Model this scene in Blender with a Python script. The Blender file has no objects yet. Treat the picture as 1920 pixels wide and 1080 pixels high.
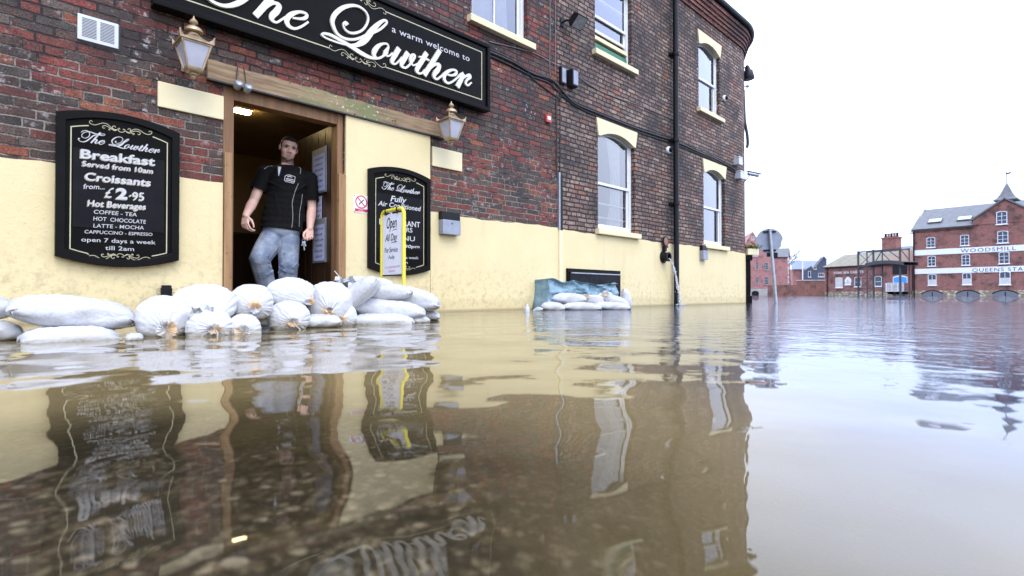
import bpy, bmesh, math, random
import numpy as np
from mathutils import Vector, Matrix
from mathutils.bvhtree import BVHTree

R = math.radians
random.seed(7)
scene = bpy.context.scene
COL = scene.collection

# ------------------------------------------------------------------ camera
F, HZ, CAMH = 1000.0, 552.0, 0.19          # focal length in px of a 1920 wide frame, horizon row, eye height above the water
PITCH = math.atan((HZ - 540.0) / F)
cam_data = bpy.data.cameras.new('camera')
cam = bpy.data.objects.new('camera', cam_data)
COL.objects.link(cam)
cam.location = (0, 0, CAMH)
cam.rotation_euler = (math.pi / 2 + PITCH, 0, 0)
cam_data.sensor_width = 36.0
cam_data.lens = 36.0 * F / 1920.0
cam_data.clip_start = 0.02
cam_data.clip_end = 2000
cam_data.dof.use_dof = True
cam_data.dof.focus_distance = 4.7
cam_data.dof.aperture_fstop = 3.2
scene.camera = cam

# ------------------------------------------------------------------ sky, sun, exposure
CLOUD = 14.5
SUN_EL, SUN_AZ = R(55), R(150)             # azimuth clockwise from +Y: behind the camera, to its right
world = bpy.data.worlds.new('World')
scene.world = world
world.use_nodes = True
wn, wl = world.node_tree.nodes, world.node_tree.links
wn.clear()
sky = wn.new('ShaderNodeTexSky')
sky.sky_type = 'NISHITA'
sky.sun_disc = False
sky.sun_elevation = SUN_EL
sky.sun_rotation = SUN_AZ
sky.air_density, sky.dust_density, sky.ozone_density = 1.0, 1.5, 1.0
# overcast: a bright cloud sheet with thinner, bluer places, over the clear sky
tcw = wn.new('ShaderNodeTexCoord')
cn = wn.new('ShaderNodeTexNoise')
cn.inputs['Scale'].default_value, cn.inputs['Detail'].default_value = 1.6, 4.0
wl.new(tcw.outputs['Generated'], cn.inputs['Vector'])
crp = wn.new('ShaderNodeValToRGB')
crp.color_ramp.elements[0].position, crp.color_ramp.elements[0].color = 0.32, (0.50, 0.62, 1.0, 1)
crp.color_ramp.elements[1].position, crp.color_ramp.elements[1].color = 0.62, (0.74, 0.82, 1.0, 1)
wl.new(cn.outputs[0], crp.inputs[0])
cmul = wn.new('ShaderNodeVectorMath')
cmul.operation = 'SCALE'
cmul.inputs['Scale'].default_value = CLOUD
wl.new(crp.outputs[0], cmul.inputs[0])
sepw = wn.new('ShaderNodeSeparateXYZ')
wl.new(tcw.outputs['Generated'], sepw.inputs[0])
zen = wn.new('ShaderNodeMath')                # an overcast sky is brightest overhead
zen.operation = 'MULTIPLY_ADD'
zen.inputs[1].default_value, zen.inputs[2].default_value = CLOUD * 0.9, CLOUD * 0.75
wl.new(sepw.outputs[2], zen.inputs[0])
wl.new(zen.outputs[0], cmul.inputs['Scale'])
cmx = wn.new('ShaderNodeMix')
cmx.data_type = 'RGBA'
cmx.inputs[0].default_value = 0.88
wl.new(sky.outputs[0], cmx.inputs[6])
wl.new(cmul.outputs[0], cmx.inputs[7])
bg = wn.new('ShaderNodeBackground')
bg.inputs['Strength'].default_value = 0.15
wo = wn.new('ShaderNodeOutputWorld')
wl.new(cmx.outputs[2], bg.inputs['Color'])
wl.new(bg.outputs[0], wo.inputs['Surface'])

sun_data = bpy.data.lights.new('sun', 'SUN')
sun_data.energy = 0.9
sun_data.angle = R(25)
sun_data.color = (1.0, 0.90, 0.76)
sun = bpy.data.objects.new('sun', sun_data)
COL.objects.link(sun)
sdir = Vector((math.sin(SUN_AZ) * math.cos(SUN_EL), math.cos(SUN_AZ) * math.cos(SUN_EL), math.sin(SUN_EL)))
sun.rotation_euler = (-sdir).to_track_quat('-Z', 'Y').to_euler()

scene.view_settings.view_transform = 'Standard'
scene.view_settings.look = 'None'
scene.view_settings.gamma = 1.0
scene.view_settings.exposure = 0.5
scene.cycles.use_denoising = True
scene.cycles.max_bounces = 8
scene.cycles.transparent_max_bounces = 12
scene.cycles.caustics_reflective = False
scene.cycles.caustics_refractive = False

# ------------------------------------------------------------------ pixel rays and facade planes
cp, sp = math.cos(PITCH), math.sin(PITCH)
CAM = Vector((0, 0, CAMH))


def ray(px, py):
    x, v = (px - 960.0) / F, -(py - 540.0) / F
    return Vector((x, cp - sp * v, sp + cp * v))


def at(px, py, Y):
    """the point seen at a pixel, Y metres away"""
    r = ray(px, py)
    return CAM + r * (Y / r.y)


class Facade:
    """a vertical plane through pixel column px at distance Y, running towards the vanishing point vx; t grows to the right"""
    def __init__(self, px, Y, vx, flip=False):
        self.P0 = Vector(((px - 960.0) / F * Y, Y, 0))
        a = (vx - 960.0) / F
        d = Vector((a, 1, 0)).normalized()
        if flip:
            d = -d
        self.d = d
        self.n = Vector((d.y, -d.x, 0))
        self.rot = math.atan2(d.y, d.x)

    def tz(self, px, py, o=0.0):
        r = ray(px, py)
        k = ((self.P0 + self.n * o - CAM).dot(self.n)) / r.dot(self.n)
        p = CAM + r * k
        return ((p - self.P0).dot(self.d), p.z)

    def t(self, px, o=0.0):
        return self.tz(px, HZ, o)[0]

    def P(self, t, z, o=0.0):
        return self.P0 + self.d * t + self.n * o + Vector((0, 0, z))


W = Facade(960, F / 153.0, 1980)           # the pub front

# ------------------------------------------------------------------ mesh builder


def rotm(ax, a):
    return Matrix.Rotation(a, 4, ax)


class MB:
    def __init__(self):
        self.v, self.f, self.uv, self.mi = [], [], [], []
        self.M = Matrix.Identity(4)
        self.m = 0

    def add(self, verts, faces, uvs=None):
        b = len(self.v)
        M = self.M
        self.v += [tuple(M @ Vector(p)) for p in verts]
        for i, fc in enumerate(faces):
            self.f.append(tuple(b + k for k in fc))
            self.uv.append(uvs[i] if uvs else None)
            self.mi.append(self.m)
        return self

    def box(self, x0, x1, y0, y1, z0, z1, M=None, uvo=None):
        v = [(x0, y0, z0), (x1, y0, z0), (x1, y1, z0), (x0, y1, z0), (x0, y0, z1), (x1, y0, z1), (x1, y1, z1), (x0, y1, z1)]
        if M is not None:
            v = [tuple(M @ Vector(p)) for p in v]
        f = [(0, 1, 5, 4), (1, 2, 6, 5), (2, 3, 7, 6), (3, 0, 4, 7), (4, 5, 6, 7), (3, 2, 1, 0)]
        uv = [[(x0, z0), (x1, z0), (x1, z1), (x0, z1)], [(y0, z0), (y1, z0), (y1, z1), (y0, z1)],
              [(x1, z0), (x0, z0), (x0, z1), (x1, z1)], [(y1, z0), (y0, z0), (y0, z1), (y1, z1)],
              [(x0, y0), (x1, y0), (x1, y1), (x0, y1)], [(x0, y1), (x1, y1), (x1, y0), (x0, y0)]]
        return self.add(v, f, uv)

    def cbox(self, c, s, M=None):
        T = Matrix.Translation(c) @ (M if M is not None else Matrix.Identity(4))
        a, b, d = s[0] / 2, s[1] / 2, s[2] / 2
        return self.box(-a, a, -b, b, -d, d, T)

    def rbox(self, x0, x1, y0, y1, z0, z1, r=0.01, M=None):
        """box with chamfered vertical and front edges, via bmesh bevel"""
        bm = bmesh.new()
        bmesh.ops.create_cube(bm, size=1)
        for q in bm.verts:
            q.co = Vector(((x0 + x1) / 2 + q.co.x * (x1 - x0), (y0 + y1) / 2 + q.co.y * (y1 - y0), (z0 + z1) / 2 + q.co.z * (z1 - z0)))
        bmesh.ops.bevel(bm, geom=list(bm.edges), offset=r, segments=2, affect='EDGES', profile=0.7)
        return self.bm(bm, M)

    def bm(self, bm, M=None):
        bm.verts.index_update()
        v = [tuple((M @ q.co) if M is not None else q.co) for q in bm.verts]
        f = [tuple(q.index for q in fc.verts) for fc in bm.faces]
        bm.free()
        return self.add(v, f)

    def prism(self, poly, y0, y1):
        """polygon in x, z extruded from y0 (front) to y1"""
        n = len(poly)
        a = sum(poly[i][0] * poly[(i + 1) % n][1] - poly[(i + 1) % n][0] * poly[i][1] for i in range(n))
        if a < 0:
            poly = poly[::-1]
        v = [(p[0], y0, p[1]) for p in poly] + [(p[0], y1, p[1]) for p in poly]
        f = [tuple(range(n)), tuple(range(2 * n - 1, n - 1, -1))]
        uv = [[(p[0], p[1]) for p in poly], [(p[0], p[1]) for p in poly][::-1]]
        for i in range(n):
            j = (i + 1) % n
            f.append((i, n + i, n + j, j))
            uv.append([(poly[i][0] + y0, poly[i][1]), (poly[i][0] + y1, poly[i][1]), (poly[j][0] + y1, poly[j][1]), (poly[j][0] + y0, poly[j][1])])
        return self.add(v, f, uv)

    def tube(self, pts, r, seg=8, caps=True):
        pts = [Vector(p) for p in pts]
        n = len(pts)
        rr = r if isinstance(r, (list, tuple)) else [r] * n
        up = None
        rings = []
        for i in range(n):
            t = (pts[min(i + 1, n - 1)] - pts[max(i - 1, 0)])
            t = t.normalized() if t.length > 1e-9 else Vector((0, 0, 1))
            if up is None:
                up = t.orthogonal().normalized()
            up = (up - t * up.dot(t))
            up = up.normalized() if up.length > 1e-6 else t.orthogonal().normalized()
            s = t.cross(up)
            rings.append([pts[i] + (up * math.cos(2 * math.pi * k / seg) + s * math.sin(2 * math.pi * k / seg)) * rr[i] for k in range(seg)])
        v = [tuple(q) for rg in rings for q in rg]
        f = []
        for i in range(n - 1):
            for k in range(seg):
                f.append((i * seg + k, i * seg + (k + 1) % seg, (i + 1) * seg + (k + 1) % seg, (i + 1) * seg + k))
        if caps:
            f.append(tuple(range(seg - 1, -1, -1)))
            f.append(tuple((n - 1) * seg + k for k in range(seg)))
        return self.add(v, f)

    def lathe(self, prof, seg=16, M=None, sq=None):
        """profile of (radius, z) about local Z; sq = 4 gives a square (lantern) section with flats facing x and y"""
        n = len(prof)
        v = []
        for r, z in prof:
            for k in range(seg):
                a = 2 * math.pi * (k + (0.5 if sq else 0)) / seg
                q = Vector((r * math.cos(a), r * math.sin(a), z))
                v.append(tuple(M @ q if M is not None else q))
        f = []
        for i in range(n - 1):
            for k in range(seg):
                f.append((i * seg + k, i * seg + (k + 1) % seg, (i + 1) * seg + (k + 1) % seg, (i + 1) * seg + k))
        f.append(tuple(range(seg - 1, -1, -1)))
        f.append(tuple((n - 1) * seg + k for k in range(seg)))
        return self.add(v, f)

    def stroke(self, pts, y0, th, n=8, rise=0.00006):
        """pen stroke through (x, z, width); raised th in front of the plane y0"""
        P = crom(pts, n)
        L, Rr = [], []
        for i in range(len(P)):
            a, b = P[max(i - 1, 0)], P[min(i + 1, len(P) - 1)]
            dx, dz = b[0] - a[0], b[1] - a[1]
            l = math.hypot(dx, dz) or 1
            w = P[i][2] / 2
            L.append((P[i][0] - dz / l * w, P[i][1] + dx / l * w))
            Rr.append((P[i][0] + dz / l * w, P[i][1] - dx / l * w))
        m = len(P)
        v = []
        for i in range(m):
            yf = y0 - th - rise * i
            v += [(L[i][0], yf, L[i][1]), (Rr[i][0], yf, Rr[i][1]), (L[i][0], y0, L[i][1]), (Rr[i][0], y0, Rr[i][1])]
        f = []
        for i in range(m - 1):
            a, b = 4 * i, 4 * i + 4
            f += [(a, a + 1, b + 1, b), (a + 2, a, b, b + 2), (a + 1, a + 3, b + 3, b + 1)]
        f += [(2, 3, 1, 0), (4 * m - 4, 4 * m - 3, 4 * m - 1, 4 * m - 2)]
        return self.add(v, f)

    def build(self, name, mat, parent=None, smooth=None, recalc=False, bevel=0):
        me = bpy.data.meshes.new(name)
        me.from_pydata(self.v, [], self.f)
        if any(u for u in self.uv):
            lay = me.uv_layers.new(name='uv')
            k = 0
            for i, fc in enumerate(self.f):
                u = self.uv[i]
                for j in range(len(fc)):
                    lay.data[k].uv = u[j] if u else (self.v[fc[j]][0], self.v[fc[j]][2])
                    k += 1
        for m in (mat if isinstance(mat, (list, tuple)) else [mat]):
            me.materials.append(m)
        for p, i in zip(me.polygons, self.mi):
            p.material_index = i
        if recalc:
            bm = bmesh.new()
            bm.from_mesh(me)
            bmesh.ops.recalc_face_normals(bm, faces=bm.faces)
            bm.to_mesh(me)
            bm.free()
        if smooth is not None:
            me.shade_smooth()
            if smooth < 180:
                me.set_sharp_from_angle(angle=R(smooth))
        me.validate()
        o = bpy.data.objects.new(name, me)
        COL.objects.link(o)
        if parent is not None:
            o.parent = parent
        if bevel:
            b = o.modifiers.new('edge', 'BEVEL')
            b.width, b.segments, b.limit_method = bevel, 2, 'ANGLE'
        return o


def crom(pts, n):
    """Catmull-Rom through points of any length"""
    if len(pts) < 3:
        a, b = pts[0], pts[-1]
        return [tuple(a[k] + (b[k] - a[k]) * i / n for k in range(len(a))) for i in range(n + 1)]
    P = [pts[0]] + list(pts) + [pts[-1]]
    out = []
    for i in range(1, len(P) - 2):
        for s in range(n):
            t = s / n
            out.append(tuple(0.5 * ((2 * P[i][k]) + (-P[i - 1][k] + P[i + 1][k]) * t + (2 * P[i - 1][k] - 5 * P[i][k] + 4 * P[i + 1][k] - P[i + 2][k]) * t * t
                                    + (-P[i - 1][k] + 3 * P[i][k] - 3 * P[i + 1][k] + P[i + 2][k]) * t ** 3) for k in range(len(P[i]))))
    out.append(tuple(pts[-1]))
    return out


def props(o, label=None, cat=None, group=None, kind=None):
    if label:
        o['label'] = label
    if cat:
        o['category'] = cat
    if group:
        o['group'] = group
    if kind:
        o['kind'] = kind
    return o


def thing(name, label, cat, loc=(0, 0, 0), rot=0.0, group=None):
    o = bpy.data.objects.new(name, None)
    o.empty_display_size = 0.1
    COL.objects.link(o)
    o.location = loc
    o.rotation_euler = (0, 0, rot)
    return props(o, label, cat, group)


def copy_tree(o, parent=None):
    c = o.copy()
    COL.objects.link(c)
    c.parent = parent
    for ch in list(o.children):
        copy_tree(ch, c)
    return c


def join_mesh(mb, me, M):
    mb.add([tuple(M @ q.co) for q in me.vertices], [tuple(p.vertices) for p in me.polygons])


def text_mesh(s, bold=0.0, shear=0.0, extrude=0.0, space=1.0):
    cu = bpy.data.curves.new('txt', 'FONT')
    cu.body = s
    cu.size = 1.0
    cu.offset = bold
    cu.shear = shear
    cu.extrude = extrude
    cu.space_character = space
    cu.resolution_u = 3
    o = bpy.data.objects.new('txt', cu)
    COL.objects.link(o)
    dg = bpy.context.evaluated_depsgraph_get()
    me = bpy.data.meshes.new_from_object(o.evaluated_get(dg))
    bpy.data.objects.remove(o)
    bpy.data.curves.remove(cu)
    return me


def put_text(mb, s, a, b, h, y, bold=0.0, shear=0.0, ref='H', space=1.0, th=0.0):
    """writing whose baseline runs from a to b (local x, z); h = height of a capital; y = local depth of its face"""
    me = text_mesh(s, bold, shear, 0.0, space)
    xs = [q.co.x for q in me.vertices]
    x0, x1 = min(xs), max(xs)
    caph = 0.73
    kx = math.hypot(b[0] - a[0], b[1] - a[1]) / (x1 - x0)
    kz = h / caph
    ang = math.atan2(b[1] - a[1], b[0] - a[0])
    ca, sa = math.cos(ang), math.sin(ang)
    M = Matrix(((kx * ca, -kz * sa, 0, a[0] - x0 * kx * ca), (0, 0, 1, y), (kx * sa, kz * ca, 0, a[1] - x0 * kx * sa), (0, 0, 0, 1)))
    join_mesh(mb, me, M)
    bpy.data.meshes.remove(me)


def blob(name, mat, parts, voxel, parent=None, smooth=4, tri=False):
    """one continuous surface grown round tapered limbs (p0, r0, p1, r1) and ellipsoids (c, (rx, ry, rz), rotation)"""
    bm = bmesh.new()
    for q in parts:
        if len(q) == 4:
            p0, r0, p1, r1 = Vector(q[0]), q[1], Vector(q[2]), q[3]
            n = max(2, int((p1 - p0).length / (min(r0, r1) * 0.35)) + 1)
            for i in range(n + 1):
                k = i / n
                bmesh.ops.create_icosphere(bm, subdivisions=2, radius=r0 + (r1 - r0) * k, matrix=Matrix.Translation(p0.lerp(p1, k)))
        else:
            c, rr = Vector(q[0]), q[1]
            M = Matrix.Translation(c)
            if len(q) > 2:
                M = M @ q[2]
            bmesh.ops.create_icosphere(bm, subdivisions=3, radius=1, matrix=M @ Matrix.Diagonal((rr[0], rr[1], rr[2], 1)))
    me = bpy.data.meshes.new(name)
    bm.to_mesh(me)
    bm.free()
    o = bpy.data.objects.new(name, me)
    COL.objects.link(o)
    m = o.modifiers.new('grow', 'REMESH')
    m.mode, m.voxel_size = 'VOXEL', voxel
    if smooth:
        s = o.modifiers.new('soft', 'SMOOTH')
        s.factor, s.iterations = 0.5, smooth
    dg = bpy.context.evaluated_depsgraph_get()
    nm = bpy.data.meshes.new_from_object(o.evaluated_get(dg))
    bpy.data.objects.remove(o)
    bpy.data.meshes.remove(me)
    nm.name = name
    nm.materials.clear()
    nm.materials.append(mat)
    nm.shade_smooth()
    ob = bpy.data.objects.new(name, nm)
    COL.objects.link(ob)
    if parent is not None:
        ob.parent = parent
    return ob
# ------------------------------------------------------------------ materials


class NT:
    def __init__(self, name):
        self.mat = bpy.data.materials.new(name)
        self.mat.use_nodes = True
        self.t = self.mat.node_tree
        self.t.nodes.clear()
        self.out = self.t.nodes.new('ShaderNodeOutputMaterial')

    def node(self, typ, ins=None, **kw):
        n = self.t.nodes.new(typ)
        for k, v in kw.items():
            setattr(n, k, v)
        for k, v in (ins or {}).items():
            self.put(n.inputs[k], v)
        return n

    def put(self, sock, v):
        if isinstance(v, bpy.types.NodeSocket):
            self.t.links.new(v, sock)
        elif hasattr(v, 'outputs'):
            self.t.links.new(v.outputs[0], sock)
        else:
            if sock.type == 'RGBA' and len(v) == 3:
                v = (*v, 1)
            sock.default_value = v

    def math(self, op, a, b=0.0, c=0.0):
        n = self.node('ShaderNodeMath', operation=op)
        self.put(n.inputs[0], a)
        self.put(n.inputs[1], b)
        self.put(n.inputs[2], c)
        return n.outputs[0]

    def mix(self, fac, a, b, blend='MIX'):
        n = self.node('ShaderNodeMix', data_type='RGBA', blend_type=blend)
        self.put(n.inputs[0], fac)
        self.put(n.inputs[6], a)
        self.put(n.inputs[7], b)
        return n.outputs[2]

    def rng(self, v, a, b, c=0.0, d=1.0):
        n = self.node('ShaderNodeMapRange', {0: v, 1: a, 2: b, 3: c, 4: d}, interpolation_type='SMOOTHSTEP')
        return n.outputs[0]

    def noise(self, vec, scale, detail=4.0, rough=0.55, dim='3D', color=False):
        n = self.node('ShaderNodeTexNoise', {'Vector': vec, 'Scale': scale, 'Detail': detail, 'Roughness': rough}, noise_dimensions=dim)
        return n.outputs[1 if color else 0]

    def ramp(self, fac, stops, interp='LINEAR'):
        n = self.node('ShaderNodeValToRGB', {0: fac})
        cr = n.color_ramp
        cr.interpolation = interp
        while len(cr.elements) < len(stops):
            cr.elements.new(0.5)
        for e, (p, c) in zip(cr.elements, stops):
            e.position = p
            e.color = (*c, 1)
        return n.outputs[0]

    def vec(self, x, y, z=0.0):
        n = self.node('ShaderNodeCombineXYZ')
        self.put(n.inputs[0], x)
        self.put(n.inputs[1], y)
        self.put(n.inputs[2], z)
        return n.outputs[0]

    def obj(self):
        return self.node('ShaderNodeTexCoord').outputs['Object']

    def pos(self):
        return self.node('ShaderNodeNewGeometry').outputs['Position']

    def uvs(self):
        n = self.node('ShaderNodeUVMap', uv_map='uv')
        s = self.node('ShaderNodeSeparateXYZ', {0: n.outputs[0]})
        return n.outputs[0], s.outputs[0], s.outputs[1]

    def bump(self, h, strength=0.5, dist=0.01, normal=None):
        n = self.node('ShaderNodeBump', {'Height': h, 'Strength': strength, 'Distance': dist})
        if normal is not None:
            self.put(n.inputs['Normal'], normal)
        return n.outputs[0]

    def bsdf(self, color, rough=0.6, normal=None, metal=0.0, spec=0.5, **kw):
        n = self.node('ShaderNodeBsdfPrincipled', {'Base Color': color, 'Roughness': rough, 'Metallic': metal, 'Specular IOR Level': spec})
        for k, v in kw.items():
            self.put(n.inputs[k.replace('_', ' ')], v)
        if normal is not None:
            self.put(n.inputs['Normal'], normal)
        return n.outputs[0]

    def done(self, sh):
        self.t.links.new(sh, self.out.inputs['Surface'])
        return self.mat


def plain(name, color, rough=0.5, metal=0.0, var=0.25, scale=9.0, bump=0.15, dist=0.004, spec=0.5, alt=None):
    """a surface with gentle tonal variation, slight wear and grain"""
    k = NT(name)
    p = k.obj()
    n1 = k.noise(p, scale, 5)
    n2 = k.noise(p, scale * 7, 3)
    f = k.rng(n1, 0.3, 0.7)
    c2 = alt if alt else tuple(c * (1 - var) for c in color)
    col = k.mix(f, color, c2)
    rg = k.math('ADD', k.math('MULTIPLY', n2, 0.18), rough - 0.09)
    nrm = k.bump(n2, bump, dist) if bump else None
    return k.done(k.bsdf(col, rg, nrm, metal, spec))


def brick(name, palette, mort_l, mort_d, dark_mortar, pitch, length, soot, white, uneven=1.0, headers=True, joint=(0.0028, 0.0068)):
    k = NT(name)
    uv, u, v = k.uvs()
    w1 = k.noise(uv, 5.0, 2)
    w2 = k.noise(uv, 38.0, 3)
    u1 = k.math('ADD', u, k.math('MULTIPLY', k.math('SUBTRACT', w2, 0.5), 0.014 * uneven))
    v1 = k.math('ADD', k.math('ADD', v, k.math('MULTIPLY', k.math('SUBTRACT', w1, 0.5), 0.024 * uneven)),
                k.math('MULTIPLY', k.math('SUBTRACT', w2, 0.5), 0.007 * uneven))
    vr = k.math('DIVIDE', v1, pitch)
    row = k.math('FLOOR', vr)
    fv = k.math('FRACT', vr)
    rr = k.node('ShaderNodeTexWhiteNoise', {'W': row}, noise_dimensions='1D').outputs[0]
    if headers:
        hd = k.math('LESS_THAN', k.math('FLOORED_MODULO', row, 4.0), 0.5)
        L = k.math('MULTIPLY', length, k.math('SUBTRACT', 1.0, k.math('MULTIPLY', hd, 0.49)))
    else:
        L = length
    sh = k.math('ADD', k.math('MULTIPLY', k.math('FLOORED_MODULO', row, 2.0), 0.5), k.math('MULTIPLY', rr, 0.28))
    uu = k.math('ADD', k.math('DIVIDE', u1, L), sh)
    col = k.math('FLOOR', uu)
    fu = k.math('FRACT', uu)
    ident = k.vec(col, row, 3.3)
    wn_ = k.node('ShaderNodeTexWhiteNoise', {'Vector': ident}, noise_dimensions='3D')
    idv, idc = wn_.outputs[0], wn_.outputs[1]
    id2 = k.node('ShaderNodeTexWhiteNoise', {'Vector': k.vec(row, col, 9.1)}, noise_dimensions='3D').outputs[0]
    du = k.math('MULTIPLY', k.math('MINIMUM', fu, k.math('SUBTRACT', 1.0, fu)), L)
    dv = k.math('MULTIPLY', k.math('MINIMUM', fv, k.math('SUBTRACT', 1.0, fv)), pitch)
    d = k.math('MINIMUM', du, dv)
    n_mid = k.noise(uv, 90.0, 4, 0.65)
    d = k.math('ADD', d, k.math('MULTIPLY', k.math('SUBTRACT', n_mid, 0.5), 0.010))
    mask = k.rng(d, joint[0], joint[1])
    c = k.ramp(idv, palette, 'CONSTANT')
    # firing marks and tone within one brick
    n_in = k.noise(k.node('ShaderNodeVectorMath', {0: uv, 1: idc}, operation='ADD').outputs[0], 22.0, 5, 0.65)
    c = k.mix(k.rng(n_in, 0.42, 0.72, 0, 0.85), c, k.mix(id2, (0.030, 0.024, 0.022), (0.16, 0.050, 0.030)))
    c = k.mix(k.rng(n_mid, 0.40, 0.64, 0.0, 0.85), c, (0.30, 0.26, 0.25), 'MULTIPLY')
    n_sp = k.noise(uv, 160.0, 3, 0.7)
    c = k.mix(k.rng(n_sp, 0.54, 0.68, 0.0, 0.42), c, (0.42, 0.34, 0.28))
    # soot patches
    n_big = k.noise(uv, 1.1, 5, 0.6)
    c = k.mix(k.rng(n_big, 0.5 - soot * 0.25, 0.8 - soot * 0.25, 0, 0.80), c, (0.022, 0.018, 0.018))
    # rain-washed soot runs down the wall
    n_v = k.noise(k.vec(k.math('MULTIPLY', u, 5.0), k.math('MULTIPLY', v, 0.35)), 1.0, 5, 0.65)
    c = k.mix(k.rng(n_v, 0.52, 0.72, 0, 0.30 + soot * 0.9), c, (0.020, 0.017, 0.017))
    n_z = k.noise(uv, 0.55, 4, 0.6)
    c = k.mix(k.rng(n_z, 0.47, 0.68, 0, 0.55), c, (0.028, 0.023, 0.022))
    # lime and salt scuffs
    n_w = k.noise(uv, 14.0, 6, 0.72)
    n_wb = k.noise(uv, 2.3, 3)
    wf = k.math('MULTIPLY', k.rng(n_w, 0.55, 0.66), k.rng(n_wb, 0.42, 0.62))
    c = k.mix(k.math('MULTIPLY', wf, white), c, (0.42, 0.38, 0.36))
    mf = k.math('ADD', k.noise(uv, 4.0, 7, 0.78), k.rng(v, 1.2, 3.2, -0.14, 0.14))
    mo = k.mix(k.rng(mf, 0.62 - dark_mortar * 0.5, 0.80 - dark_mortar * 0.5), mort_l, mort_d)
    mo = k.mix(k.rng(n_mid, 0.45, 0.7, 0, 0.35), mo, (0.05, 0.045, 0.04))
    fin = k.mix(mask, mo, c)
    hgt = k.math('ADD', k.math('MULTIPLY', mask, k.math('ADD', 0.55, k.math('MULTIPLY', id2, 0.45))), k.math('MULTIPLY', n_mid, 0.35))
    hgt = k.math('ADD', hgt, k.math('MULTIPLY', n_in, 0.5))
    nrm = k.bump(hgt, 1.0, 0.016)
    return k.done(k.bsdf(fin, k.math('ADD', 0.6, k.math('MULTIPLY', n_in, 0.3)), nrm, 0, 0.35))


OLD_PAL = [(0.0, (0.064, 0.049, 0.039)), (0.12, (0.111, 0.060, 0.045)), (0.22, (0.201, 0.050, 0.035)), (0.35, (0.265, 0.058, 0.039)), (0.46, (0.080, 0.062, 0.050)),
           (0.57, (0.159, 0.078, 0.055)), (0.66, (0.339, 0.092, 0.046)), (0.72, (0.138, 0.105, 0.081)), (0.82, (0.286, 0.053, 0.038)), (0.94, (0.392, 0.126, 0.055))]
NEW_PAL = [(0.0, (0.256, 0.165, 0.120)), (0.16, (0.376, 0.257, 0.187)), (0.32, (0.180, 0.126, 0.096)), (0.44, (0.452, 0.310, 0.224)), (0.56, (0.317, 0.185, 0.129)),
           (0.68, (0.361, 0.152, 0.092)), (0.74, (0.226, 0.155, 0.118)), (0.86, (0.497, 0.370, 0.273)), (0.95, (0.436, 0.178, 0.099))]
FAR_PAL = [(0.0, (0.44, 0.185, 0.145)), (0.3, (0.49, 0.21, 0.165)), (0.6, (0.41, 0.165, 0.13)), (0.8, (0.53, 0.24, 0.19))]
M = {}
M['brick_old'] = brick('old_brick', OLD_PAL, (0.30, 0.255, 0.20), (0.020, 0.017, 0.016), 0.62, 0.0635, 0.212, 0.38, 1.0, joint=(0.0034, 0.0078))
M['brick_new'] = brick('sooty_brick', NEW_PAL, (0.22, 0.20, 0.18), (0.020, 0.017, 0.017), 1.12, 0.0635, 0.205, 0.30, 0.45, 1.1, joint=(0.0056, 0.0125))
M['brick_cornice'] = brick('cornice_brick', [(0, (0.36, 0.135, 0.09)), (0.4, (0.44, 0.18, 0.12)), (0.7, (0.28, 0.10, 0.07))], (0.2, 0.15, 0.12), (0.05, 0.03, 0.03), 0.6, 0.069, 0.222, 0.2, 0.2)
M['brick_far'] = brick('warehouse_brick', FAR_PAL, (0.44, 0.26, 0.21), (0.32, 0.15, 0.11), 0.5, 0.08, 0.23, 0.05, 0.15, 0.5, False)
M['brick_pink'] = brick('pink_brick', [(0, (0.66, 0.30, 0.27)), (0.4, (0.70, 0.33, 0.30)), (0.7, (0.62, 0.28, 0.25))], (0.62, 0.34, 0.3), (0.56, 0.28, 0.26), 0.5, 0.08, 0.23, 0.0, 0.1, 0.5, False)
M['brick_yard'] = brick('yard_wall_brick', [(0, (0.36, 0.13, 0.09)), (0.4, (0.44, 0.17, 0.12)), (0.7, (0.30, 0.13, 0.09))], (0.34, 0.23, 0.18), (0.18, 0.1, 0.08), 0.5, 0.08, 0.23, 0.15, 0.3, 0.5, False)


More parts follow.
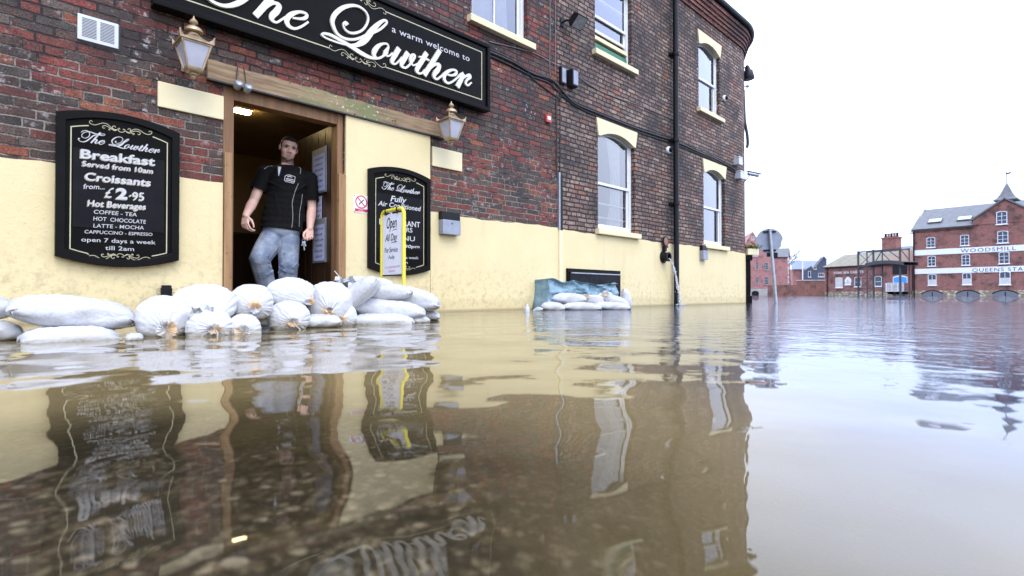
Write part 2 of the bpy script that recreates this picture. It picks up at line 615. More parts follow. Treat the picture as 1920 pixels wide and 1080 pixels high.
def render_mat():
    k = NT('cream_render')
    p = k.pos()
    z = k.node('ShaderNodeSeparateXYZ', {0: p}).outputs[2]
    n1 = k.noise(p, 1.7, 5)
    n2 = k.noise(p, 17.0, 5, 0.7)
    n3 = k.noise(p, 75.0, 4)
    c = k.mix(k.rng(n1, 0.3, 0.7), (0.77, 0.645, 0.36), (0.73, 0.60, 0.32))
    pits = k.rng(k.noise(p, 46.0, 3, 0.7), 0.66, 0.74)
    low = k.rng(z, 0.75, 0.05)
    c = k.mix(k.math('MULTIPLY', pits, k.math('ADD', 0.15, k.math('MULTIPLY', low, 0.5))), c, (0.30, 0.235, 0.12))
    gr = k.math('MULTIPLY', k.rng(n2, 0.45, 0.72), k.math('MULTIPLY', low, 0.62))
    c = k.mix(gr, c, (0.36, 0.29, 0.16))
    tide = k.math('MULTIPLY', k.rng(k.math('ADD', z, k.math('MULTIPLY', n2, 0.03)), 0.05, 0.022), 0.6)
    c = k.mix(tide, c, (0.16, 0.12, 0.06))
    damp = k.math('MULTIPLY', k.rng(k.math('ADD', z, k.math('MULTIPLY', k.math('SUBTRACT', n1, 0.5), 0.16)), 0.17, 0.10), 0.26)
    c = k.mix(damp, c, (0.42, 0.33, 0.15))
    runs = k.noise(k.vec(k.math('MULTIPLY', k.node('ShaderNodeSeparateXYZ', {0: p}).outputs[0], 9.0), k.math('MULTIPLY', k.node('ShaderNodeSeparateXYZ', {0: p}).outputs[1], 9.0), k.math('MULTIPLY', z, 0.8)), 1.0, 5, 0.6)
    c = k.mix(k.rng(runs, 0.58, 0.76, 0, 0.28), c, (0.50, 0.41, 0.24))
    h = k.math('ADD', k.math('MULTIPLY', n2, 0.8), k.math('MULTIPLY', n3, 0.4))
    h = k.math('SUBTRACT', h, k.math('MULTIPLY', pits, 0.4))
    return k.done(k.bsdf(c, 0.62, k.bump(h, 0.55, 0.008), 0, 0.3))


M['cream'] = render_mat()
M['cream_stone'] = plain('cream_painted_stone', (0.79, 0.68, 0.41), 0.6, var=0.06, scale=6, bump=0.3)
M['white_paint'] = plain('white_paint', (0.80, 0.80, 0.78), 0.4, var=0.07, bump=0.1)
M['white_cloth'] = plain('white_curtain', (0.62, 0.60, 0.55), 0.9, var=0.2)
M['drab_cloth'] = plain('drab_curtain', (0.20, 0.19, 0.16), 0.9, var=0.35)
M['black_gloss'] = plain('black_gloss', (0.0075, 0.0066, 0.006), 0.2, var=0.3, bump=0.05, spec=0.07)
M['black_board'] = plain('black_board', (0.0065, 0.006, 0.0055), 0.3, var=0.3, bump=0.05, spec=0.05)
M['slate_panel'] = plain('slate_panel', (0.0115, 0.0108, 0.0125), 0.5, var=0.3, bump=0.05, spec=0.08)
M['black_iron'] = plain('black_iron', (0.010, 0.010, 0.011), 0.4, var=0.4, bump=0.25, spec=0.2)
M['black_cable'] = plain('black_cable', (0.018, 0.017, 0.017), 0.5, var=0.4)
M['grey_cable'] = plain('grey_cable', (0.22, 0.20, 0.19), 0.6, var=0.3)
M['ivory'] = plain('ivory_paint', (0.70, 0.665, 0.55), 0.35, var=0.05, bump=0.03)
M['chalk'] = plain('white_lettering', (0.57, 0.56, 0.54), 0.6, var=0.12, scale=30, bump=0)
M['chalk_shade'] = plain('ochre_lettering', (0.42, 0.37, 0.24), 0.6, var=0.2, bump=0)
M['gold_line'] = plain('gold_line', (0.58, 0.52, 0.32), 0.5, var=0.15, bump=0)
M['brass'] = plain('aged_brass', (0.50, 0.37, 0.22), 0.42, metal=0.6, var=0.35, scale=14, bump=0.2)
M['steel'] = plain('galvanised_steel', (0.42, 0.44, 0.47), 0.42, metal=0.55, var=0.25, scale=12)
M['grey_metal'] = plain('grey_metal', (0.30, 0.32, 0.37), 0.45, metal=0.3, var=0.2)
M['alu'] = plain('white_metal', (0.56, 0.57, 0.59), 0.35, metal=0.2, var=0.08)
M['red_plastic'] = plain('red_plastic', (0.55, 0.06, 0.05), 0.35, var=0.2)
M['red_sign'] = plain('red_sign_paint', (0.55, 0.03, 0.04), 0.4, var=0.1, bump=0)
M['yellow'] = plain('yellow_enamel', (0.86, 0.72, 0.05), 0.3, var=0.06, bump=0.05)
M['paper'] = plain('paper', (0.88, 0.88, 0.92), 0.5, var=0.08, bump=0.05)
M['paper_blue'] = plain('notice_paper', (0.47, 0.50, 0.68), 0.5, var=0.1, bump=0.05)
M['ink'] = plain('marker_ink', (0.015, 0.015, 0.03), 0.6, var=0.2, bump=0)
M['pink_ink'] = plain('pink_ink', (0.60, 0.14, 0.28), 0.6, var=0.2, bump=0)
M['rubber'] = plain('black_rubber', (0.012, 0.012, 0.016), 0.45, var=0.3, spec=0.3)
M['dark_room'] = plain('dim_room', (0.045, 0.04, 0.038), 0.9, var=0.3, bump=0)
M['hall_wall'] = plain('hall_paint', (0.40, 0.27, 0.125), 0.7, var=0.2, scale=3)
M['hall_low'] = plain('hall_panelling', (0.016, 0.012, 0.009), 0.5, var=0.4, scale=3)
M['denim_bin'] = plain('green_board', (0.02, 0.16, 0.075), 0.5, var=0.15)
M['terracotta'] = plain('terracotta', (0.30, 0.13, 0.085), 0.6, var=0.25)
M['slate'] = plain('roof_slate', (0.14, 0.14, 0.138), 0.6, var=0.25, scale=2.0, bump=0.4, dist=0.02)
M['navy_slate'] = plain('dark_blue_slate', (0.05, 0.065, 0.11), 0.6, var=0.25, scale=2.0)
M['pale_stone'] = plain('pale_ashlar', (0.46, 0.43, 0.38), 0.8, var=0.3, scale=1.2)
M['blue_door'] = plain('blue_paint', (0.05, 0.30, 0.75), 0.4, var=0.08)
M['grey_shutter'] = plain('grey_shutter', (0.15, 0.16, 0.18), 0.6, var=0.12)
M['gantry'] = plain('gantry_steel', (0.06, 0.055, 0.058), 0.7, var=0.3)
M['leaf_green'] = plain('leaf_green', (0.09, 0.15, 0.03), 0.5, var=0.5, scale=20)
M['dry_twig'] = plain('twig_brown', (0.10, 0.075, 0.05), 0.8, var=0.4)
M['petal'] = plain('petal_yellow', (0.6, 0.42, 0.05), 0.5, var=0.3, scale=30)


def pantile_mat():
    k = NT('pantiles')
    uv, u, v = k.uvs()
    n = k.noise(uv, 1.2, 5)
    n2 = k.noise(uv, 9.0, 4)
    right = k.rng(u, 7.5, 11.0)
    c = k.mix(k.rng(n, 0.35, 0.65), (0.27, 0.235, 0.17), (0.20, 0.19, 0.15))
    c2 = k.mix(k.rng(n2, 0.35, 0.65), (0.42, 0.24, 0.15), (0.34, 0.26, 0.19))
    c = k.mix(right, c, c2)
    c = k.mix(k.rng(n2, 0.6, 0.75), c, (0.12, 0.11, 0.09))
    return k.done(k.bsdf(c, 0.8, k.bump(n2, 0.5, 0.03)))


M['pantile'] = pantile_mat()


def rubble_mat():
    k = NT('limestone_footing')
    uv, u, v = k.uvs()
    vo = k.node('ShaderNodeTexVoronoi', {'Vector': k.vec(k.math('MULTIPLY', u, 1.4), k.math('MULTIPLY', v, 2.8)), 'Scale': 1.8})
    c = k.ramp(k.node('ShaderNodeSeparateXYZ', {0: vo.outputs['Color']}).outputs[0], [(0, (0.50, 0.42, 0.27)), (0.3, (0.40, 0.33, 0.2)), (0.6, (0.58, 0.5, 0.36)), (0.85, (0.30, 0.19, 0.12))], 'CONSTANT')
    c = k.mix(k.rng(vo.outputs['Distance'], 0.35, 0.6, 0, 0.7), c, (0.14, 0.1, 0.07))
    return k.done(k.bsdf(c, 0.85))


M['rubble'] = rubble_mat()


def timber(name, c1, c2, rough=0.6, algae=False, vert=False):
    k = NT(name)
    p = k.obj()
    s = k.node('ShaderNodeSeparateXYZ', {0: p})
    if vert:
        v = k.vec(k.math('MULTIPLY', s.outputs[0], 30.0), k.math('MULTIPLY', s.outputs[1], 30.0), k.math('MULTIPLY', s.outputs[2], 1.6))
    else:
        v = k.vec(k.math('MULTIPLY', s.outputs[0], 1.6), k.math('MULTIPLY', s.outputs[1], 30.0), k.math('MULTIPLY', s.outputs[2], 30.0))
    n = k.noise(v, 1.0, 6, 0.65)
    c = k.mix(k.rng(n, 0.3, 0.7), c1, c2)
    kn = k.rng(k.noise(p, 11.0, 2), 0.68, 0.74)
    c = k.mix(kn, c, tuple(q * 0.35 for q in c2))
    if algae:
        x = s.outputs[0]
        nb = k.noise(p, 7.0, 6, 0.7)
        band = k.math('MULTIPLY', k.rng(x, 0.55, 0.95), k.rng(x, 1.75, 1.45))
        c = k.mix(k.math('MULTIPLY', k.rng(nb, 0.38, 0.62), k.math('MULTIPLY', band, 0.85)), c, (0.17, 0.20, 0.075))
        c = k.mix(k.math('MULTIPLY', k.rng(k.noise(p, 24.0, 4, 0.7), 0.60, 0.68), band), c, (0.55, 0.58, 0.47))
        c = k.mix(k.rng(k.noise(p, 4.0, 5, 0.7), 0.56, 0.72, 0, 0.75), c, (0.11, 0.065, 0.03))
    h = k.math('ADD', n, k.math('MULTIPLY', k.noise(p, 40, 3), 0.4))
    return k.done(k.bsdf(c, rough, k.bump(h, 0.5, 0.004), 0, 0.35))


M['lintel_wood'] = timber('weathered_lintel', (0.37, 0.26, 0.145), (0.17, 0.105, 0.055), 0.75, True)
M['frame_wood'] = timber('varnished_frame', (0.26, 0.135, 0.055), (0.155, 0.075, 0.028), 0.5, vert=True)
M['raw_wood'] = timber('nailed_batten', (0.40, 0.235, 0.105), (0.26, 0.14, 0.06), 0.65, vert=True)
M['door_wood'] = timber('dark_door', (0.050, 0.025, 0.012), (0.026, 0.013, 0.007), 0.35, vert=True)


def glass_mat(name, ior=1.65, tint=(0.9, 0.93, 0.95)):
    k = NT(name)
    g = k.node('ShaderNodeBsdfGlossy', {'Color': (0.93, 0.94, 1.0), 'Roughness': 0.015}).outputs[0]
    t = k.node('ShaderNodeBsdfTransparent', {'Color': tint}).outputs[0]
    p = k.obj()
    nrm = k.bump(k.noise(p, 1.6, 2), 0.06, 0.05)
    fr = k.node('ShaderNodeFresnel', {'IOR': ior, 'Normal': nrm}).outputs[0]
    m = k.node('ShaderNodeMixShader', {0: k.math('MULTIPLY', fr, 2.8), 1: t, 2: g}).outputs[0]
    return k.done(m)


M['glass'] = glass_mat('window_glass')
M['far_glass'] = plain('far_glass', (0.035, 0.045, 0.075), 0.12, var=0.3, bump=0, spec=0.7)


def frosted():
    k = NT('frosted_pane')
    p = k.obj()
    c = k.mix(k.rng(k.noise(p, 6.0, 4), 0.35, 0.65), (0.50, 0.50, 0.56), (0.42, 0.42, 0.47))
    return k.done(k.bsdf(c, 0.25, None, 0, 0.5))


M['frosted'] = frosted()


def emit(name, col, st):
    k = NT(name)
    return k.done(k.node('ShaderNodeEmission', {'Color': col, 'Strength': st}).outputs[0])


M['lamp_glow'] = emit('lit_diffuser', (1.0, 0.74, 0.34), 30.0)


def sack_mat(name, base, wet, tied):
    k = NT(name)
    p = k.obj()
    g = k.pos()
    s = k.node('ShaderNodeSeparateXYZ', {0: p})
    n1 = k.noise(p, 7.0, 5, 0.6)
    n2 = k.noise(p, 26.0, 4, 0.7)
    c = k.mix(k.rng(n1, 0.35, 0.70), base, tuple(q * 0.86 for q in base))
    c = k.mix(k.rng(n2, 0.60, 0.80, 0, 0.35), c, (0.45, 0.40, 0.33))
    if tied:
        # sand-coloured stain round the neck of the sack
        att = k.node('ShaderNodeAttribute', attribute_name='neck')
        nk = k.math('ADD', att.outputs['Fac'], k.math('MULTIPLY', k.math('SUBTRACT', n1, 0.5), 0.5))
        c = k.mix(k.rng(nk, 0.42, 0.85, 0, 0.85), c, (0.74, 0.45, 0.16))
    soil = k.noise(p, 5.0, 6, 0.7)
    c = k.mix(k.rng(soil, 0.50, 0.72, 0, 0.50), c, (0.34, 0.29, 0.22))
    z = k.node('ShaderNodeSeparateXYZ', {0: g}).outputs[2]
    wetf = k.rng(k.math('ADD', z, k.math('MULTIPLY', n1, 0.03)), 0.055, 0.015, 0, 0.75)
    c = k.mix(wetf, c, wet)
    wv = k.node('ShaderNodeTexWave', {'Vector': p, 'Scale': 75.0, 'Distortion': 0.6}, bands_direction='X').outputs[1]
    wv2 = k.node('ShaderNodeTexWave', {'Vector': p, 'Scale': 75.0, 'Distortion': 0.6}, bands_direction='Z').outputs[1]
    weave = k.math('ADD', wv, wv2)
    cr = k.noise(p, 13.0, 3, 0.5)
    nrm = k.bump(weave, 0.16, 0.002)
    nrm = k.bump(cr, 0.5, 0.03, nrm)
    crk = k.node('ShaderNodeTexVoronoi', {'Vector': k.node('ShaderNodeVectorMath', {0: p, 1: k.noise(p, 6.0, 2, color=True)}, operation='ADD').outputs[0], 'Scale': 7.0}, feature='DISTANCE_TO_EDGE').outputs['Distance']
    nrm = k.bump(k.rng(crk, 0.0, 0.16), 0.12, 0.02, nrm)
    return k.done(k.bsdf(c, 0.42, nrm, 0, 0.35, Sheen_Weight=0.1))


M['sack'] = sack_mat('woven_sack', (0.56, 0.56, 0.565), (0.34, 0.31, 0.25), False)
M['sack_tied'] = sack_mat('tied_sack', (0.58, 0.575, 0.57), (0.40, 0.36, 0.28), True)


def tarp_mat():
    k = NT('blue_tarpaulin')
    p = k.obj()
    n = k.noise(p, 9.0, 5, 0.6)
    c = k.mix(k.rng(n, 0.3, 0.7), (0.22, 0.33, 0.375), (0.115, 0.21, 0.26))
    return k.done(k.bsdf(c, 0.3, k.bump(n, 0.7, 0.03), 0, 0.5))


M['tarp'] = tarp_mat()


def skin_mat():
    k = NT('skin')
    p = k.obj()
    c = k.mix(k.rng(k.noise(p, 14.0, 4), 0.35, 0.7), (0.66, 0.40, 0.33), (0.58, 0.31, 0.26))
    return k.done(k.bsdf(c, 0.5, k.bump(k.noise(p, 90, 3), 0.1, 0.002), 0, 0.4, Subsurface_Weight=0.08, Subsurface_Radius=(0.01, 0.004, 0.002)))


M['skin'] = skin_mat()
M['lips'] = plain('lips', (0.46, 0.20, 0.18), 0.45, var=0.1, bump=0)
M['eye'] = plain('eye_dark', (0.03, 0.025, 0.02), 0.2, var=0.1, bump=0)
M['eye_white'] = plain('eye_white', (0.62, 0.58, 0.55), 0.25, var=0.05, bump=0)
M['hair'] = plain('cropped_hair', (0.028, 0.020, 0.016), 0.75, var=0.4, scale=60, bump=0.6)
M['stubble'] = plain('stubble', (0.30, 0.18, 0.145), 0.65, var=0.3, scale=80, bump=0.2)
M['black_cotton'] = plain('black_cotton', (0.010, 0.0095, 0.0095), 0.85, var=0.3, scale=5, bump=0.3, dist=0.006, spec=0.15)
M['grey_piping'] = plain('grey_piping', (0.45, 0.45, 0.45), 0.6, var=0.1)


def denim():
    k = NT('dirty_denim')
    p = k.obj()
    n = k.noise(p, 6.0, 5, 0.6)
    n2 = k.noise(p, 16.0, 5, 0.65)
    c = k.mix(k.rng(n, 0.35, 0.68), (0.15, 0.19, 0.275), (0.36, 0.41, 0.48))
    c = k.mix(k.rng(n2, 0.55, 0.75, 0, 0.7), c, (0.23, 0.19, 0.13))
    c = k.mix(k.rng(k.noise(p, 45, 2), 0.68, 0.74, 0, 0.6), c, (0.04, 0.05, 0.08))
    return k.done(k.bsdf(c, 0.8, k.bump(k.math('ADD', k.noise(p, 7, 3, 0.45), k.math('MULTIPLY', k.noise(p, 150, 2), 0.06)), 0.6, 0.025), 0, 0.2))


M['denim'] = denim()
# ------------------------------------------------------------------ the pub: one building, its parts are children
pub = thing('pub_building', 'old brick pub with cream painted base and open doorway standing in floodwater', 'building', W.P(0, 0), W.rot)
BAND = 1.07
TC = W.t(1387)                              # where the rounded corner starts
T_SEAM = W.t(1046)
T0 = -9.0
ZTOP = 5.52


def corner(Rr, phi, out=0.0):
    return (TC + (Rr + out) * math.sin(phi), Rr - (Rr + out) * math.cos(phi))


def world_px(x, y):
    p = W.P0 + W.d * x - W.n * y
    return 960 + F * p.x / p.y


RC = 0.2
while max(world_px(*corner(RC, R(a))) for a in range(0, 100, 2)) < 1397.5 and RC < 6:
    RC += 0.02
PHI_S = max(range(0, 100), key=lambda a: world_px(*corner(RC, R(a))))


def zof(px, py, o=0.0):
    return W.tz(px, py, o)[1]


def tof(px, py=HZ, o=0.0):
    return W.tz(px, py, o)[0]


# openings: t0, t1, z0, z1
DOOR = (tof(416), tof(643), -0.7, 1.882)
W1 = (tof(884), tof(989), 3.37, 4.75)
W2 = (tof(1116.5), tof(1185.5), 3.74, 5.05)
W3 = (tof(1311.5), tof(1351), 3.69, 5.06)
W4 = (tof(1121.5), tof(1190.5), 1.145, 2.66)
W5 = (tof(1320), tof(1359.5), 1.145, 2.66)
OPEN = [DOOR, W1, W2, W3, W4, W5]
UPL = [(-6.6, -5.5, 3.37, 4.75)]


def wall_mesh(ta, tb, openings, za, zb, depth, corner_on=False, y=0.0):
    mb = MB()
    ts = sorted({ta, tb} | {q for o in openings for q in o[:2] if ta < q < tb})
    zs = sorted({za, zb} | {q for o in openings for q in o[2:] if za < q < zb})
    for i in range(len(ts) - 1):
        for j in range(len(zs) - 1):
            tm, zm = (ts[i] + ts[i + 1]) / 2, (zs[j] + zs[j + 1]) / 2
            if any(o[0] < tm < o[1] and o[2] < zm < o[3] for o in openings):
                continue
            mb.add([(ts[i], y, zs[j]), (ts[i + 1], y, zs[j]), (ts[i + 1], y, zs[j + 1]), (ts[i], y, zs[j + 1])], [(0, 1, 2, 3)],
                   [[(ts[i], zs[j]), (ts[i + 1], zs[j]), (ts[i + 1], zs[j + 1]), (ts[i], zs[j + 1])]])
    for o in openings:
        if not (ta <= o[0] < tb):
            continue
        a, b, c, d = o[0], o[1], max(o[2], za), o[3]
        for (p, q, uva) in (((b, c), (b, d), b), ((a, d), (a, c), a)):
            mb.add([(p[0], y, p[1]), (p[0], y + depth, p[1]), (q[0], y + depth, q[1]), (q[0], y, q[1])], [(0, 1, 2, 3)],
                   [[(uva, p[1]), (uva + depth, p[1]), (uva + depth, q[1]), (uva, q[1])]])
        mb.add([(a, y, d), (b, y, d), (b, y + depth, d), (a, y + depth, d)], [(0, 1, 2, 3)], [[(a, d), (b, d), (b, d + depth), (a, d + depth)]])
        mb.add([(a, y + depth, c), (b, y + depth, c), (b, y, c), (a, y, c)], [(0, 1, 2, 3)], [[(a, c), (b, c), (b, c + depth), (a, c + depth)]])
    return mb


DEP = 0.12
lw = wall_mesh(T0, T_SEAM, OPEN + UPL, -0.7, ZTOP, DEP)
lw.add([(T0, 8, -0.7), (T0, 0, -0.7), (T0, 0, ZTOP), (T0, 8, ZTOP)], [(0, 1, 2, 3)], [[(T0 - 8, -0.7), (T0, -0.7), (T0, ZTOP), (T0 - 8, ZTOP)]])
lw.build('wall', M['brick_old'], pub)
rw = wall_mesh(T_SEAM, TC, OPEN, -0.7, ZTOP, DEP)
NARC = 40
ARC = [(*corner(RC, math.pi / 2 * i / NARC), TC + RC * math.pi / 2 * i / NARC) for i in range(NARC + 1)]
ARC.append((ARC[-1][0], ARC[-1][1] + 6.5, ARC[-1][2] + 6.5))
ARC.append((T0, ARC[-1][1], ARC[-1][2] + 14))
for i in range(len(ARC) - 1):
    a, b = ARC[i], ARC[i + 1]
    rw.add([(a[0], a[1], -0.7), (b[0], b[1], -0.7), (b[0], b[1], ZTOP), (a[0], a[1], ZTOP)], [(0, 1, 2, 3)],
           [[(a[2], -0.7), (b[2], -0.7), (b[2], ZTOP), (a[2], ZTOP)]])
props(rw.build('wall', M['brick_new'], pub), 'sooty brown brick wall running round the corner')

# painted render at the base, 12 mm proud, and the taller pier beside the door
for a, b, tt, s_, yb_ in ((T0, DOOR[0], DOOR[0], 1, 0.06), (tof(806), TC, tof(806), -1, 0.0)):
    rb = MB()
    n = max(1, int((b - a) / 0.12))
    zf_ = lambda q: BAND + (0.012 * math.sin(q * 3.1) + 0.006 * math.sin(q * 17)) * min(1.0, max(0.0, (TC - q) / 0.3))
    for i in range(n):
        p, q = a + (b - a) * i / n, a + (b - a) * (i + 1) / n
        z0, z1 = zf_(p), zf_(q)
        rb.add([(p, -0.012, -0.7), (q, -0.012, -0.7), (q, -0.012, z1), (p, -0.012, z0), (q, 0.004, z1), (p, 0.004, z0)], [(0, 1, 2, 3), (3, 2, 4, 5)])
    rb.add([(tt, -0.012, -0.7), (tt, yb_, -0.7), (tt, yb_, BAND), (tt, -0.012, BAND)], [(0, 1, 2, 3)])
    if s_ == -1:
        for i in range(NARC):
            c0 = [corner(RC, math.pi / 2 * (i + k) / NARC, 0.012) for k in (0, 1)]
            c1 = [corner(RC, math.pi / 2 * (i + k) / NARC, -0.004) for k in (0, 1)]
            rb.add([(*c0[0], -0.7), (*c0[1], -0.7), (*c0[1], BAND), (*c0[0], BAND), (*c1[1], BAND), (*c1[0], BAND)], [(0, 1, 2, 3), (3, 2, 4, 5)])
    rb.build('painted_render', M['cream'], pub)
pr = MB()
pr.rbox(tof(645), tof(806.5, HZ, 0.03), -0.030, 0.0, -0.7, 1.872, 0.006)
pr.build('door_pier', M['cream'], pub)
kb = MB()
kb.rbox(tof(292), tof(416), -0.022, 0.05, 1.585, 1.775, 0.008)
props(kb.build('quoin_block', M['cream_stone'], pub), 'cream painted stone block under the lantern beside the menu board')
kb = MB()
kb.rbox(tof(808.5), tof(864.5), -0.020, 0.05, 1.565, 1.775, 0.008)
props(kb.build('quoin_block', M['cream_stone'], pub), 'cream painted stone block under the lantern at the end of the beam')

# weathered beam over the door
bx0, bx1 = tof(384), tof(828)
beam = MB()
nb = 40
ring = []
for i in range(nb + 1):
    x = (bx1 - bx0) * i / nb
    zt, zb_ = 2.045 + 0.005 * math.sin(i * 0.9) + 0.003 * math.sin(i * 2.3), 1.882
    ring.append([(x, -0.034, zb_), (x, -0.034 - 0.004 * math.sin(i * 1.7), zt - 0.012), (x, 0.05, zt), (x, 0.05, zb_)])
vv = [q for r_ in ring for q in r_]
ff = []
for i in range(nb):
    for j in range(4):
        ff.append((4 * i + j, 4 * i + 4 + j, 4 * i + 4 + (j + 1) % 4, 4 * i + (j + 1) % 4))
ff += [(0, 1, 2, 3), (4 * nb + 3, 4 * nb + 2, 4 * nb + 1, 4 * nb)]
beam.add(vv, ff)
bo = beam.build('lintel_beam', M['lintel_wood'], pub, recalc=True)
bo.location = (bx0, 0, 0)
fl = MB()
fl.box(0.0, bx1 - bx0, -0.052, 0.0, 1.869, 1.8815)
fl.build('drip_strip', M['black_cable'], bo)

# door frame, nailed battens, leaf and the hall behind
D0, D1 = DOOR[0], tof(643)
fr = MB()
fr.rbox(D0 + 0.002, tof(437), 0.006, 0.13, -0.1, 1.878, 0.006)
fr.rbox(tof(632), D1 - 0.002, 0.006, 0.13, -0.1, 1.878, 0.006)
fr.rbox(tof(437) + 0.001, tof(632) - 0.001, 0.010, 0.128, 1.775, 1.876, 0.006)
dfr = fr.build('door_frame', M['frame_wood'], pub)
for ta_, tb_, yf_, zt_, tn_ in ((D0 + 0.006, tof(432), -0.030, 1.33, D0 + 0.035), (tof(631), D1 + 0.006, -0.040, 1.31, D1 - 0.03)):
    bt = MB()
    bt.rbox(ta_, tb_, yf_, 0.005, -0.1, zt_, 0.004)
    for z in [0.35 + 0.11 * i for i in range(9)]:
        bt.cbox((tn_ + 0.01 * math.sin(z * 40), yf_ - 0.0005, z), (0.008, 0.004, 0.012))
    bt.build('batten', M['raw_wood'], dfr)

leaf = bpy.data.objects.new('door', None)
COL.objects.link(leaf)
leaf.parent = pub
leaf.location = (tof(634), 0.132, 0)
leaf.rotation_euler = (0, 0, R(91))
lf = MB()
lf.rbox(0, 0.86, -0.044, 0.0, 0.03, 1.80, 0.004)
for i in range(1, 6):
    lf.box(0.86 * i / 6 - 0.004, 0.86 * i / 6 + 0.004, 0.0, 0.003, 0.05, 1.78)
lo = lf.build('door_panel', M['door_wood'], leaf)
hb = MB()
hb.tube([(0.80, 0.003, 1.0), (0.80, 0.05, 1.0), (0.70, 0.05, 1.0)], 0.011, 8)
hb.cbox((0.80, 0.004, 1.0), (0.045, 0.008, 0.19))
hb.build('handle', M['brass'], leaf, smooth=40)

hall = MB()
HX0, HX1, HY1, HZ1 = D0 - 0.45, D1 + 0.75, 3.1, 2.10
hall.m = 0
hall.add([(HX0, 0.131, 1.0), (HX0, HY1, 1.0), (HX0, HY1, HZ1), (HX0, 0.131, HZ1), (HX1, HY1, 1.0), (HX1, 0.131, 1.0), (HX1, 0.131, HZ1), (HX1, HY1, HZ1)],
         [(0, 1, 2, 3), (1, 4, 7, 2), (4, 5, 6, 7), (3, 2, 7, 6)])
hall.m = 1
hall.add([(HX0, 0.131, -0.02), (HX0, HY1, -0.02), (HX0, HY1, 1.0), (HX0, 0.131, 1.0), (HX1, HY1, -0.02), (HX1, 0.131, -0.02), (HX1, 0.131, 1.0), (HX1, HY1, 1.0)],
         [(0, 1, 2, 3), (1, 4, 7, 2), (4, 5, 6, 7), (0, 5, 4, 1)])
hall.add([(HX0, 0.131, -0.02), (D0, 0.131, -0.02), (D0, 0.131, HZ1), (HX0, 0.131, HZ1), (D1, 0.131, -0.02), (HX1, 0.131, -0.02), (HX1, 0.131, HZ1), (D1, 0.131, HZ1), (D0, 0.131, 1.882), (D1, 0.131, 1.882)],
         [(0, 1, 2, 3), (4, 5, 6, 7), (8, 9, 7, 2)])
hall.m = 0
hall.build('hallway', [M['hall_wall'], M['hall_low']], pub)
# fittings seen in the hall
it = MB()
it.box(HX0 + 0.3, HX1 - 0.2, HY1 - 0.35, HY1 - 0.02, -0.02, 0.95)
it.box(HX0 + 0.28, HX1 - 0.18, HY1 - 0.38, HY1 - 0.01, 0.951, 0.99)
it.build('counter', M['door_wood'], pub)

# lit lamp on the hall ceiling
lt, lo_ = W.tz(455, 212, -1.15)[0], -1.15
lamp = thing('ceiling_light', 'lit rectangular light on the ceiling inside the doorway', 'ceiling light', W.P(lt, HZ1, lo_), W.rot)
a = MB()
a.rbox(-0.085, 0.085, -0.055, 0.055, -0.025, -0.001, 0.006)
a.build('housing', M['white_paint'], lamp)
a = MB()
a.rbox(-0.072, 0.072, -0.045, 0.045, -0.052, -0.026, 0.01)
a.build('diffuser', M['lamp_glow'], lamp)


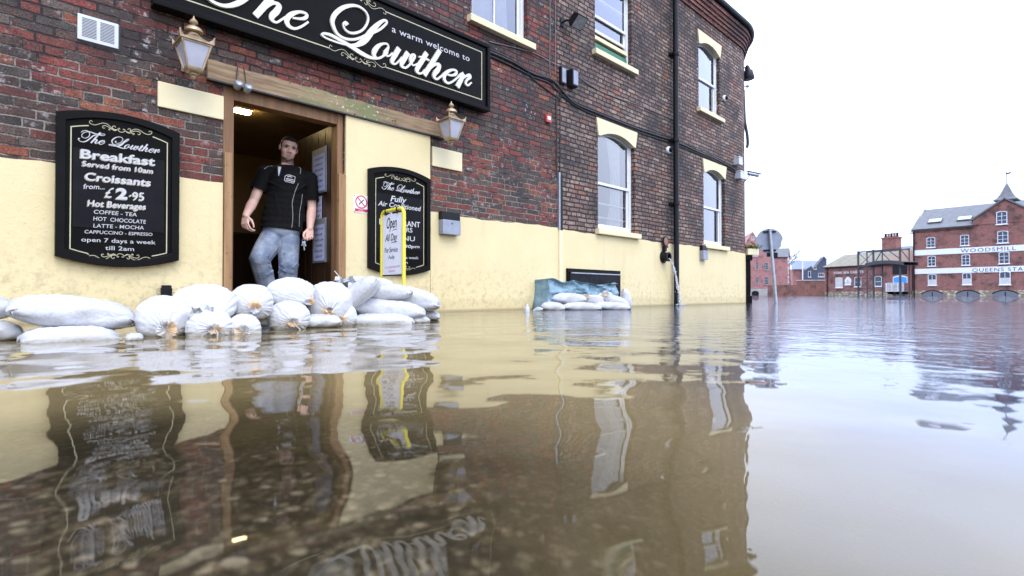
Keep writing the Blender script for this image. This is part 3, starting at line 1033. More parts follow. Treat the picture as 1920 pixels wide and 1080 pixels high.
# ------------------------------------------------------------------ sash windows
def sash(o, label, rail, arch=0.0, bars=(), lower_up=0.0, curtain=None, sill=True, lint=True, mull=(), far=False):
    t0, t1, z0, z1 = o
    w, h = t1 - t0, z1 - z0
    y = DEP - 0.055
    f = MB()
    fw = 0.052
    f.rbox(t0 + 0.002, t0 + fw, y, y + 0.07, z0, z1, 0.004)
    f.rbox(t1 - fw, t1 - 0.002, y, y + 0.07, z0, z1, 0.004)
    f.rbox(t0 + fw, t1 - fw, y, y + 0.07, z0 + 0.001, z0 + 0.055, 0.004)
    # arched head
    if arch:
        n = 12
        top = []
        for i in range(n + 1):
            s = i / n
            top.append((t0 + fw + (w - 2 * fw) * s, z1 - 0.07 - arch * (2 * s - 1) ** 2))
        poly = top + [(t1 - fw, z1), (t0 + fw, z1)]
        for i in range(n):
            f.add([(top[i][0], y + 0.01, top[i][1]), (top[i + 1][0], y + 0.01, top[i + 1][1]), (top[i + 1][0], y + 0.01, z1), (top[i][0], y + 0.01, z1),
                   (top[i][0], y + 0.06, top[i][1]), (top[i + 1][0], y + 0.06, top[i + 1][1])], [(0, 1, 2, 3), (1, 0, 4, 5)])
    else:
        f.rbox(t0 + fw, t1 - fw, y, y + 0.07, z1 - 0.07, z1 - 0.001, 0.004)
    # sashes: upper in front, lower behind
    sw = 0.035
    a, b = t0 + fw, t1 - fw
    for (zz0, zz1, yy) in ((rail - 0.02, z1 - 0.05, y + 0.012), (z0 + 0.055 + lower_up, rail + 0.02 + lower_up, y + 0.034)):
        f.rbox(a, a + sw, yy, yy + 0.02, zz0, zz1, 0.003)
        f.rbox(b - sw, b, yy, yy + 0.02, zz0, zz1, 0.003)
        f.rbox(a + sw, b - sw, yy - 0.004, yy + 0.022, zz0, zz0 + 0.04, 0.003)
        if yy > y + 0.02:
            f.rbox(a + sw, b - sw, yy, yy + 0.02, zz1 - 0.04, zz1, 0.003)
    for zb_ in bars:
        f.box(a + sw, b - sw, y + 0.052, y + 0.062, zb_ - 0.012, zb_ + 0.012)
    for m_ in mull:
        f.box(m_ - 0.011, m_ + 0.011, y + 0.014, y + 0.030, rail + 0.021, z1 - 0.06)
        f.box(m_ - 0.011, m_ + 0.011, y + 0.0345, y + 0.052, z0 + 0.06 + lower_up, rail - 0.021 + lower_up)
    fo = f.build('window', M['white_paint'], pub)
    props(fo, label)
    g = MB()
    g.add([(a, y + 0.021, rail), (b, y + 0.021, rail), (b, y + 0.021, z1 - 0.02), (a, y + 0.021, z1 - 0.02)], [(0, 1, 2, 3)])
    g.add([(a, y + 0.044, z0 + 0.06 + lower_up), (b, y + 0.044, z0 + 0.06 + lower_up), (b, y + 0.044, rail + lower_up), (a, y + 0.044, rail + lower_up)], [(0, 1, 2, 3)])
    g.build('pane', M['glass'], fo)
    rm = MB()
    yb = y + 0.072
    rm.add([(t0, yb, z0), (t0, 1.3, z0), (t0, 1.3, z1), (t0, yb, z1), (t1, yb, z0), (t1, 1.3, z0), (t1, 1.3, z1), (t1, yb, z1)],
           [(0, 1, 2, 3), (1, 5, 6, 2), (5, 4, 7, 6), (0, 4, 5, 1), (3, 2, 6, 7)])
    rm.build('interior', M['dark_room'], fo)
    for (c0, c1, mat) in (curtain or []):
        cm = MB()
        n = 26
        rows = 6
        vs = []
        for j in range(rows + 1):
            sag = 1 - 0.35 * math.sin(math.pi * j / rows) * (1 if c1 - c0 < 0.5 * w else 0.2)
            for i in range(n + 1):
                s = i / n
                cx = c1 - (c1 - c0) * (1 - s) * sag if c0 > (t0 + t1) / 2 - 0.2 else c0 + (c1 - c0) * s * sag
                vs.append((cx, yb + 0.03 + 0.018 * math.sin(s * 22) + 0.004 * math.sin(s * 51), z0 + 0.02 + (h - 0.05) * j / rows))
        cm.add(vs, [(j * (n + 1) + i, j * (n + 1) + i + 1, (j + 1) * (n + 1) + i + 1, (j + 1) * (n + 1) + i) for j in range(rows) for i in range(n)])
        cm.build('curtain', M[mat], fo, smooth=180)
    if sill:
        s_ = MB()
        s_.rbox(t0 - 0.07, t1 + 0.085, -0.075, y, z0 - 0.078, z0 - 0.0005, 0.008)
        s_.build('sill', M['cream_stone'], fo)
    if lint:
        n = 14
        zt, zb_, zc = z1 + 0.105, z1 - 0.145, z1 - 0.045
        poly = [(t0 - 0.055, zt), (t0 - 0.005, zb_)] + [(t0 + 0.045 + (w - 0.09) * i / n, zb_ + (zc - zb_) * (1 - (2 * i / n - 1) ** 2)) for i in range(n + 1)] + [(t1 + 0.005, zb_), (t1 + 0.055, zt)]
        l_ = MB()
        m = len(poly)
        # strip the arch into quads so that the face stays clean
        bot = poly[1:-1]
        topz = zt
        for i in range(len(bot) - 1):
            p, q = bot[i], bot[i + 1]
            pt = poly[0][0] if i == 0 else p[0]
            qt = poly[-1][0] if i == len(bot) - 2 else q[0]
            l_.add([(p[0], -0.022, p[1]), (q[0], -0.022, q[1]), (qt, -0.022, topz), (pt, -0.022, topz), (p[0], y, p[1]), (q[0], y, q[1]), (pt, 0.01, topz), (qt, 0.01, topz)],
                   [(0, 1, 2, 3), (1, 0, 4, 5), (3, 2, 7, 6)])
        l_.add([(poly[0][0], -0.022, zt), (poly[0][0], 0.01, zt), (poly[1][0], 0.01, zb_), (poly[1][0], -0.022, zb_)], [(0, 1, 2, 3)])
        l_.add([(poly[-1][0], -0.022, zt), (poly[-1][0], 0.01, zt), (poly[-2][0], 0.01, zb_), (poly[-2][0], -0.022, zb_)], [(3, 2, 1, 0)])
        l_.build('lintel', M['cream_stone'], fo)
    return fo


sash(W1, 'upper white window above the name board', 4.35, mull=[(W1[0] + W1[1]) / 2 - 0.02], curtain=[(W1[0] + 0.1, W1[0] + 0.75, 'white_cloth')], lint=True)
w2 = sash(W2, 'upper white window with its bottom sash raised over a green board', 4.32, lower_up=0.30, lint=True)
g_ = MB()
g_.box(W2[0] + 0.054, W2[1] - 0.054, DEP - 0.062, DEP - 0.057, W2[2] + 0.002, W2[2] + 0.165)
g_.build('green_board', M['denim_bin'], w2)
g_ = MB()
g_.box(W2[0] + 0.054, W2[1] - 0.054, DEP - 0.075, DEP + 0.01, W2[2] + 0.212, W2[2] + 0.268)
g_.build('wooden_rail', M['cream_stone'], w2)
sash(W3, 'upper arched white window beside the rounded corner', 4.33, arch=0.10, curtain=[(W3[1] - 0.34, W3[1] - 0.05, 'drab_cloth')])
sash(W4, 'lower arched white window with pale curtain and two bars', 1.845, arch=0.10, bars=(1.56, 1.35), curtain=[(W4[0] + 0.42, W4[1] - 0.16, 'white_cloth')])
sash(W5, 'lower arched white window beside the rounded corner', 1.88, arch=0.10, curtain=[(W5[1] - 0.42, W5[1] - 0.06, 'drab_cloth')])
sash(UPL[0], 'upper white window at the far end of the front', 4.35)

# ------------------------------------------------------------------ cornice, gutter, roof following the rounded corner
prof = [(0.0, 5.46), (0.03, 5.46), (0.03, 5.53), (0.055, 5.53), (0.055, 5.60), (0.08, 5.60), (0.08, 5.67), (0.105, 5.67), (0.105, 5.74), (0.13, 5.74), (0.13, 5.82)]


def sweep(profile, mat, name, smooth=None):
    mb = MB()
    path = [(T0, 0.0, 0)] + [(TC - 0.001, 0.0, 0)] + [(0, 0, math.pi / 2 * i / 24) for i in range(1, 25)]
    rows = []
    for k, (x, y, ph) in enumerate(path):
        row = []
        for o, z in profile:
            if k < 2:
                row.append(((x, -o, z), x))
            else:
                c = corner(RC, ph, o)
                row.append(((c[0], c[1], z), TC + RC * ph))
        rows.append(row)
    last = rows[-1]
    rows.append([((p[0], p[1] + 6.5, p[2]), u + 6.5) for p, u in last])
    for i in range(len(rows) - 1):
        for j in range(len(profile) - 1):
            a, b, c, d = rows[i][j], rows[i + 1][j], rows[i + 1][j + 1], rows[i][j + 1]
            oj = profile[j][1] + profile[j][0]
            ok = profile[j + 1][1] + profile[j + 1][0]
            mb.add([a[0], b[0], c[0], d[0]], [(0, 1, 2, 3)], [[(a[1], oj), (b[1], oj), (b[1], ok), (a[1], ok)]])
    return mb.build(name, mat, pub, smooth=smooth)


sweep(prof, M['brick_cornice'], 'cornice')
gut = [(0.12, 5.835)] + [(0.165 + 0.048 * math.cos(a), 5.885 + 0.055 * math.sin(a)) for a in [R(q) for q in range(200, 391, 19)]] + [(0.12, 5.94)]
sweep(gut, M['black_iron'], 'gutter', 50)
sweep([(0.16, 5.93), (-4.0, 8.2)], M['slate'], 'roof')

# black shopfront post and planter past the rounded corner
pc = corner(RC, R(PHI_S) + 0.04, 0.0)
pp = MB()
A = R(PHI_S) + 0.05
Mp = Matrix.Translation((*corner(RC, A, 0.0), 0)) @ rotm('Z', A)
for z0, z1, hw, pr_ in ((-0.7, 0.16, 0.17, 0.13), (0.161, 0.93, 0.14, 0.10), (0.931, 1.05, 0.18, 0.14)):
    pp.rbox(-hw, hw, -pr_, 0.05, z0, z1, 0.012, Mp)
pp.box(-0.08, 0.08, -0.108, -0.101, 0.25, 0.85, Mp)
pp.build('door_pilaster', M['black_gloss'], pub)
# ------------------------------------------------------------------ the big name board
SO = 0.10                                   # how far the board face stands off the wall
ST, SZ0 = W.tz(600, HZ, SO)[0], 2.295
SL, SR = W.tz(282, HZ, SO)[0] - ST, W.tz(917, HZ, SO)[0] - ST
SH = 0.775


def crop(pts, ox, oy, sc):
    return [(ox + p[0] / sc, oy + p[1] / sc, (p[2] if len(p) > 2 else 12) / sc) for p in pts]


def to_local(pts, o, t0, z0):
    """picture points on a board face -> local (x, z, width)"""
    out = []
    for p in pts:
        t, z = W.tz(p[0], p[1], o)
        s = 0.5 * (W.tz(p[0], p[1] - 5, o)[1] - W.tz(p[0], p[1] + 5, o)[1]) / 5 + 0.5 * abs(W.tz(p[0] + 5, HZ, o)[0] - W.tz(p[0] - 5, HZ, o)[0]) / 5
        out.append((t - t0, z - z0, p[2] * s / 2))
    return out


name_strokes = []
A5 = (380, 0, 9.143)
name_strokes.append(crop([(1520, -440, 105), (1330, -230, 112), (1140, 0, 112), (1000, 165, 112), (890, 285, 110)], *A5))
name_strokes.append(crop([(960, 275, 25), (1040, 180, 38), (1120, 105, 50), (1215, 62, 55), (1300, 110, 85), (1255, 205, 105), (1185, 275, 100), (1172, 335, 78), (1205, 378, 50), (1260, 393, 38), (1340, 348, 36), (1400, 305, 34)], *A5))
name_strokes.append(crop([(1530, 318, 30), (1660, 332, 42), (1745, 318, 58), (1775, 268, 50), (1720, 226, 44), (1620, 218, 52), (1500, 262, 80), (1430, 345, 88), (1445, 430, 80), (1500, 482, 58), (1580, 502, 42), (1690, 460, 38), (1800, 385, 32)], *A5))
A2 = (590, 0, 8.307)
name_strokes.append(crop([(495, 400, 78), (470, 368, 60), (435, 385, 26), (455, 455, 30), (520, 512, 32), (610, 524, 36), (720, 484, 34), (795, 395, 32), (822, 290, 30), (780, 190, 30), (680, 115, 36), (560, 96, 46), (420, 135, 62),
                          (310, 225, 70), (265, 325, 66), (282, 430, 56), (345, 540, 44), (450, 607, 38), (580, 625, 36), (690, 600, 36), (770, 560, 34)], *A2))
name_strokes.append(crop([(880, 528, 34), (1000, 468, 36), (1095, 385, 32), (1108, 340, 32), (1060, 328, 38), (970, 390, 62), (885, 480, 84), (815, 575, 95), (740, 655, 92), (645, 708, 62), (540, 712, 34), (430, 697, 28), (280, 650, 28), (150, 595, 28),
                          (98, 550, 28), (140, 532, 36), (250, 562, 46), (400, 645, 52), (560, 740, 62), (700, 830, 66), (820, 893, 52), (920, 920, 34), (990, 913, 30), (1060, 876, 30)], *A2))
name_strokes.append(crop([(1098, 820, 70), (1118, 778, 46), (1135, 740, 30), (1115, 695, 26), (1050, 690, 32), (975, 728, 58), (918, 805, 72), (912, 865, 56), (950, 912, 34), (1000, 915, 28), (1055, 880, 30), (1088, 835, 66), (1092, 808, 74)], *A2))
A3 = (690, 50, 7.714)
name_strokes.append(crop([(232, 400, 22), (262, 432, 24), (300, 425, 24), (345, 388, 26)], *A3))
name_strokes.append(crop([(438, 318, 66), (375, 425, 66), (335, 498, 58), (342, 537, 38), (385, 545, 24), (440, 500, 24), (480, 450, 26)], *A3))
name_strokes.append(crop([(566, 380, 66), (505, 485, 66), (470, 550, 58), (490, 592, 38), (540, 598, 28), (600, 545, 28), (652, 465, 34), (662, 425, 32), (632, 412, 30), (606, 450, 46), (602, 515, 36), (640, 566, 22), (700, 545, 22)], *A3))
name_strokes.append(crop([(836, 385, 62), (765, 505, 64), (702, 605, 62), (694, 650, 52), (722, 682, 32), (765, 678, 24), (812, 628, 22)], *A3))
name_strokes.append(crop([(722, 440, 20), (800, 466, 26), (872, 494, 24)], *A3))
name_strokes.append(crop([(1026, 352, 60), (930, 505, 62), (855, 622, 62), (798, 712, 62)], *A3))
name_strokes.append(crop([(838, 680, 18), (900, 600, 24), (965, 552, 36), (1015, 566, 50), (998, 625, 62), (950, 688, 60), (942, 738, 42), (982, 766, 28), (1045, 722, 24), (1092, 680, 24)], *A3))
name_strokes.append(crop([(1132, 702, 20), (1200, 712, 28), (1252, 692, 38), (1264, 652, 30), (1212, 632, 28), (1142, 655, 42), (1088, 712, 52), (1092, 782, 44), (1140, 824, 30), (1208, 800, 24), (1275, 745, 24), (1330, 692, 28), (1362, 682, 34)], *A3))
name_strokes.append(crop([(1368, 690, 48), (1332, 768, 60), (1276, 880, 64)], *A3))
name_strokes.append(crop([(1352, 760, 20), (1405, 722, 30), (1450, 712, 44), (1458, 742, 40), (1415, 778, 30), (1398, 828, 30), (1428, 856, 24), (1480, 815, 18)], *A3))
name_local = [to_local(s, SO, ST, SZ0) for s in name_strokes]

# the small copies of the name on the two menu boards share the same pen strokes; their T is drawn from the left board
MB_O = 0.055
bA, bB = W.tz(130 + 745 / 10.105, 220 + 518 / 10.105, MB_O), W.tz(130 + 1715 / 10.105, 220 + 640 / 10.105, MB_O)
sA, sB = to_local(crop([(90, 545)], *A2), SO, ST, SZ0)[0], to_local(crop([(1480, 815)], *A3), SO, ST, SZ0)[0]
K = (sB[0] - sA[0]) / (bB[0] - bA[0])
A6 = (130, 220, 10.105)
t_strokes = [crop([(222, 278, 9), (268, 248, 10), (330, 246, 12), (382, 292, 12), (372, 355, 12), (305, 392, 10), (243, 368, 10), (240, 320, 10), (298, 276, 12), (380, 268, 14), (480, 302, 18), (570, 328, 18), (640, 342, 10), (674, 322, 9), (635, 308, 9), (565, 322, 9), (515, 345, 14)], *A6),
             crop([(505, 330, 14), (455, 345, 18), (400, 390, 20), (335, 442, 20), (270, 466, 14), (208, 455, 11), (170, 420, 10), (178, 402, 22), (195, 412, 24)], *A6)]
for s in t_strokes:
    lo = []
    for p in s:
        t, z = W.tz(p[0], p[1], MB_O)
        px2m = 1.0 / 275.0
        lo.append(((t - bA[0]) * K + sA[0], (z - bA[1]) * K * 0.97 + sA[1], p[2] * px2m * K))
    name_local.append(lo)

A7 = (600, 90, 13.714)
scroll_px = [[(0, 135, 14), (120, 175, 14), (240, 213, 14)],
             [(310, 180), (265, 135), (235, 175), (260, 230), (370, 285), (480, 255), (570, 245), (660, 290), (740, 390), (800, 455), (870, 480)],
             [(600, 400), (560, 400), (545, 350), (590, 325), (660, 360), (740, 430), (800, 480)], [(850, 410), (830, 365), (795, 360), (770, 395), (800, 450)],
             [(720, 485), (685, 455), (720, 438), (780, 470), (830, 500, 30), (885, 480, 20)], [(950, 480), (930, 440), (905, 470), (940, 550), (1020, 570), (1070, 530), (1040, 480), (1020, 505)],
             [(1080, 540, 14), (1140, 600, 30), (1200, 612, 16), (1280, 640), (1265, 668), (1240, 650)], [(1130, 505), (1165, 475), (1200, 510), (1180, 575)],
             [(1190, 570), (1260, 515), (1340, 508), (1420, 560), (1500, 640), (1590, 695), (1675, 680), (1680, 620), (1635, 598), (1620, 620)],
             [(1200, 590), (1300, 565), (1385, 590), (1420, 650), (1395, 688), (1360, 660)], [(1690, 690, 14), (1800, 728, 14), (1920, 768, 14)]]
scroll_local = [to_local(crop(s, *A7), SO, ST, SZ0) for s in scroll_px]
sc_a, sc_b = scroll_local[0][-1], scroll_local[-1][0]
SCX, SCZ, SCW = (sc_a[0] + sc_b[0]) / 2, (sc_a[1] + sc_b[1]) / 2, sc_b[0] - sc_a[0]
SCROLL = [[(p[0] - SCX, p[1] - SCZ, p[2]) for p in s] for s in scroll_local[1:-1]]


def scroll(mb, cx, cz, y, k=1.0, flip=1, th=0.0008):
    for i, s in enumerate(SCROLL):
        mb.stroke([(cx + p[0] * k, cz + p[1] * k * flip, max(p[2] * k, 0.0035)) for p in s], y - i * 0.0004, th, 6, 0.00001)


sign = thing('name_board', 'long black pub name board with raised cream script lettering above the doorway', 'sign', W.P(ST, SZ0), W.rot)
b = MB()
b.box(SL + 0.045, SR - 0.045, -SO, -0.02, 0.045, SH - 0.045)
b.build('panel', M['black_gloss'], sign)
b = MB()
for (x0, x1, z0, z1) in ((SL, SR, 0, 0.044), (SL, SR, SH - 0.044, SH), (SL, SL + 0.044, 0.0445, SH - 0.0445), (SR - 0.044, SR, 0.0445, SH - 0.0445)):
    b.rbox(x0, x1, -SO - 0.024, -0.012, z0, z1, 0.009)
b.build('frame', M['black_gloss'], sign)
for x in (SL + 0.4, 0.4, SR - 0.35):
    b = MB()
    b.box(x - 0.03, x + 0.03, -0.02, 0.0, -0.06, 0.5)
    b.build('bracket', M['black_iron'], sign)
b = MB()
yl = -SO - 0.0012
lw_ = 0.009
ix0, ix1, iz0, iz1 = SL + 0.115, SR - 0.115, 0.115, SH - 0.115
for cz, fl_ in ((iz0, 1), (iz1, -1)):
    for (p, q) in (((ix0, cz), (SCX - SCW / 2, cz)), ((SCX + SCW / 2, cz), (ix1, cz))):
        b.stroke([(p[0], p[1], lw_), (q[0], q[1], lw_)], yl + 0.0012, 0.0012, 2)
    scroll(b, SCX, cz, yl, 1.0, fl_)
for x in (ix0, ix1):
    b.stroke([(x, iz0 - lw_ / 2, lw_), (x, iz1 + lw_ / 2, lw_)], yl + 0.0012, 0.0014, 2)
b.build('border_line', M['gold_line'], sign)
b = MB()
for i, s in enumerate(name_local):
    b.stroke(s, -SO, 0.016 + 0.0005 * i, 8, 0.00002)
b.build('script_lettering', M['ivory'], sign)
b = MB()
p0, p1 = W.tz(734.5, 59.5, SO), W.tz(880, 115.5, SO)
put_text(b, 'a warm welcome to', (p0[0] - ST, p0[1] - SZ0), (p1[0] - ST, p1[1] - SZ0), 0.066, -SO - 0.0025, bold=0.004, space=1.06)
b.build('small_lettering', M['chalk'], sign)


# ------------------------------------------------------------------ the two menu boards
def menu_board(label, pxl, pxr, lines, extra):
    tl, tr = W.t(pxl, MB_O), W.t(pxr, MB_O)
    tc = (tl + tr) / 2
    z0 = 0.445
    hw = (tr - tl) / 2
    H = 0.955
    bo = thing('menu_board', label, 'menu board', W.P(tc, z0), W.rot)

    def arch(w, zb, zt, ri, n=16):
        low = [(-w + 2 * w * i / n, zb - ri * (1 - (2 * i / n - 1) ** 2)) for i in range(n + 1)]
        up = [(w - 2 * w * i / n, zt + ri * (1 - (2 * i / n - 1) ** 2)) for i in range(n + 1)]
        return low, up

    def ring(mb, wo, zo0, zo1, wi, zi0, zi1, y, ri, th):
        lo_, uo = arch(wo, zo0, zo1, ri)
        li, ui = arch(wi, zi0, zi1, ri)
        O, I = lo_ + uo, li + ui
        n = len(O)
        for i in range(n):
            j = (i + 1) % n
            mb.add([(O[i][0], y, O[i][1]), (O[j][0], y, O[j][1]), (I[j][0], y, I[j][1]), (I[i][0], y, I[i][1]),
                    (O[i][0], y + th, O[i][1]), (O[j][0], y + th, O[j][1]), (I[j][0], y + th, I[j][1]), (I[i][0], y + th, I[i][1])],
                   [(0, 1, 2, 3), (1, 0, 4, 5), (3, 2, 6, 7)])

    f = MB()
    ring(f, hw, 0, H, hw - 0.05, 0.048, H - 0.048, -MB_O - 0.014, 0.062, 0.068)
    f.build('frame', M['black_gloss'], bo, bevel=0.004)
    p = MB()
    lo_, up = arch(hw - 0.045, 0.044, H - 0.044, 0.062)
    p.prism(lo_ + up, -MB_O + 0.004, -0.002)
    p.build('panel', M['black_board'], bo)
    iw, ia, ib = hw - 0.078, 0.052, H - 0.085
    s = MB()
    s.box(-iw + 0.012, iw - 0.018, -MB_O - 0.001, -MB_O + 0.003, extra['slate'][0], extra['slate'][1])
    s.build('slate_panel', M['slate_panel'], bo)
    bl = MB()
    lo_, up = arch(iw, ia, ib, 0.050, 24)
    k = 0.62
    g = SCW * k / 2
    for row in (lo_, up):
        a = [q for q in row if q[0] < -g - 0.002] + ([(-g, row[12][1] - 0.014 * (1 if row is up else -1))] if row is lo_ else [])
        bq = [q for q in row if q[0] > g + 0.002]
        a = sorted([q for q in a], key=lambda q: q[0])
        bq = sorted(bq, key=lambda q: q[0])
        for part in (a, bq):
            if len(part) > 1:
                bl.stroke([(q[0], q[1], 0.0065) for q in part], -MB_O + 0.003, 0.0012, 2)
        scroll(bl, 0, row[12][1] - (0.004 if row is up else -0.004), -MB_O + 0.002, k, 1 if row is up else -1)
    for sx in (-1, 1):
        bl.stroke([(sx * iw, ia - 0.003, 0.0065), (sx * iw, ib + 0.003, 0.0065)], -MB_O + 0.003, 0.0014, 2)
    bl.build('border_line', M['gold_line'], bo)
    nm = MB()
    sa = extra['scrA']
    sb = extra['scrB']
    a0, b0 = W.tz(*sa, MB_O), W.tz(*sb, MB_O)
    kk = (b0[0] - a0[0]) / (sB[0] - sA[0])
    for i, st in enumerate(name_local):
        nm.stroke([((q[0] - sA[0]) * kk + a0[0] - tc, (q[1] - sA[1]) * kk + a0[1] - z0, max(q[2] * kk, 0.0035)) for q in st], -MB_O + 0.003, 0.0012 + 0.0002 * i, 6, 0.00001)
    nm.build('script_lettering', M['chalk'], bo)
    tx, sh = MB(), MB()
    for (txt, xl, yl_, xr, yr, hpx, bold, shear, shade) in lines:
        a0, b0 = W.tz(xl, yl_, MB_O), W.tz(xr, yr, MB_O)
        hm = W.tz(xl, yl_ - hpx, MB_O)[1] - a0[1]
        A_, B_ = (a0[0] - tc, a0[1] - z0), (b0[0] - tc, b0[1] - z0)
        put_text(tx, txt, A_, B_, hm, -MB_O - 0.0032, bold, shear)
        if shade:
            d = 0.0055
            put_text(sh, txt, (A_[0] - d, A_[1] - d), (B_[0] - d, B_[1] - d), hm, -MB_O - 0.0024, bold, shear)
    tx.build('menu_lettering', M['chalk'], bo)
    if sh.v:
        sh.build('lettering_shade', M['chalk_shade'], bo)
    return bo


menu_board('wide black menu board listing breakfast and hot drinks, left of the open doorway', 101.5, 334.5, [
    ('Breakfast', 151, 295.5, 291, 310.7, 17, 0.022, 0.05, 1), ('Served from 10am', 154.4, 310.7, 287, 325.5, 10, 0.012, 0.05, 1),
    ('Croissants', 159.5, 337, 282.8, 349.4, 15, 0.02, 0.1, 1), ('from...', 156.5, 354, 196, 355, 9.5, 0.01, 0.2, 0), ('£', 196, 370, 214.5, 371, 20, 0.0, 0.35, 1),
    ('2', 217.6, 372, 239, 373.3, 20, 0.045, 0.05, 1), ('·95', 243, 374.5, 270.5, 376.5, 16, 0.008, 0.05, 1), ('Hot Beverages', 164.6, 386, 273.6, 393, 12, 0.014, 0.1, 1),
    ('COFFEE - TEA', 175.8, 400.4, 256.3, 406, 7.6, 0.006, 0.1, 0), ('HOT  CHOCOLATE', 174.8, 413.2, 273.6, 419.7, 7.8, 0.006, 0.1, 0),
    ('LATTE - MOCHA', 174.8, 426.4, 269.5, 430.5, 7.4, 0.004, 0.1, 0), ('CAPPUCCINO - ESPRESSO', 158.5, 437.4, 285.8, 442.5, 6.6, 0.005, 0.1, 0),
    ('open 7 days a week', 152.4, 452.6, 291.5, 458.2, 8.2, 0.004, 0, 0), ('till 2am', 197.2, 468.4, 251.2, 470.8, 8.2, 0.004, 0, 0)],
    dict(slate=(0.20, 0.735), scrA=(130 + 745 / 10.105, 220 + 518 / 10.105), scrB=(130 + 1715 / 10.105, 220 + 640 / 10.105)))
menu_board('black menu board advertising a restaurant, half hidden behind the yellow framed stand', 690.5, 806, [
    ('Fully', 731.7, 377, 762, 381, 11, 0.02, 0.25, 0), ('Air Conditioned', 708.5, 385, 789, 396, 9.5, 0.014, 0.2, 0), ('BAR', 727, 405.5, 762, 409, 8.5, 0.012, 0, 0),
    ('RESTAURANT', 711, 420.5, 787.5, 426.5, 11, 0.014, 0, 0), ('UPSTAIRS', 722, 432, 773, 436, 9, 0.012, 0, 0), ('MENU', 734, 449.5, 777.5, 452.5, 9.5, 0.004, 0, 0),
    ('12am-8:30pm', 716, 463.3, 786.5, 465.3, 6, 0.016, 0.15, 0), ('open 7 days a week', 715, 484.2, 784.5, 486, 5.6, 0.004, 0, 0), ('till 2am', 733, 494, 764, 494.6, 5.6, 0.004, 0, 0)],
    dict(slate=(0.20, 0.735), scrA=(640 + 368 / 3.6, 280 + 276 / 3.6), scrB=(640 + 530 / 3.6, 280 + 303 / 3.6)))


# ------------------------------------------------------------------ brass lanterns
def lantern_proto(px, py, label):
    o = 0.30
    t, z = W.tz(px, py, o)
    ln = thing('wall_lantern', label, 'lantern', W.P(t, z), W.rot, 'brass lanterns either side of the doorway')
    # z = 0 is the eaves of the cap; local y = 0 on the wall face, lamp axis at y = -o
    Mc = Matrix.Translation((0, -o, 0))
    S = math.sqrt(2)
    c = MB()
    c.lathe([(0.136 * S, -0.012), (0.138 * S, 0.0), (0.120 * S, 0.012), (0.085 * S, 0.030), (0.055 * S, 0.055), (0.042 * S, 0.075)], 4, Mc, True)
    c.lathe([(0.050, 0.076), (0.046, 0.095), (0.040, 0.100)], 16, Mc)
    for k in range(4):
        a = math.pi / 2 * k + math.pi / 4
        x, y = 0.133 * S * math.cos(a), 0.133 * S * math.sin(a)
        T = Mc @ Matrix.Translation((x, y, 0.0)) @ rotm('Z', a)
        c.add([tuple(T @ Vector(q)) for q in ((-0.045, -0.006, 0.016), (0.004, -0.006, 0.0), (0.010, -0.006, 0.058), (-0.012, -0.006, 0.030), (-0.045, 0.006, 0.016), (0.004, 0.006, 0.0), (0.010, 0.006, 0.058), (-0.012, 0.006, 0.030))],
              [(0, 1, 2, 3), (7, 6, 5, 4), (0, 4, 5, 1), (1, 5, 6, 2), (2, 6, 7, 3), (3, 7, 4, 0)])
    c.build('cap', M['brass'], ln, smooth=35)
    c = MB()
    c.lathe([(0.062, 0.104), (0.078, 0.112), (0.074, 0.130), (0.055, 0.152), (0.028, 0.166), (0.016, 0.172), (0.014, 0.180), (0.034, 0.192), (0.037, 0.206), (0.024, 0.222), (0.010, 0.240), (0.003, 0.262)], 20, Mc)
    c.lathe([(0.030, 0.098), (0.030, 0.106)], 12, Mc)
    c.build('finial', M['brass'], ln, smooth=50)
    f = MB()
    zt, zb_, rt, rb_ = -0.014, -0.232, 0.118, 0.062
    for k in range(4):
        a = math.pi / 2 * k + math.pi / 4
        ca, sa = math.cos(a) * S, math.sin(a) * S
        f.tube([tuple(Mc @ Vector((ca * rt, sa * rt, zt))), tuple(Mc @ Vector((ca * rb_, sa * rb_, zb_)))], 0.0095, 6)
        b_ = a + math.pi / 2
        for z_, r_ in ((zt - 0.006, rt - 0.001), (zb_, rb_)):
            f.tube([tuple(Mc @ Vector((ca * r_, sa * r_, z_))), tuple(Mc @ Vector((math.cos(b_) * S * r_, math.sin(b_) * S * r_, z_)))], 0.0085, 6)
    f.lathe([(0.066 * S, -0.228), (0.064 * S, -0.246), (0.048 * S, -0.262), (0.030 * S, -0.272)], 4, Mc, True)
    f.lathe([(0.036, -0.273), (0.030, -0.287), (0.016, -0.292), (0.020, -0.306), (0.012, -0.320)], 14, Mc)
    f.build('frame', M['brass'], ln, smooth=40)
    g = MB()
    for k in range(4):
        a0_, a1_ = math.pi / 2 * k + math.pi / 4, math.pi / 2 * k + 3 * math.pi / 4
        q = []
        for (a, r_, z_) in ((a0_, rt - 0.004, zt - 0.012), (a1_, rt - 0.004, zt - 0.012), (a1_, rb_ - 0.004, zb_ + 0.004), (a0_, rb_ - 0.004, zb_ + 0.004)):
            q.append(tuple(Mc @ Vector((math.cos(a) * S * r_, math.sin(a) * S * r_, z_))))
        g.add(q, [(3, 2, 1, 0)])
    g.build('pane', M['frosted'], ln)
    w_ = MB()
    w_.rbox(-0.035, 0.035, -0.014, -0.001, -0.17, 0.02, 0.008)
    w_.tube([(0, -0.01, -0.02), (0, -0.07, 0.012), (0, -0.13, 0.006), (0, -o + 0.145, -0.004)], 0.011, 8)
    w_.tube([(0, -0.01, -0.13), (0, -0.06, -0.15), (0, -0.12, -0.12), (0, -0.145, -0.07)], 0.009, 8)
    w_.build('bracket', M['brass'], ln, smooth=40)
    return ln


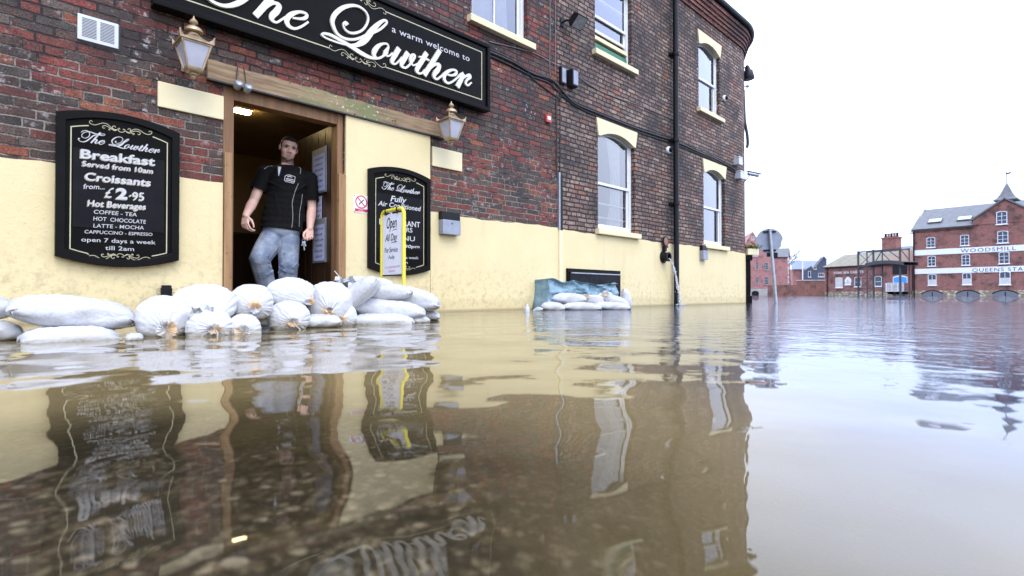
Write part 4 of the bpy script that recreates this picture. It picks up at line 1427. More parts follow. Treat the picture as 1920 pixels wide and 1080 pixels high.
lan = lantern_proto(363, 83, 'large brass wall lantern beside the start of the name board, over the menu board side')
lan.scale = (0.80, 0.80, 0.80)
lan.location = W.P(*W.tz(363, 83, 0.24))
l2 = copy_tree(lan)
t_, z_ = W.tz(846, 227, 0.24)
l2.location = W.P(t_, z_)
l2['label'] = 'brass wall lantern under the far end of the name board, over the restaurant board'
lan['label'] = 'brass wall lantern on brick near the wide breakfast menu board'

# two small spotlights hanging under the beam
sp_ = thing('twin_spotlight', 'pair of small round grey spotlights hanging from the beam over the doorway', 'spotlight', W.P(W.t(446), 1.86), W.rot)
for i, dx in enumerate((-0.035, 0.035)):
    a = MB()
    Ms = Matrix.Translation((dx, -0.085 - 0.01 * i, 0.01 - 0.012 * i)) @ rotm('X', R(68))
    a.lathe([(0.012, -0.035), (0.027, -0.03), (0.029, 0.03), (0.026, 0.034), (0.022, 0.028), (0.006, 0.020)], 16, Ms)
    so_ = a.build('lamp', M['steel'], sp_, smooth=40)
    a = MB()
    a.tube([(dx, -0.085, 0.03), (dx, -0.05, 0.06), (dx * 0.9, -0.042, 0.12), (dx * 0.6, -0.040, 0.19)], 0.004, 6)
    a.build('wire', M['black_cable'], so_)


# ------------------------------------------------------------------ small wall fittings
def wt(px, py, o=0.0):
    t, z = W.tz(px, py, o)
    return W.P(t, z, o)


vent = thing('wall_vent', 'white metal louvred vent plate on the red brick high up', 'vent', wt(184, 60), W.rot)
hw_, hh_ = (W.t(223) - W.t(146)) / 2, 0.088
a = MB()
a.rbox(-hw_, hw_, -0.016, -0.001, -hh_, hh_, 0.004)
a.build('plate', M['alu'], vent)
a = MB()
for sx in (-1, 1):
    for i in range(13):
        z = -0.062 + 0.0103 * i
        a.box(sx * 0.050 - 0.040, sx * 0.050 + 0.040, -0.0175, -0.016, z, z + 0.0042)
a.build('slots', M['black_cable'], vent)
a = MB()
a.box(hw_ + 0.002, hw_ + 0.012, -0.004, 0, -hh_ - 0.01, hh_ - 0.01)
a.box(-hw_ + 0.01, hw_ + 0.012, -0.004, 0, -hh_ - 0.012, -hh_ - 0.002)
a.build('dark_edge_strip', M['black_cable'], vent)  # dark strips along the right and lower edges of the vent plate

ns = thing('no_smoking_sign', 'small white no smoking sign with a red ring beside the door frame', 'sign', wt(677, 383, 0.03), W.rot)
nw, nh = 0.077, 0.082
a = MB()
a.box(-nw, nw, -0.004, 0.0, -nh, nh)
a.build('plate', M['paper'], ns)
a = MB()
ring = [(0.057 * math.cos(q), 0.021 + 0.057 * math.sin(q), 0.011) for q in [R(12 * i) for i in range(31)]]
a.stroke(ring, -0.004, 0.001, 1)
a.stroke([(-0.04, 0.061, 0.011), (0.04, -0.019, 0.011)], -0.0042, 0.0012, 2)
a.box(-0.066, 0.066, -0.0052, -0.0041, -0.073, -0.045)
a.build('red_marks', M['red_sign'], ns)
a = MB()
a.stroke([(-0.026, -0.006, 0.011), (0.026, 0.046, 0.011)], -0.004, 0.0006, 2)
for x in (-nw + 0.008, nw - 0.008):
    for z in (-nh + 0.008, nh - 0.008):
        a.cbox((x, -0.005, z), (0.007, 0.002, 0.007))
a.build('cigarette_mark', M['ink'], ns)
a = MB()
put_text(a, 'No', (-0.018, -0.057), (0.018, -0.057), 0.009, -0.0058, 0.01)
put_text(a, 'Smoking', (-0.03, -0.070), (0.03, -0.070), 0.009, -0.0058, 0.01)
a.build('lettering', M['paper'], ns)


def ash_box(px, py, w, h, label):
    bx = thing('ashtray_box', label, 'ashtray box', wt(px, py), W.rot, 'grey ashtray boxes on the cream wall')
    a = MB()
    a.rbox(-w / 2, w / 2, -0.09, -0.014, -h / 2, h * 0.14, 0.006)
    a.build('bin', M['grey_metal'], bx)
    a = MB()
    a.rbox(-w / 2 - 0.004, w / 2 + 0.004, -0.075, -0.013, h * 0.145, h / 2, 0.008)
    a.build('hood', M['black_iron'], bx)
    a = MB()
    a.lathe([(0.008, 0), (0.008, 0.004)], 10, Matrix.Translation((0, -0.09, -h * 0.02)) @ rotm('X', math.pi / 2))
    a.build('lock', M['black_cable'], bx)
    return bx


ash_box(838, 420, 0.245, 0.245, 'grey metal ashtray box with black hood on the wall beside the restaurant board')
ash_box(1315, 474, 0.19, 0.27, 'grey ashtray box with black hood beside the drainpipe, under the corner window')

# stub of a black pipe behind the sacks
st_ = thing('pipe_stub', 'short capped black pipe stub standing against the cream wall behind sandbags', 'pipe', W.P(W.t(312, 0.06), 0.0, 0.06), W.rot)
a = MB()
a.lathe([(0.034, -0.4), (0.034, 0.14), (0.042, 0.141), (0.042, 0.155), (0.036, 0.158), (0.038, 0.235), (0.033, 0.24), (0.033, 0.255), (0.028, 0.258)], 14)
a.build('pipe', M['black_iron'], st_, smooth=40)
a = MB()
for i in range(10):
    s = -1 if i % 2 else 1
    z = 0.15 + 0.009 * i
    a.tube([(s * 0.035, -0.01, z), (s * 0.052, -0.015, z + 0.006 * math.sin(i)), (s * 0.066, -0.012, z - 0.012 * math.cos(i * 2))], 0.0012, 4)
a.build('stray_bristles', M['black_iron'], st_)

# floodlight, speakers, alarm, domes, junction boxes, cameras
fl_ = thing('floodlight', 'black floodlight on a bracket between the two upper windows', 'floodlight', wt(1053, 43), W.rot)
a = MB()
Mf = Matrix.Translation((0.10, -0.17, 0.02)) @ rotm('X', R(48)) @ rotm('Z', R(8))
a.lathe([(0.085, -0.05), (0.125, 0.0), (0.150, 0.055), (0.155, 0.062), (0.155, 0.078)], 4, Mf @ rotm('X', R(90)) @ Matrix.Diagonal((1.15, 0.85, 1, 1)), True)
a.build('housing', M['black_iron'], fl_, smooth=30)
Mg = Mf @ Matrix.Translation((0, -0.0795, 0))
a = MB()
a.box(-0.112, 0.112, -0.002, 0.002, -0.08, 0.08, Mg)
a.build('lens', plain('floodlight_lens', (0.34, 0.34, 0.30), 0.25, var=0.4, scale=20), fl_)
a = MB()
a.box(-0.03, 0.03, -0.012, -0.001, -0.05, 0.05)
a.tube([(0, -0.01, 0), (0.02, -0.08, 0.02), (0.08, -0.12, 0.02)], 0.014, 8)
a.build('bracket', M['black_iron'], fl_)

for px, py, lab, w in ((1052.5, 143, 'flat black speaker box on the sooty brick, beside a deeper twin', 0.11), (1068, 150, 'deep blue-black speaker box on the brick beside a flat box', 0.13)):
    b_ = thing('speaker_box', lab, 'speaker', wt(px, py), W.rot, 'small speaker boxes under the floodlight')
    a = MB()
    a.rbox(-w / 2, w / 2, -0.05 if w < 0.12 else -0.11, -0.001, -0.115, 0.115, 0.012)
    a.build('case', M['rubber'], b_)
    a = MB()
    yy = -0.0505 if w < 0.12 else -0.1105
    a.box(-w / 2 + 0.016, w / 2 - 0.016, yy - 0.002, yy, -0.095, 0.095)
    a.build('grille', M['grey_metal'], b_)

al = thing('alarm_box', 'tiny red alarm box on the brick under the cables', 'alarm', wt(1026, 224), W.rot)
a = MB()
a.rbox(-0.05, 0.05, -0.035, -0.001, -0.045, 0.045, 0.01)
a.build('case', M['red_plastic'], al)
a = MB()
a.box(-0.03, 0.03, -0.037, -0.0352, -0.012, 0.032)
a.build('panel', M['paper'], al)


def dome(px, py, lab):
    d = thing('dome_camera', lab, 'security camera', wt(px, py), W.rot, 'round white dome cameras')
    a = MB()
    Md = rotm('X', math.pi / 2)
    a.lathe([(0.062, 0.001), (0.062, 0.03), (0.055, 0.042), (0.044, 0.046)], 20, Md)
    a.build('ring', M['white_paint'], d, smooth=40)
    a = MB()
    a.lathe([(0.043, 0.044), (0.040, 0.062), (0.028, 0.078), (0.010, 0.085)], 18, Md)
    a.build('lens_dome', M['black_gloss'], d, smooth=60)
    return d


dome(1252, 282, 'white round dome camera beside the black drainpipe')
dome(1357, 185, 'white round dome camera at the edge of the upper corner window')

for i, (px, py, lab) in enumerate(((1378, 303, 'white junction box above the cables near the corner'), (1381, 329, 'white junction box under the cables near the corner'))):
    j = thing('junction_box', lab, 'junction box', wt(px, py), W.rot, 'white boxes by the corner')
    a = MB()
    a.rbox(-0.075, 0.11, -0.12, 0.03, -0.085, 0.085, 0.012)
    a.build('case', M['alu'], j)
    a = MB()
    a.box(-0.078, 0.113, -0.123, 0.0, 0.055, 0.060)
    a.build('lid_seam', M['grey_metal'], j)

AS = R(PHI_S)
cs = corner(RC, AS - 0.02, 0.0)
cam_o = thing('bullet_camera', 'silver bullet camera on an arm pointing off the building corner', 'security camera', W.P(cs[0], zof(1405, 322) * 0 + 2.73, -cs[1]), 0)
Y_ = cam_o.location.y
k_ = Y_ / F
a = MB()
a.tube([(-0.03, 0, -0.03), (0.05, 0, -0.01), (0.10, 0, 0.07)], 0.012, 8)
a.lathe([(0.035, 0), (0.035, 0.04)], 12, Matrix.Translation((-0.02, 0, -0.03)) @ rotm('Y', math.pi / 2))
a.build('arm', M['grey_metal'], cam_o)
a = MB()
Mc_ = Matrix.Translation((0.07, 0.0, 0.12)) @ rotm('Y', R(102))
a.lathe([(0.038, 0), (0.040, 0.02), (0.040, 0.22), (0.036, 0.24), (0.03, 0.235)], 14, Mc_)
a.build('barrel', M['steel'], cam_o, smooth=40)
a = MB()
a.box(-0.045, 0.30, -0.045, 0.045, 0.043, 0.05, Matrix.Translation((0.07, 0.0, 0.12)) @ rotm('Y', R(12)))
a.build('shade', M['alu'], cam_o)

co = corner(RC, AS, 0.0)
ly_ = thing('corner_lamp', 'dark blue-black bell shaped lamp high on the building corner', 'lamp', W.P(co[0], 5.05, -co[1]), 0)
a = MB()
a.tube([(-0.05, 0, 0.12), (0.03, 0, 0.15), (0.09, 0, 0.14)], 0.014, 8)
a.tube([(-0.05, 0, -0.02), (0.0, 0, -0.06)], 0.014, 8)
a.build('arm', M['black_iron'], ly_)
a = MB()
a.lathe([(0.11, -0.12), (0.12, -0.10), (0.10, 0.06), (0.06, 0.10), (0.05, 0.16), (0.02, 0.20)], 18, Matrix.Translation((0.09, 0, 0)) @ rotm('Y', R(-8)))
a.build('bell_shade', M['rubber'], ly_, smooth=45)
mini = thing('small_sensor', 'small dark sensor on a stalk under the corner lamp', 'sensor', W.P(co[0], 4.78, -co[1]), 0)
a = MB()
a.tube([(-0.04, 0, 0), (0.06, 0, 0)], 0.012, 8)
a.lathe([(0.035, -0.02), (0.035, 0.02)], 10, Matrix.Translation((0.075, 0, 0)))
a.build('stalk', M['grey_metal'], mini)
hose = thing('hanging_cable', 'thick black cable hanging down the corner of the building', 'cable', W.P(co[0], 0, -co[1]), 0)
a = MB()
a.tube(crom([(-0.02, 0, 4.70), (-0.01, -0.01, 4.3), (0.0, -0.02, 4.0), (0.05, -0.02, 3.7), (0.06, -0.02, 3.5), (0.04, -0.02, 3.42)], 5), 0.033, 8)
a.build('cable', M['black_cable'], hose, smooth=60)


# ------------------------------------------------------------------ pipes and cables
def wall_run(name, label, cat, runs, mat, group=None):
    """runs: (list of picture points, radius, stand-off)"""
    t0, z0 = W.tz(*runs[0][0][0])
    th = thing(name, label, cat, W.P(t0, z0), W.rot, group)
    for pts, r, o in runs:
        a = MB()
        q = [W.tz(p[0], p[1], o) for p in pts]
        a.tube(crom([(x - t0, -o - 0.004 * math.sin(i * 2.1), z - z0) for i, (x, z) in enumerate(q)], 5), r, 7)
        a.build('strand', mat, th, smooth=60)
    return th


wall_run('cable_bundle', 'thick bundle of black cables running down the brick from the name board to the corner', 'cables', [
    ([(917, 97), (960, 116), (1000, 138), (1035, 150), (1060, 178), (1080, 195), (1120, 212), (1190, 240), (1268, 266), (1310, 285), (1345, 300), (1393, 327)], 0.0145, 0.020),
    ([(917, 104), (950, 119), (1000, 144), (1030, 156), (1055, 180), (1080, 199), (1120, 218), (1190, 246), (1268, 271), (1310, 289), (1345, 304), (1391, 331)], 0.009, 0.013),
    ([(917, 92), (960, 112), (1010, 142), (1040, 156), (1070, 186), (1120, 208), (1190, 236), (1268, 262), (1310, 281), (1345, 296), (1391, 322)], 0.007, 0.014),
    ([(985, 130), (1002, 150), (1022, 165), (1042, 180), (1052, 186)], 0.008, 0.012)], M['black_cable'])
wall_run('thin_cable', 'thin grey cable sagging across the sooty brick under the raised sash window', 'cable', [
    ([(917, 78), (996, 98), (1030, 115), (1070, 135), (1120, 168), (1160, 184), (1205, 200), (1266, 226)], 0.007, 0.008)], M['grey_cable'])
wall_run('thin_cable', 'thin grey cable dropping down the brick past the floodlight', 'cable', [
    ([(1031, -20), (1031, 60), (1032, 140), (1046, 170)], 0.006, 0.008), ([(1041, -20), (1041, 70), (1041, 140)], 0.005, 0.008)], M['grey_cable'])
cd = wall_run('cable_conduit', 'narrow upright conduit from the cables down to the cream wall', 'conduit', [
    ([(1043, 185), (1043.5, 260), (1044, 330)], 0.008, 0.010), ([(1050, 185), (1050, 260), (1050, 330)], 0.006, 0.010)], M['black_cable'])
a = MB()
zb_, zt_ = 1.05, zof(1047, 328)
tt = W.t(1047.5) - W.tz(1043, 185)[0]
zz = W.tz(1043, 185)[1]
a.rbox(tt + 0.002, tt + 0.055, -0.03, 0.0, zb_ - zz, zt_ - zz, 0.004)
a.build('cover', M['black_iron'], cd)
a = MB()
a.rbox(tt - 0.024, tt, -0.034, 0.0, zb_ - zz, zt_ + 0.03 - zz, 0.004)
a.build('steel_channel', M['steel'], cd)
a = MB()
a.rbox(tt - 0.02, tt + 0.045, -0.035, -0.005, 0.3 - zz, zb_ - zz - 0.001, 0.006)
a.build('painted_cover', M['cream_stone'], cd)

dp = thing('drainpipe', 'tall black iron drainpipe running from gutter to water', 'drainpipe', W.P(W.t(1268.5, 0.09), 0, 0.09), W.rot)
a = MB()
a.tube([(0, 0, -0.6), (0, 0, 5.85)], 0.047, 12)
a.build('pipe', M['black_iron'], dp, smooth=40)
for z in (1.75, 2.85, 4.35):
    a = MB()
    a.lathe([(0.060, z - 0.03), (0.064, z), (0.060, z + 0.03)], 12)
    a.box(-0.10, 0.10, 0.03, 0.085, z - 0.02, z + 0.02)
    a.build('collar', M['black_iron'], dp, smooth=40)
a = MB()
a.tube([(0.062, 0.03, 1.0), (0.062, 0.03, 5.8)], 0.012, 6)
a.build('side_cable', M['black_cable'], dp)

# outlet with round cap, and the water it pumps out
ou = thing('water_outlet', 'black iron outlet with open mouth and round lid on the cream wall', 'outlet', wt(1243, 482, 0.012), W.rot)
a = MB()
My = rotm('X', math.pi / 2)
a.lathe([(0.105, 0.0), (0.105, 0.02), (0.078, 0.025), (0.074, 0.10), (0.080, 0.102), (0.080, 0.118), (0.056, 0.118), (0.052, 0.03)], 20, My)
a.build('mouth', M['black_iron'], ou, smooth=40)
a = MB()
a.rbox(-0.028, 0.028, -0.06, -0.001, 0.09, 0.18, 0.006)
a.rbox(-0.05, 0.05, -0.075, -0.03, 0.155, 0.185, 0.006)
a.build('hinge', M['black_iron'], ou)
a = MB()
Ml = Matrix.Translation((-0.005, -0.05, 0.262)) @ rotm('X', math.pi / 2)
a.lathe([(0.082, -0.012), (0.086, 0.0), (0.086, 0.014), (0.072, 0.018), (0.070, 0.012)], 20, Ml)
a.build('lid', M['black_iron'], ou, smooth=40)
a = MB()
a.lathe([(0.069, 0.012), (0.066, 0.0165), (0.001, 0.0185)], 20, Ml)
a.build('lid_face', M['terracotta'], ou, smooth=40)

k = NT('falling_water')
pn = k.obj()
falln = k.noise(pn, 38.0, 4, 0.7)
wmix = k.node('ShaderNodeMixShader', {0: k.rng(falln, 0.40, 0.62), 1: k.node('ShaderNodeBsdfTransparent').outputs[0], 2: k.bsdf((0.86, 0.88, 0.9), 0.2, k.bump(falln, 0.8, 0.02))})
M['falling'] = k.done(wmix.outputs[0])
so = MB()
t0_, z0_ = W.tz(1243, 482, 0.012)
t1_ = W.t(1271, 0.14) - t0_
path = [(t1_ * s * (1 - 0.15 * s * (1 - s)), -0.125 - 0.07 * s, -0.03 - (z0_ - 0.01) * (0.12 * s + 0.88 * s * s)) for s in [i / 22 for i in range(23)]]
rnd = random.Random(3)
for j in range(5):
    so.tube([(p[0] + rnd.gauss(0, 0.004 + 0.009 * i / 22), p[1] + rnd.gauss(0, 0.004 + 0.008 * i / 22), p[2]) for i, p in enumerate(path)], [0.006 + 0.005 * rnd.random() for _ in path], 7)
for i in range(70):
    s = rnd.random() ** 0.5
    p = path[min(22, int(s * 22))]
    r = 0.003 + 0.006 * rnd.random()
    c = (p[0] + rnd.gauss(0, 0.03), p[1] + rnd.gauss(0, 0.025), p[2] + rnd.gauss(0, 0.03))
    so.lathe([(0.001, -r), (r, 0), (0.001, r)], 5, Matrix.Translation(c))
for i in range(40):
    a_, rr = rnd.random() * 6.28, 0.09 * rnd.random() ** 0.5
    r = 0.004 + 0.008 * rnd.random()
    so.lathe([(0.001, -r), (r, 0), (0.001, r)], 5, Matrix.Translation((path[-1][0] + rr * math.cos(a_), path[-1][1] + rr * math.sin(a_), -z0_ + 0.012 + 0.05 * rnd.random() * (1 - rr / 0.09))))
wj = so.build('water_jet', M['falling'], None, smooth=60)
wj.location = W.P(t0_, z0_)
wj.rotation_euler = (0, 0, W.rot)
props(wj, 'white jet of pumped water falling beside the black drainpipe', 'water jet')

# cellar hatch
ht = thing('cellar_hatch', 'low black cellar hatch in the cream wall behind the tarpaulin', 'hatch', W.P(W.t(1060), 0, 0.0), W.rot)
hwid = W.t(1159) - W.t(1060)
a = MB()
a.rbox(0, hwid, -0.045, 0.0, -0.4, 0.545, 0.006)
a.build('frame', M['black_gloss'], ht)
a = MB()
a.rbox(0.03, hwid - 0.03, -0.058, -0.046, -0.4, 0.50, 0.004)
a.build('panel', plain('hatch_panel', (0.014, 0.012, 0.015), 0.5, var=0.6, scale=12, bump=0.3, spec=0.12), ht)
a = MB()
a.box(0.06, hwid - 0.01, -0.062, -0.0585, 0.478, 0.492)
a.build('edge_trim', M['steel'], ht)

# window box with plants at the corner door
cpx = corner(RC, AS + 0.06, 0.10)
wb = thing('flower_box', 'small cream planter with trailing plants on the corner post', 'planter', W.P(cpx[0], 1.075, -cpx[1]), W.rot - AS)
a = MB()
a.rbox(-0.16, 0.16, -0.10, 0.08, -0.02, 0.12, 0.01)
a.build('trough', M['cream_stone'], wb)
a = MB()
rnd = random.Random(11)
for i in range(170):
    c = Vector((rnd.gauss(0, 0.10), rnd.gauss(-0.02, 0.06), 0.14 + abs(rnd.gauss(0, 0.05)) - 0.02))
    q = Matrix.Translation(c) @ Matrix.Rotation(rnd.random() * 6.28, 4, Vector((rnd.random() - .5, rnd.random() - .5, rnd.random())).normalized())
    l, w = 0.035 + rnd.random() * 0.02, 0.014
    a.add([tuple(q @ Vector(v)) for v in ((-l, 0, 0), (0, -w, 0.004), (l, 0, 0), (0, w, 0.004))], [(0, 1, 2, 3)])
a.build('leaves', M['leaf_green'], wb)
a = MB()
for i in range(14):
    c = Vector((rnd.gauss(0, 0.09), -0.06 + rnd.gauss(0, 0.03), 0.16 + abs(rnd.gauss(0, 0.05))))
    a.lathe([(0.002, -0.012), (0.016, 0), (0.002, 0.012)], 6, Matrix.Translation(c))
a.build('blooms', M['petal'], wb)

# notices on the open door leaf
for i, (z0, z1, x0, x1, lab, board) in enumerate(((1.18, 1.62, 0.10, 0.40, 'tall handwritten notice at the top of the open door', True), (0.92, 1.15, 0.20, 0.44, 'small handwritten notice between two taller ones on the open door', False),
                                                  (0.50, 0.93, 0.10, 0.38, 'tall handwritten notice lowest on the open door', True))):
    Mw = Matrix.Translation(W.P(tof(634), 0, -0.132)) @ rotm('Z', W.rot) @ rotm('Z', R(91)) @ Matrix.Translation((0, 0.0045, 0))
    nt = thing('door_notice', lab, 'notice', Mw @ Vector(((x0 + x1) / 2, 0.0, z0)), W.rot + R(91), 'handwritten notices on the door')
    hw2, hh2 = (x1 - x0) / 2, z1 - z0
    if board:
        a = MB()
        a.box(-hw2, hw2, 0.0, 0.008, 0, hh2)
        a.build('backing_board', M['steel'], nt)
    ya = 0.0095 if board else 0.001
    a = MB()
    mg = 0.03 if board else 0.0
    a.box(-hw2 + mg, hw2 - mg, ya - 0.001, ya + 0.002, mg * 0.6, hh2 - mg * 2)
    a.build('paper', M['paper_blue'], nt)
    a = MB()
    rnd = random.Random(i)
    rows = 6 if board else 4
    for r_ in range(rows):
        zc = hh2 - mg * 2 - (r_ + 0.8) * (hh2 - mg * 2.6) / (rows + 0.6)
        wq = (hw2 - mg) * (0.55 + 0.35 * rnd.random())
        n = 16
        a.stroke([(-wq + 2 * wq * j / n, zc + 0.011 * math.sin(j * 2.4 + rnd.random() * 2), 0.006) for j in range(n + 1)], ya + 0.0035, 0.0012, 3)
    a.build('handwriting', M['ink'], nt)
# ------------------------------------------------------------------ ground under the flood, and the flood itself
def ground_mat():
    k = NT('flooded_tarmac')
    p = k.pos()
    n1 = k.noise(p, 14.0, 5, 0.6)
    vo = k.node('ShaderNodeTexVoronoi', {'Vector': p, 'Scale': 55.0})
    cid = k.node('ShaderNodeSeparateXYZ', {0: vo.outputs['Color']}).outputs[0]
    c = k.ramp(cid, [(0, (0.055, 0.052, 0.046)), (0.35, (0.10, 0.088, 0.070)), (0.60, (0.17, 0.15, 0.12)), (0.74, (0.045, 0.038, 0.030)), (0.93, (0.40, 0.375, 0.33))], 'CONSTANT')
    c = k.mix(k.rng(vo.outputs['Distance'], 0.3, 0.65), c, (0.025, 0.022, 0.017))
    c = k.mix(k.rng(n1, 0.45, 0.7, 0, 0.5), c, (0.10, 0.08, 0.05))
    grit = k.noise(k.vec(k.node('ShaderNodeSeparateXYZ', {0: p}).outputs[0], k.math('MULTIPLY', k.node('ShaderNodeSeparateXYZ', {0: p}).outputs[1], 0.6), 0), 42.0, 4, 0.7)
    c = k.mix(k.rng(grit, 0.52, 0.68, 0, 0.75), c, (0.34, 0.31, 0.26))
    c = k.mix(k.rng(grit, 0.48, 0.34, 0, 0.9), c, (0.008, 0.007, 0.006))
    h = k.math('SUBTRACT', 1.0, vo.outputs['Distance'])
    return k.done(k.bsdf(c, 0.8, k.bump(h, 0.9, 0.012)))


def gz(x, y):
    d = math.hypot(x + 0.5, y - 0.3)
    return -0.055 - 0.05 * min(d, 6.0) - 0.10 * max(0.0, min(x, 2.0))


gm = MB()
xs = [-400, -60, -12] + [-6 + 0.25 * i for i in range(49)] + [12, 60, 400]
ys = [-300, -40, -6] + [-2 + 0.25 * i for i in range(49)] + [20, 60, 130, 600]
gm.add([(x, y, gz(x, y)) for y in ys for x in xs], [(j * len(xs) + i, j * len(xs) + i + 1, (j + 1) * len(xs) + i + 1, (j + 1) * len(xs) + i) for j in range(len(ys) - 1) for i in range(len(xs) - 1)])
props(gm.build('ground', ground_mat(), None, smooth=180), kind='structure', label='dark gravelly tarmac under the flood')


def water_mat():
    k = NT('flood_water')
    p = k.pos()
    s = k.node('ShaderNodeSeparateXYZ', {0: p})
    x, y = s.outputs[0], s.outputs[1]
    flat = k.vec(x, y, 0)
    dist = k.node('ShaderNodeVectorMath', {0: flat}, operation='LENGTH').outputs['Value']
    # ripples: slow swell everywhere, small chop away from the shelter of the wall
    swell = k.noise(flat, 2.9, 1, 0.4)
    swell2 = k.noise(k.node('ShaderNodeVectorMath', {0: flat, 1: (7.0, 3.0, 0)}, operation='ADD').outputs[0], 6.5, 2, 0.5)
    chop = k.noise(flat, 16.0, 3, 0.55)
    fine = k.noise(flat, 55.0, 3, 0.6)
    far = k.rng(y, 0.9, 4.5)
    right = k.rng(x, -0.6, 1.2)
    open_ = k.math('ADD', k.math('MULTIPLY', far, 0.30), k.math('MULTIPLY', k.math('MULTIPLY', right, k.rng(y, 0.7, 2.6)), 0.75))
    near_left = k.math('MULTIPLY', k.rng(x, -0.2, -0.9), k.rng(y, 1.9, 1.2))
    h = k.math('MULTIPLY', swell, k.math('SUBTRACT', 0.018, k.math('MULTIPLY', k.rng(x, 0.3, 1.1), 0.0145)))
    h = k.math('ADD', h, k.math('MULTIPLY', swell2, k.math('ADD', 0.0014, k.math('MULTIPLY', open_, 0.0046))))
    h = k.math('ADD', h, k.math('MULTIPLY', chop, k.math('ADD', 0.00004, k.math('ADD', k.math('MULTIPLY', open_, 0.0046), k.math('MULTIPLY', near_left, 0.00012)))))
    h = k.math('ADD', h, k.math('MULTIPLY', fine, k.math('MULTIPLY', open_, 0.0005)))
    nrm = k.bump(h, 1.0, 1.0)
    fr = k.node('ShaderNodeFresnel', {'IOR': 1.44, 'Normal': nrm}).outputs[0]
    gl = k.node('ShaderNodeBsdfGlossy', {'Color': (0.97, 0.98, 1.0), 'Roughness': 0.012, 'Normal': nrm}).outputs[0]
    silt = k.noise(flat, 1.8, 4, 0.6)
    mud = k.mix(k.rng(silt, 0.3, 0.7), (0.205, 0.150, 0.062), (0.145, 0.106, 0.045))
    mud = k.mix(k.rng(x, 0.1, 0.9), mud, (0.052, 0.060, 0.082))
    df = k.node('ShaderNodeBsdfDiffuse', {'Color': mud}).outputs[0]
    tr = k.node('ShaderNodeBsdfTransparent', {'Color': (0.86, 0.78, 0.62)}).outputs[0]
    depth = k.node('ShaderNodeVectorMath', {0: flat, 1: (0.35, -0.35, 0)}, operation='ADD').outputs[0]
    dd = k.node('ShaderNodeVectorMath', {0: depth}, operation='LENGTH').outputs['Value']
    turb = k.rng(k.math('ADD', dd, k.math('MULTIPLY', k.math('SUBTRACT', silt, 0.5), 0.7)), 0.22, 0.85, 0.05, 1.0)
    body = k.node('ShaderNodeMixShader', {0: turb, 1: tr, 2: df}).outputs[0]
    return k.done(k.node('ShaderNodeMixShader', {0: fr, 1: body, 2: gl}).outputs[0])


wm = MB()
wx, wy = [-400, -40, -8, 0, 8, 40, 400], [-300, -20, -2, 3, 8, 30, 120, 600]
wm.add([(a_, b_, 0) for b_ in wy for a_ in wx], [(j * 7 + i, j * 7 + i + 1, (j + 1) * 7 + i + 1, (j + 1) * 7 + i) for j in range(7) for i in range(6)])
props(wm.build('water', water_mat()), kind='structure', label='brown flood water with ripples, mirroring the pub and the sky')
# ------------------------------------------------------------------ sandbags
def facing(p):
    """turn about Z that points local -y at the camera"""
    return math.atan2(-p.x, p.y)


def lump(rnd, n=5):
    q = [(rnd.uniform(1.0, 4.0), rnd.uniform(1.0, 4.0), rnd.uniform(0, 6.28), rnd.uniform(0.4, 1.0)) for _ in range(n)]
    return lambda a, b: sum(w * math.sin(f * a * 3 + g * b * 2 + p) for f, g, p, w in q) / n


def pillow(L, Wd, H, seed, sag=0.0, round_end=0.0):
    """filled sack lying on its side: sewn flat at both ends, bulging between"""
    rnd = random.Random(seed)
    lf_, lg = lump(rnd), lump(rnd)
    mb = MB()
    nu, nv = 44, 40
    ph = [rnd.random() * 6.28 for _ in range(6)]
    vs = []
    for i in range(nu + 1):
        u = -1 + 2 * i / nu
        u = math.copysign(abs(u) ** 0.85, u)
        au = abs(u)
        h = H / 2 * (max(0.0, 1 - au ** 3.2) ** 0.62) + 0.006
        w = Wd / 2 * (0.74 + 0.26 * max(0.0, 1 - au ** 4) ** 0.5)
        for j in range(nv):
            a = 2 * math.pi * j / nv
            c, s = math.cos(a), math.sin(a)
            y = w * math.copysign(abs(c) ** 0.75, c)
            z = h * math.copysign(abs(s) ** 0.85, s)
            if z < 0:
                z *= 0.80
            bul = 1 + 0.07 * lf_(u, a)
            z *= bul
            y *= 1 + 0.05 * lg(u, a)
            # gathered creases running in from the seams
            cre = (au ** 5) * 0.10 * H * math.sin(9 * a + ph[0] + 2 * math.sin(3 * a + ph[1]))
            fold = 0.022 * H * math.sin(30 * u + 3 * math.sin(a * 2 + ph[3]) + ph[2]) * max(0, math.sin(a + 0.6)) ** 2 * (0.3 + au)
            z += cre + fold - sag * u * u
            x = u * L / 2 + 0.02 * L * au ** 6 * math.sin(5 * a + ph[4]) * (1 if u > 0 else -1)
            vs.append((x, y, z))
    f = [(i * nv + j, (i + 1) * nv + j, (i + 1) * nv + (j + 1) % nv, i * nv + (j + 1) % nv) for i in range(nu) for j in range(nv)]
    f += [tuple(range(nv)), tuple(nu * nv + j for j in range(nv - 1, -1, -1))]
    mb.add(vs, f)
    return mb


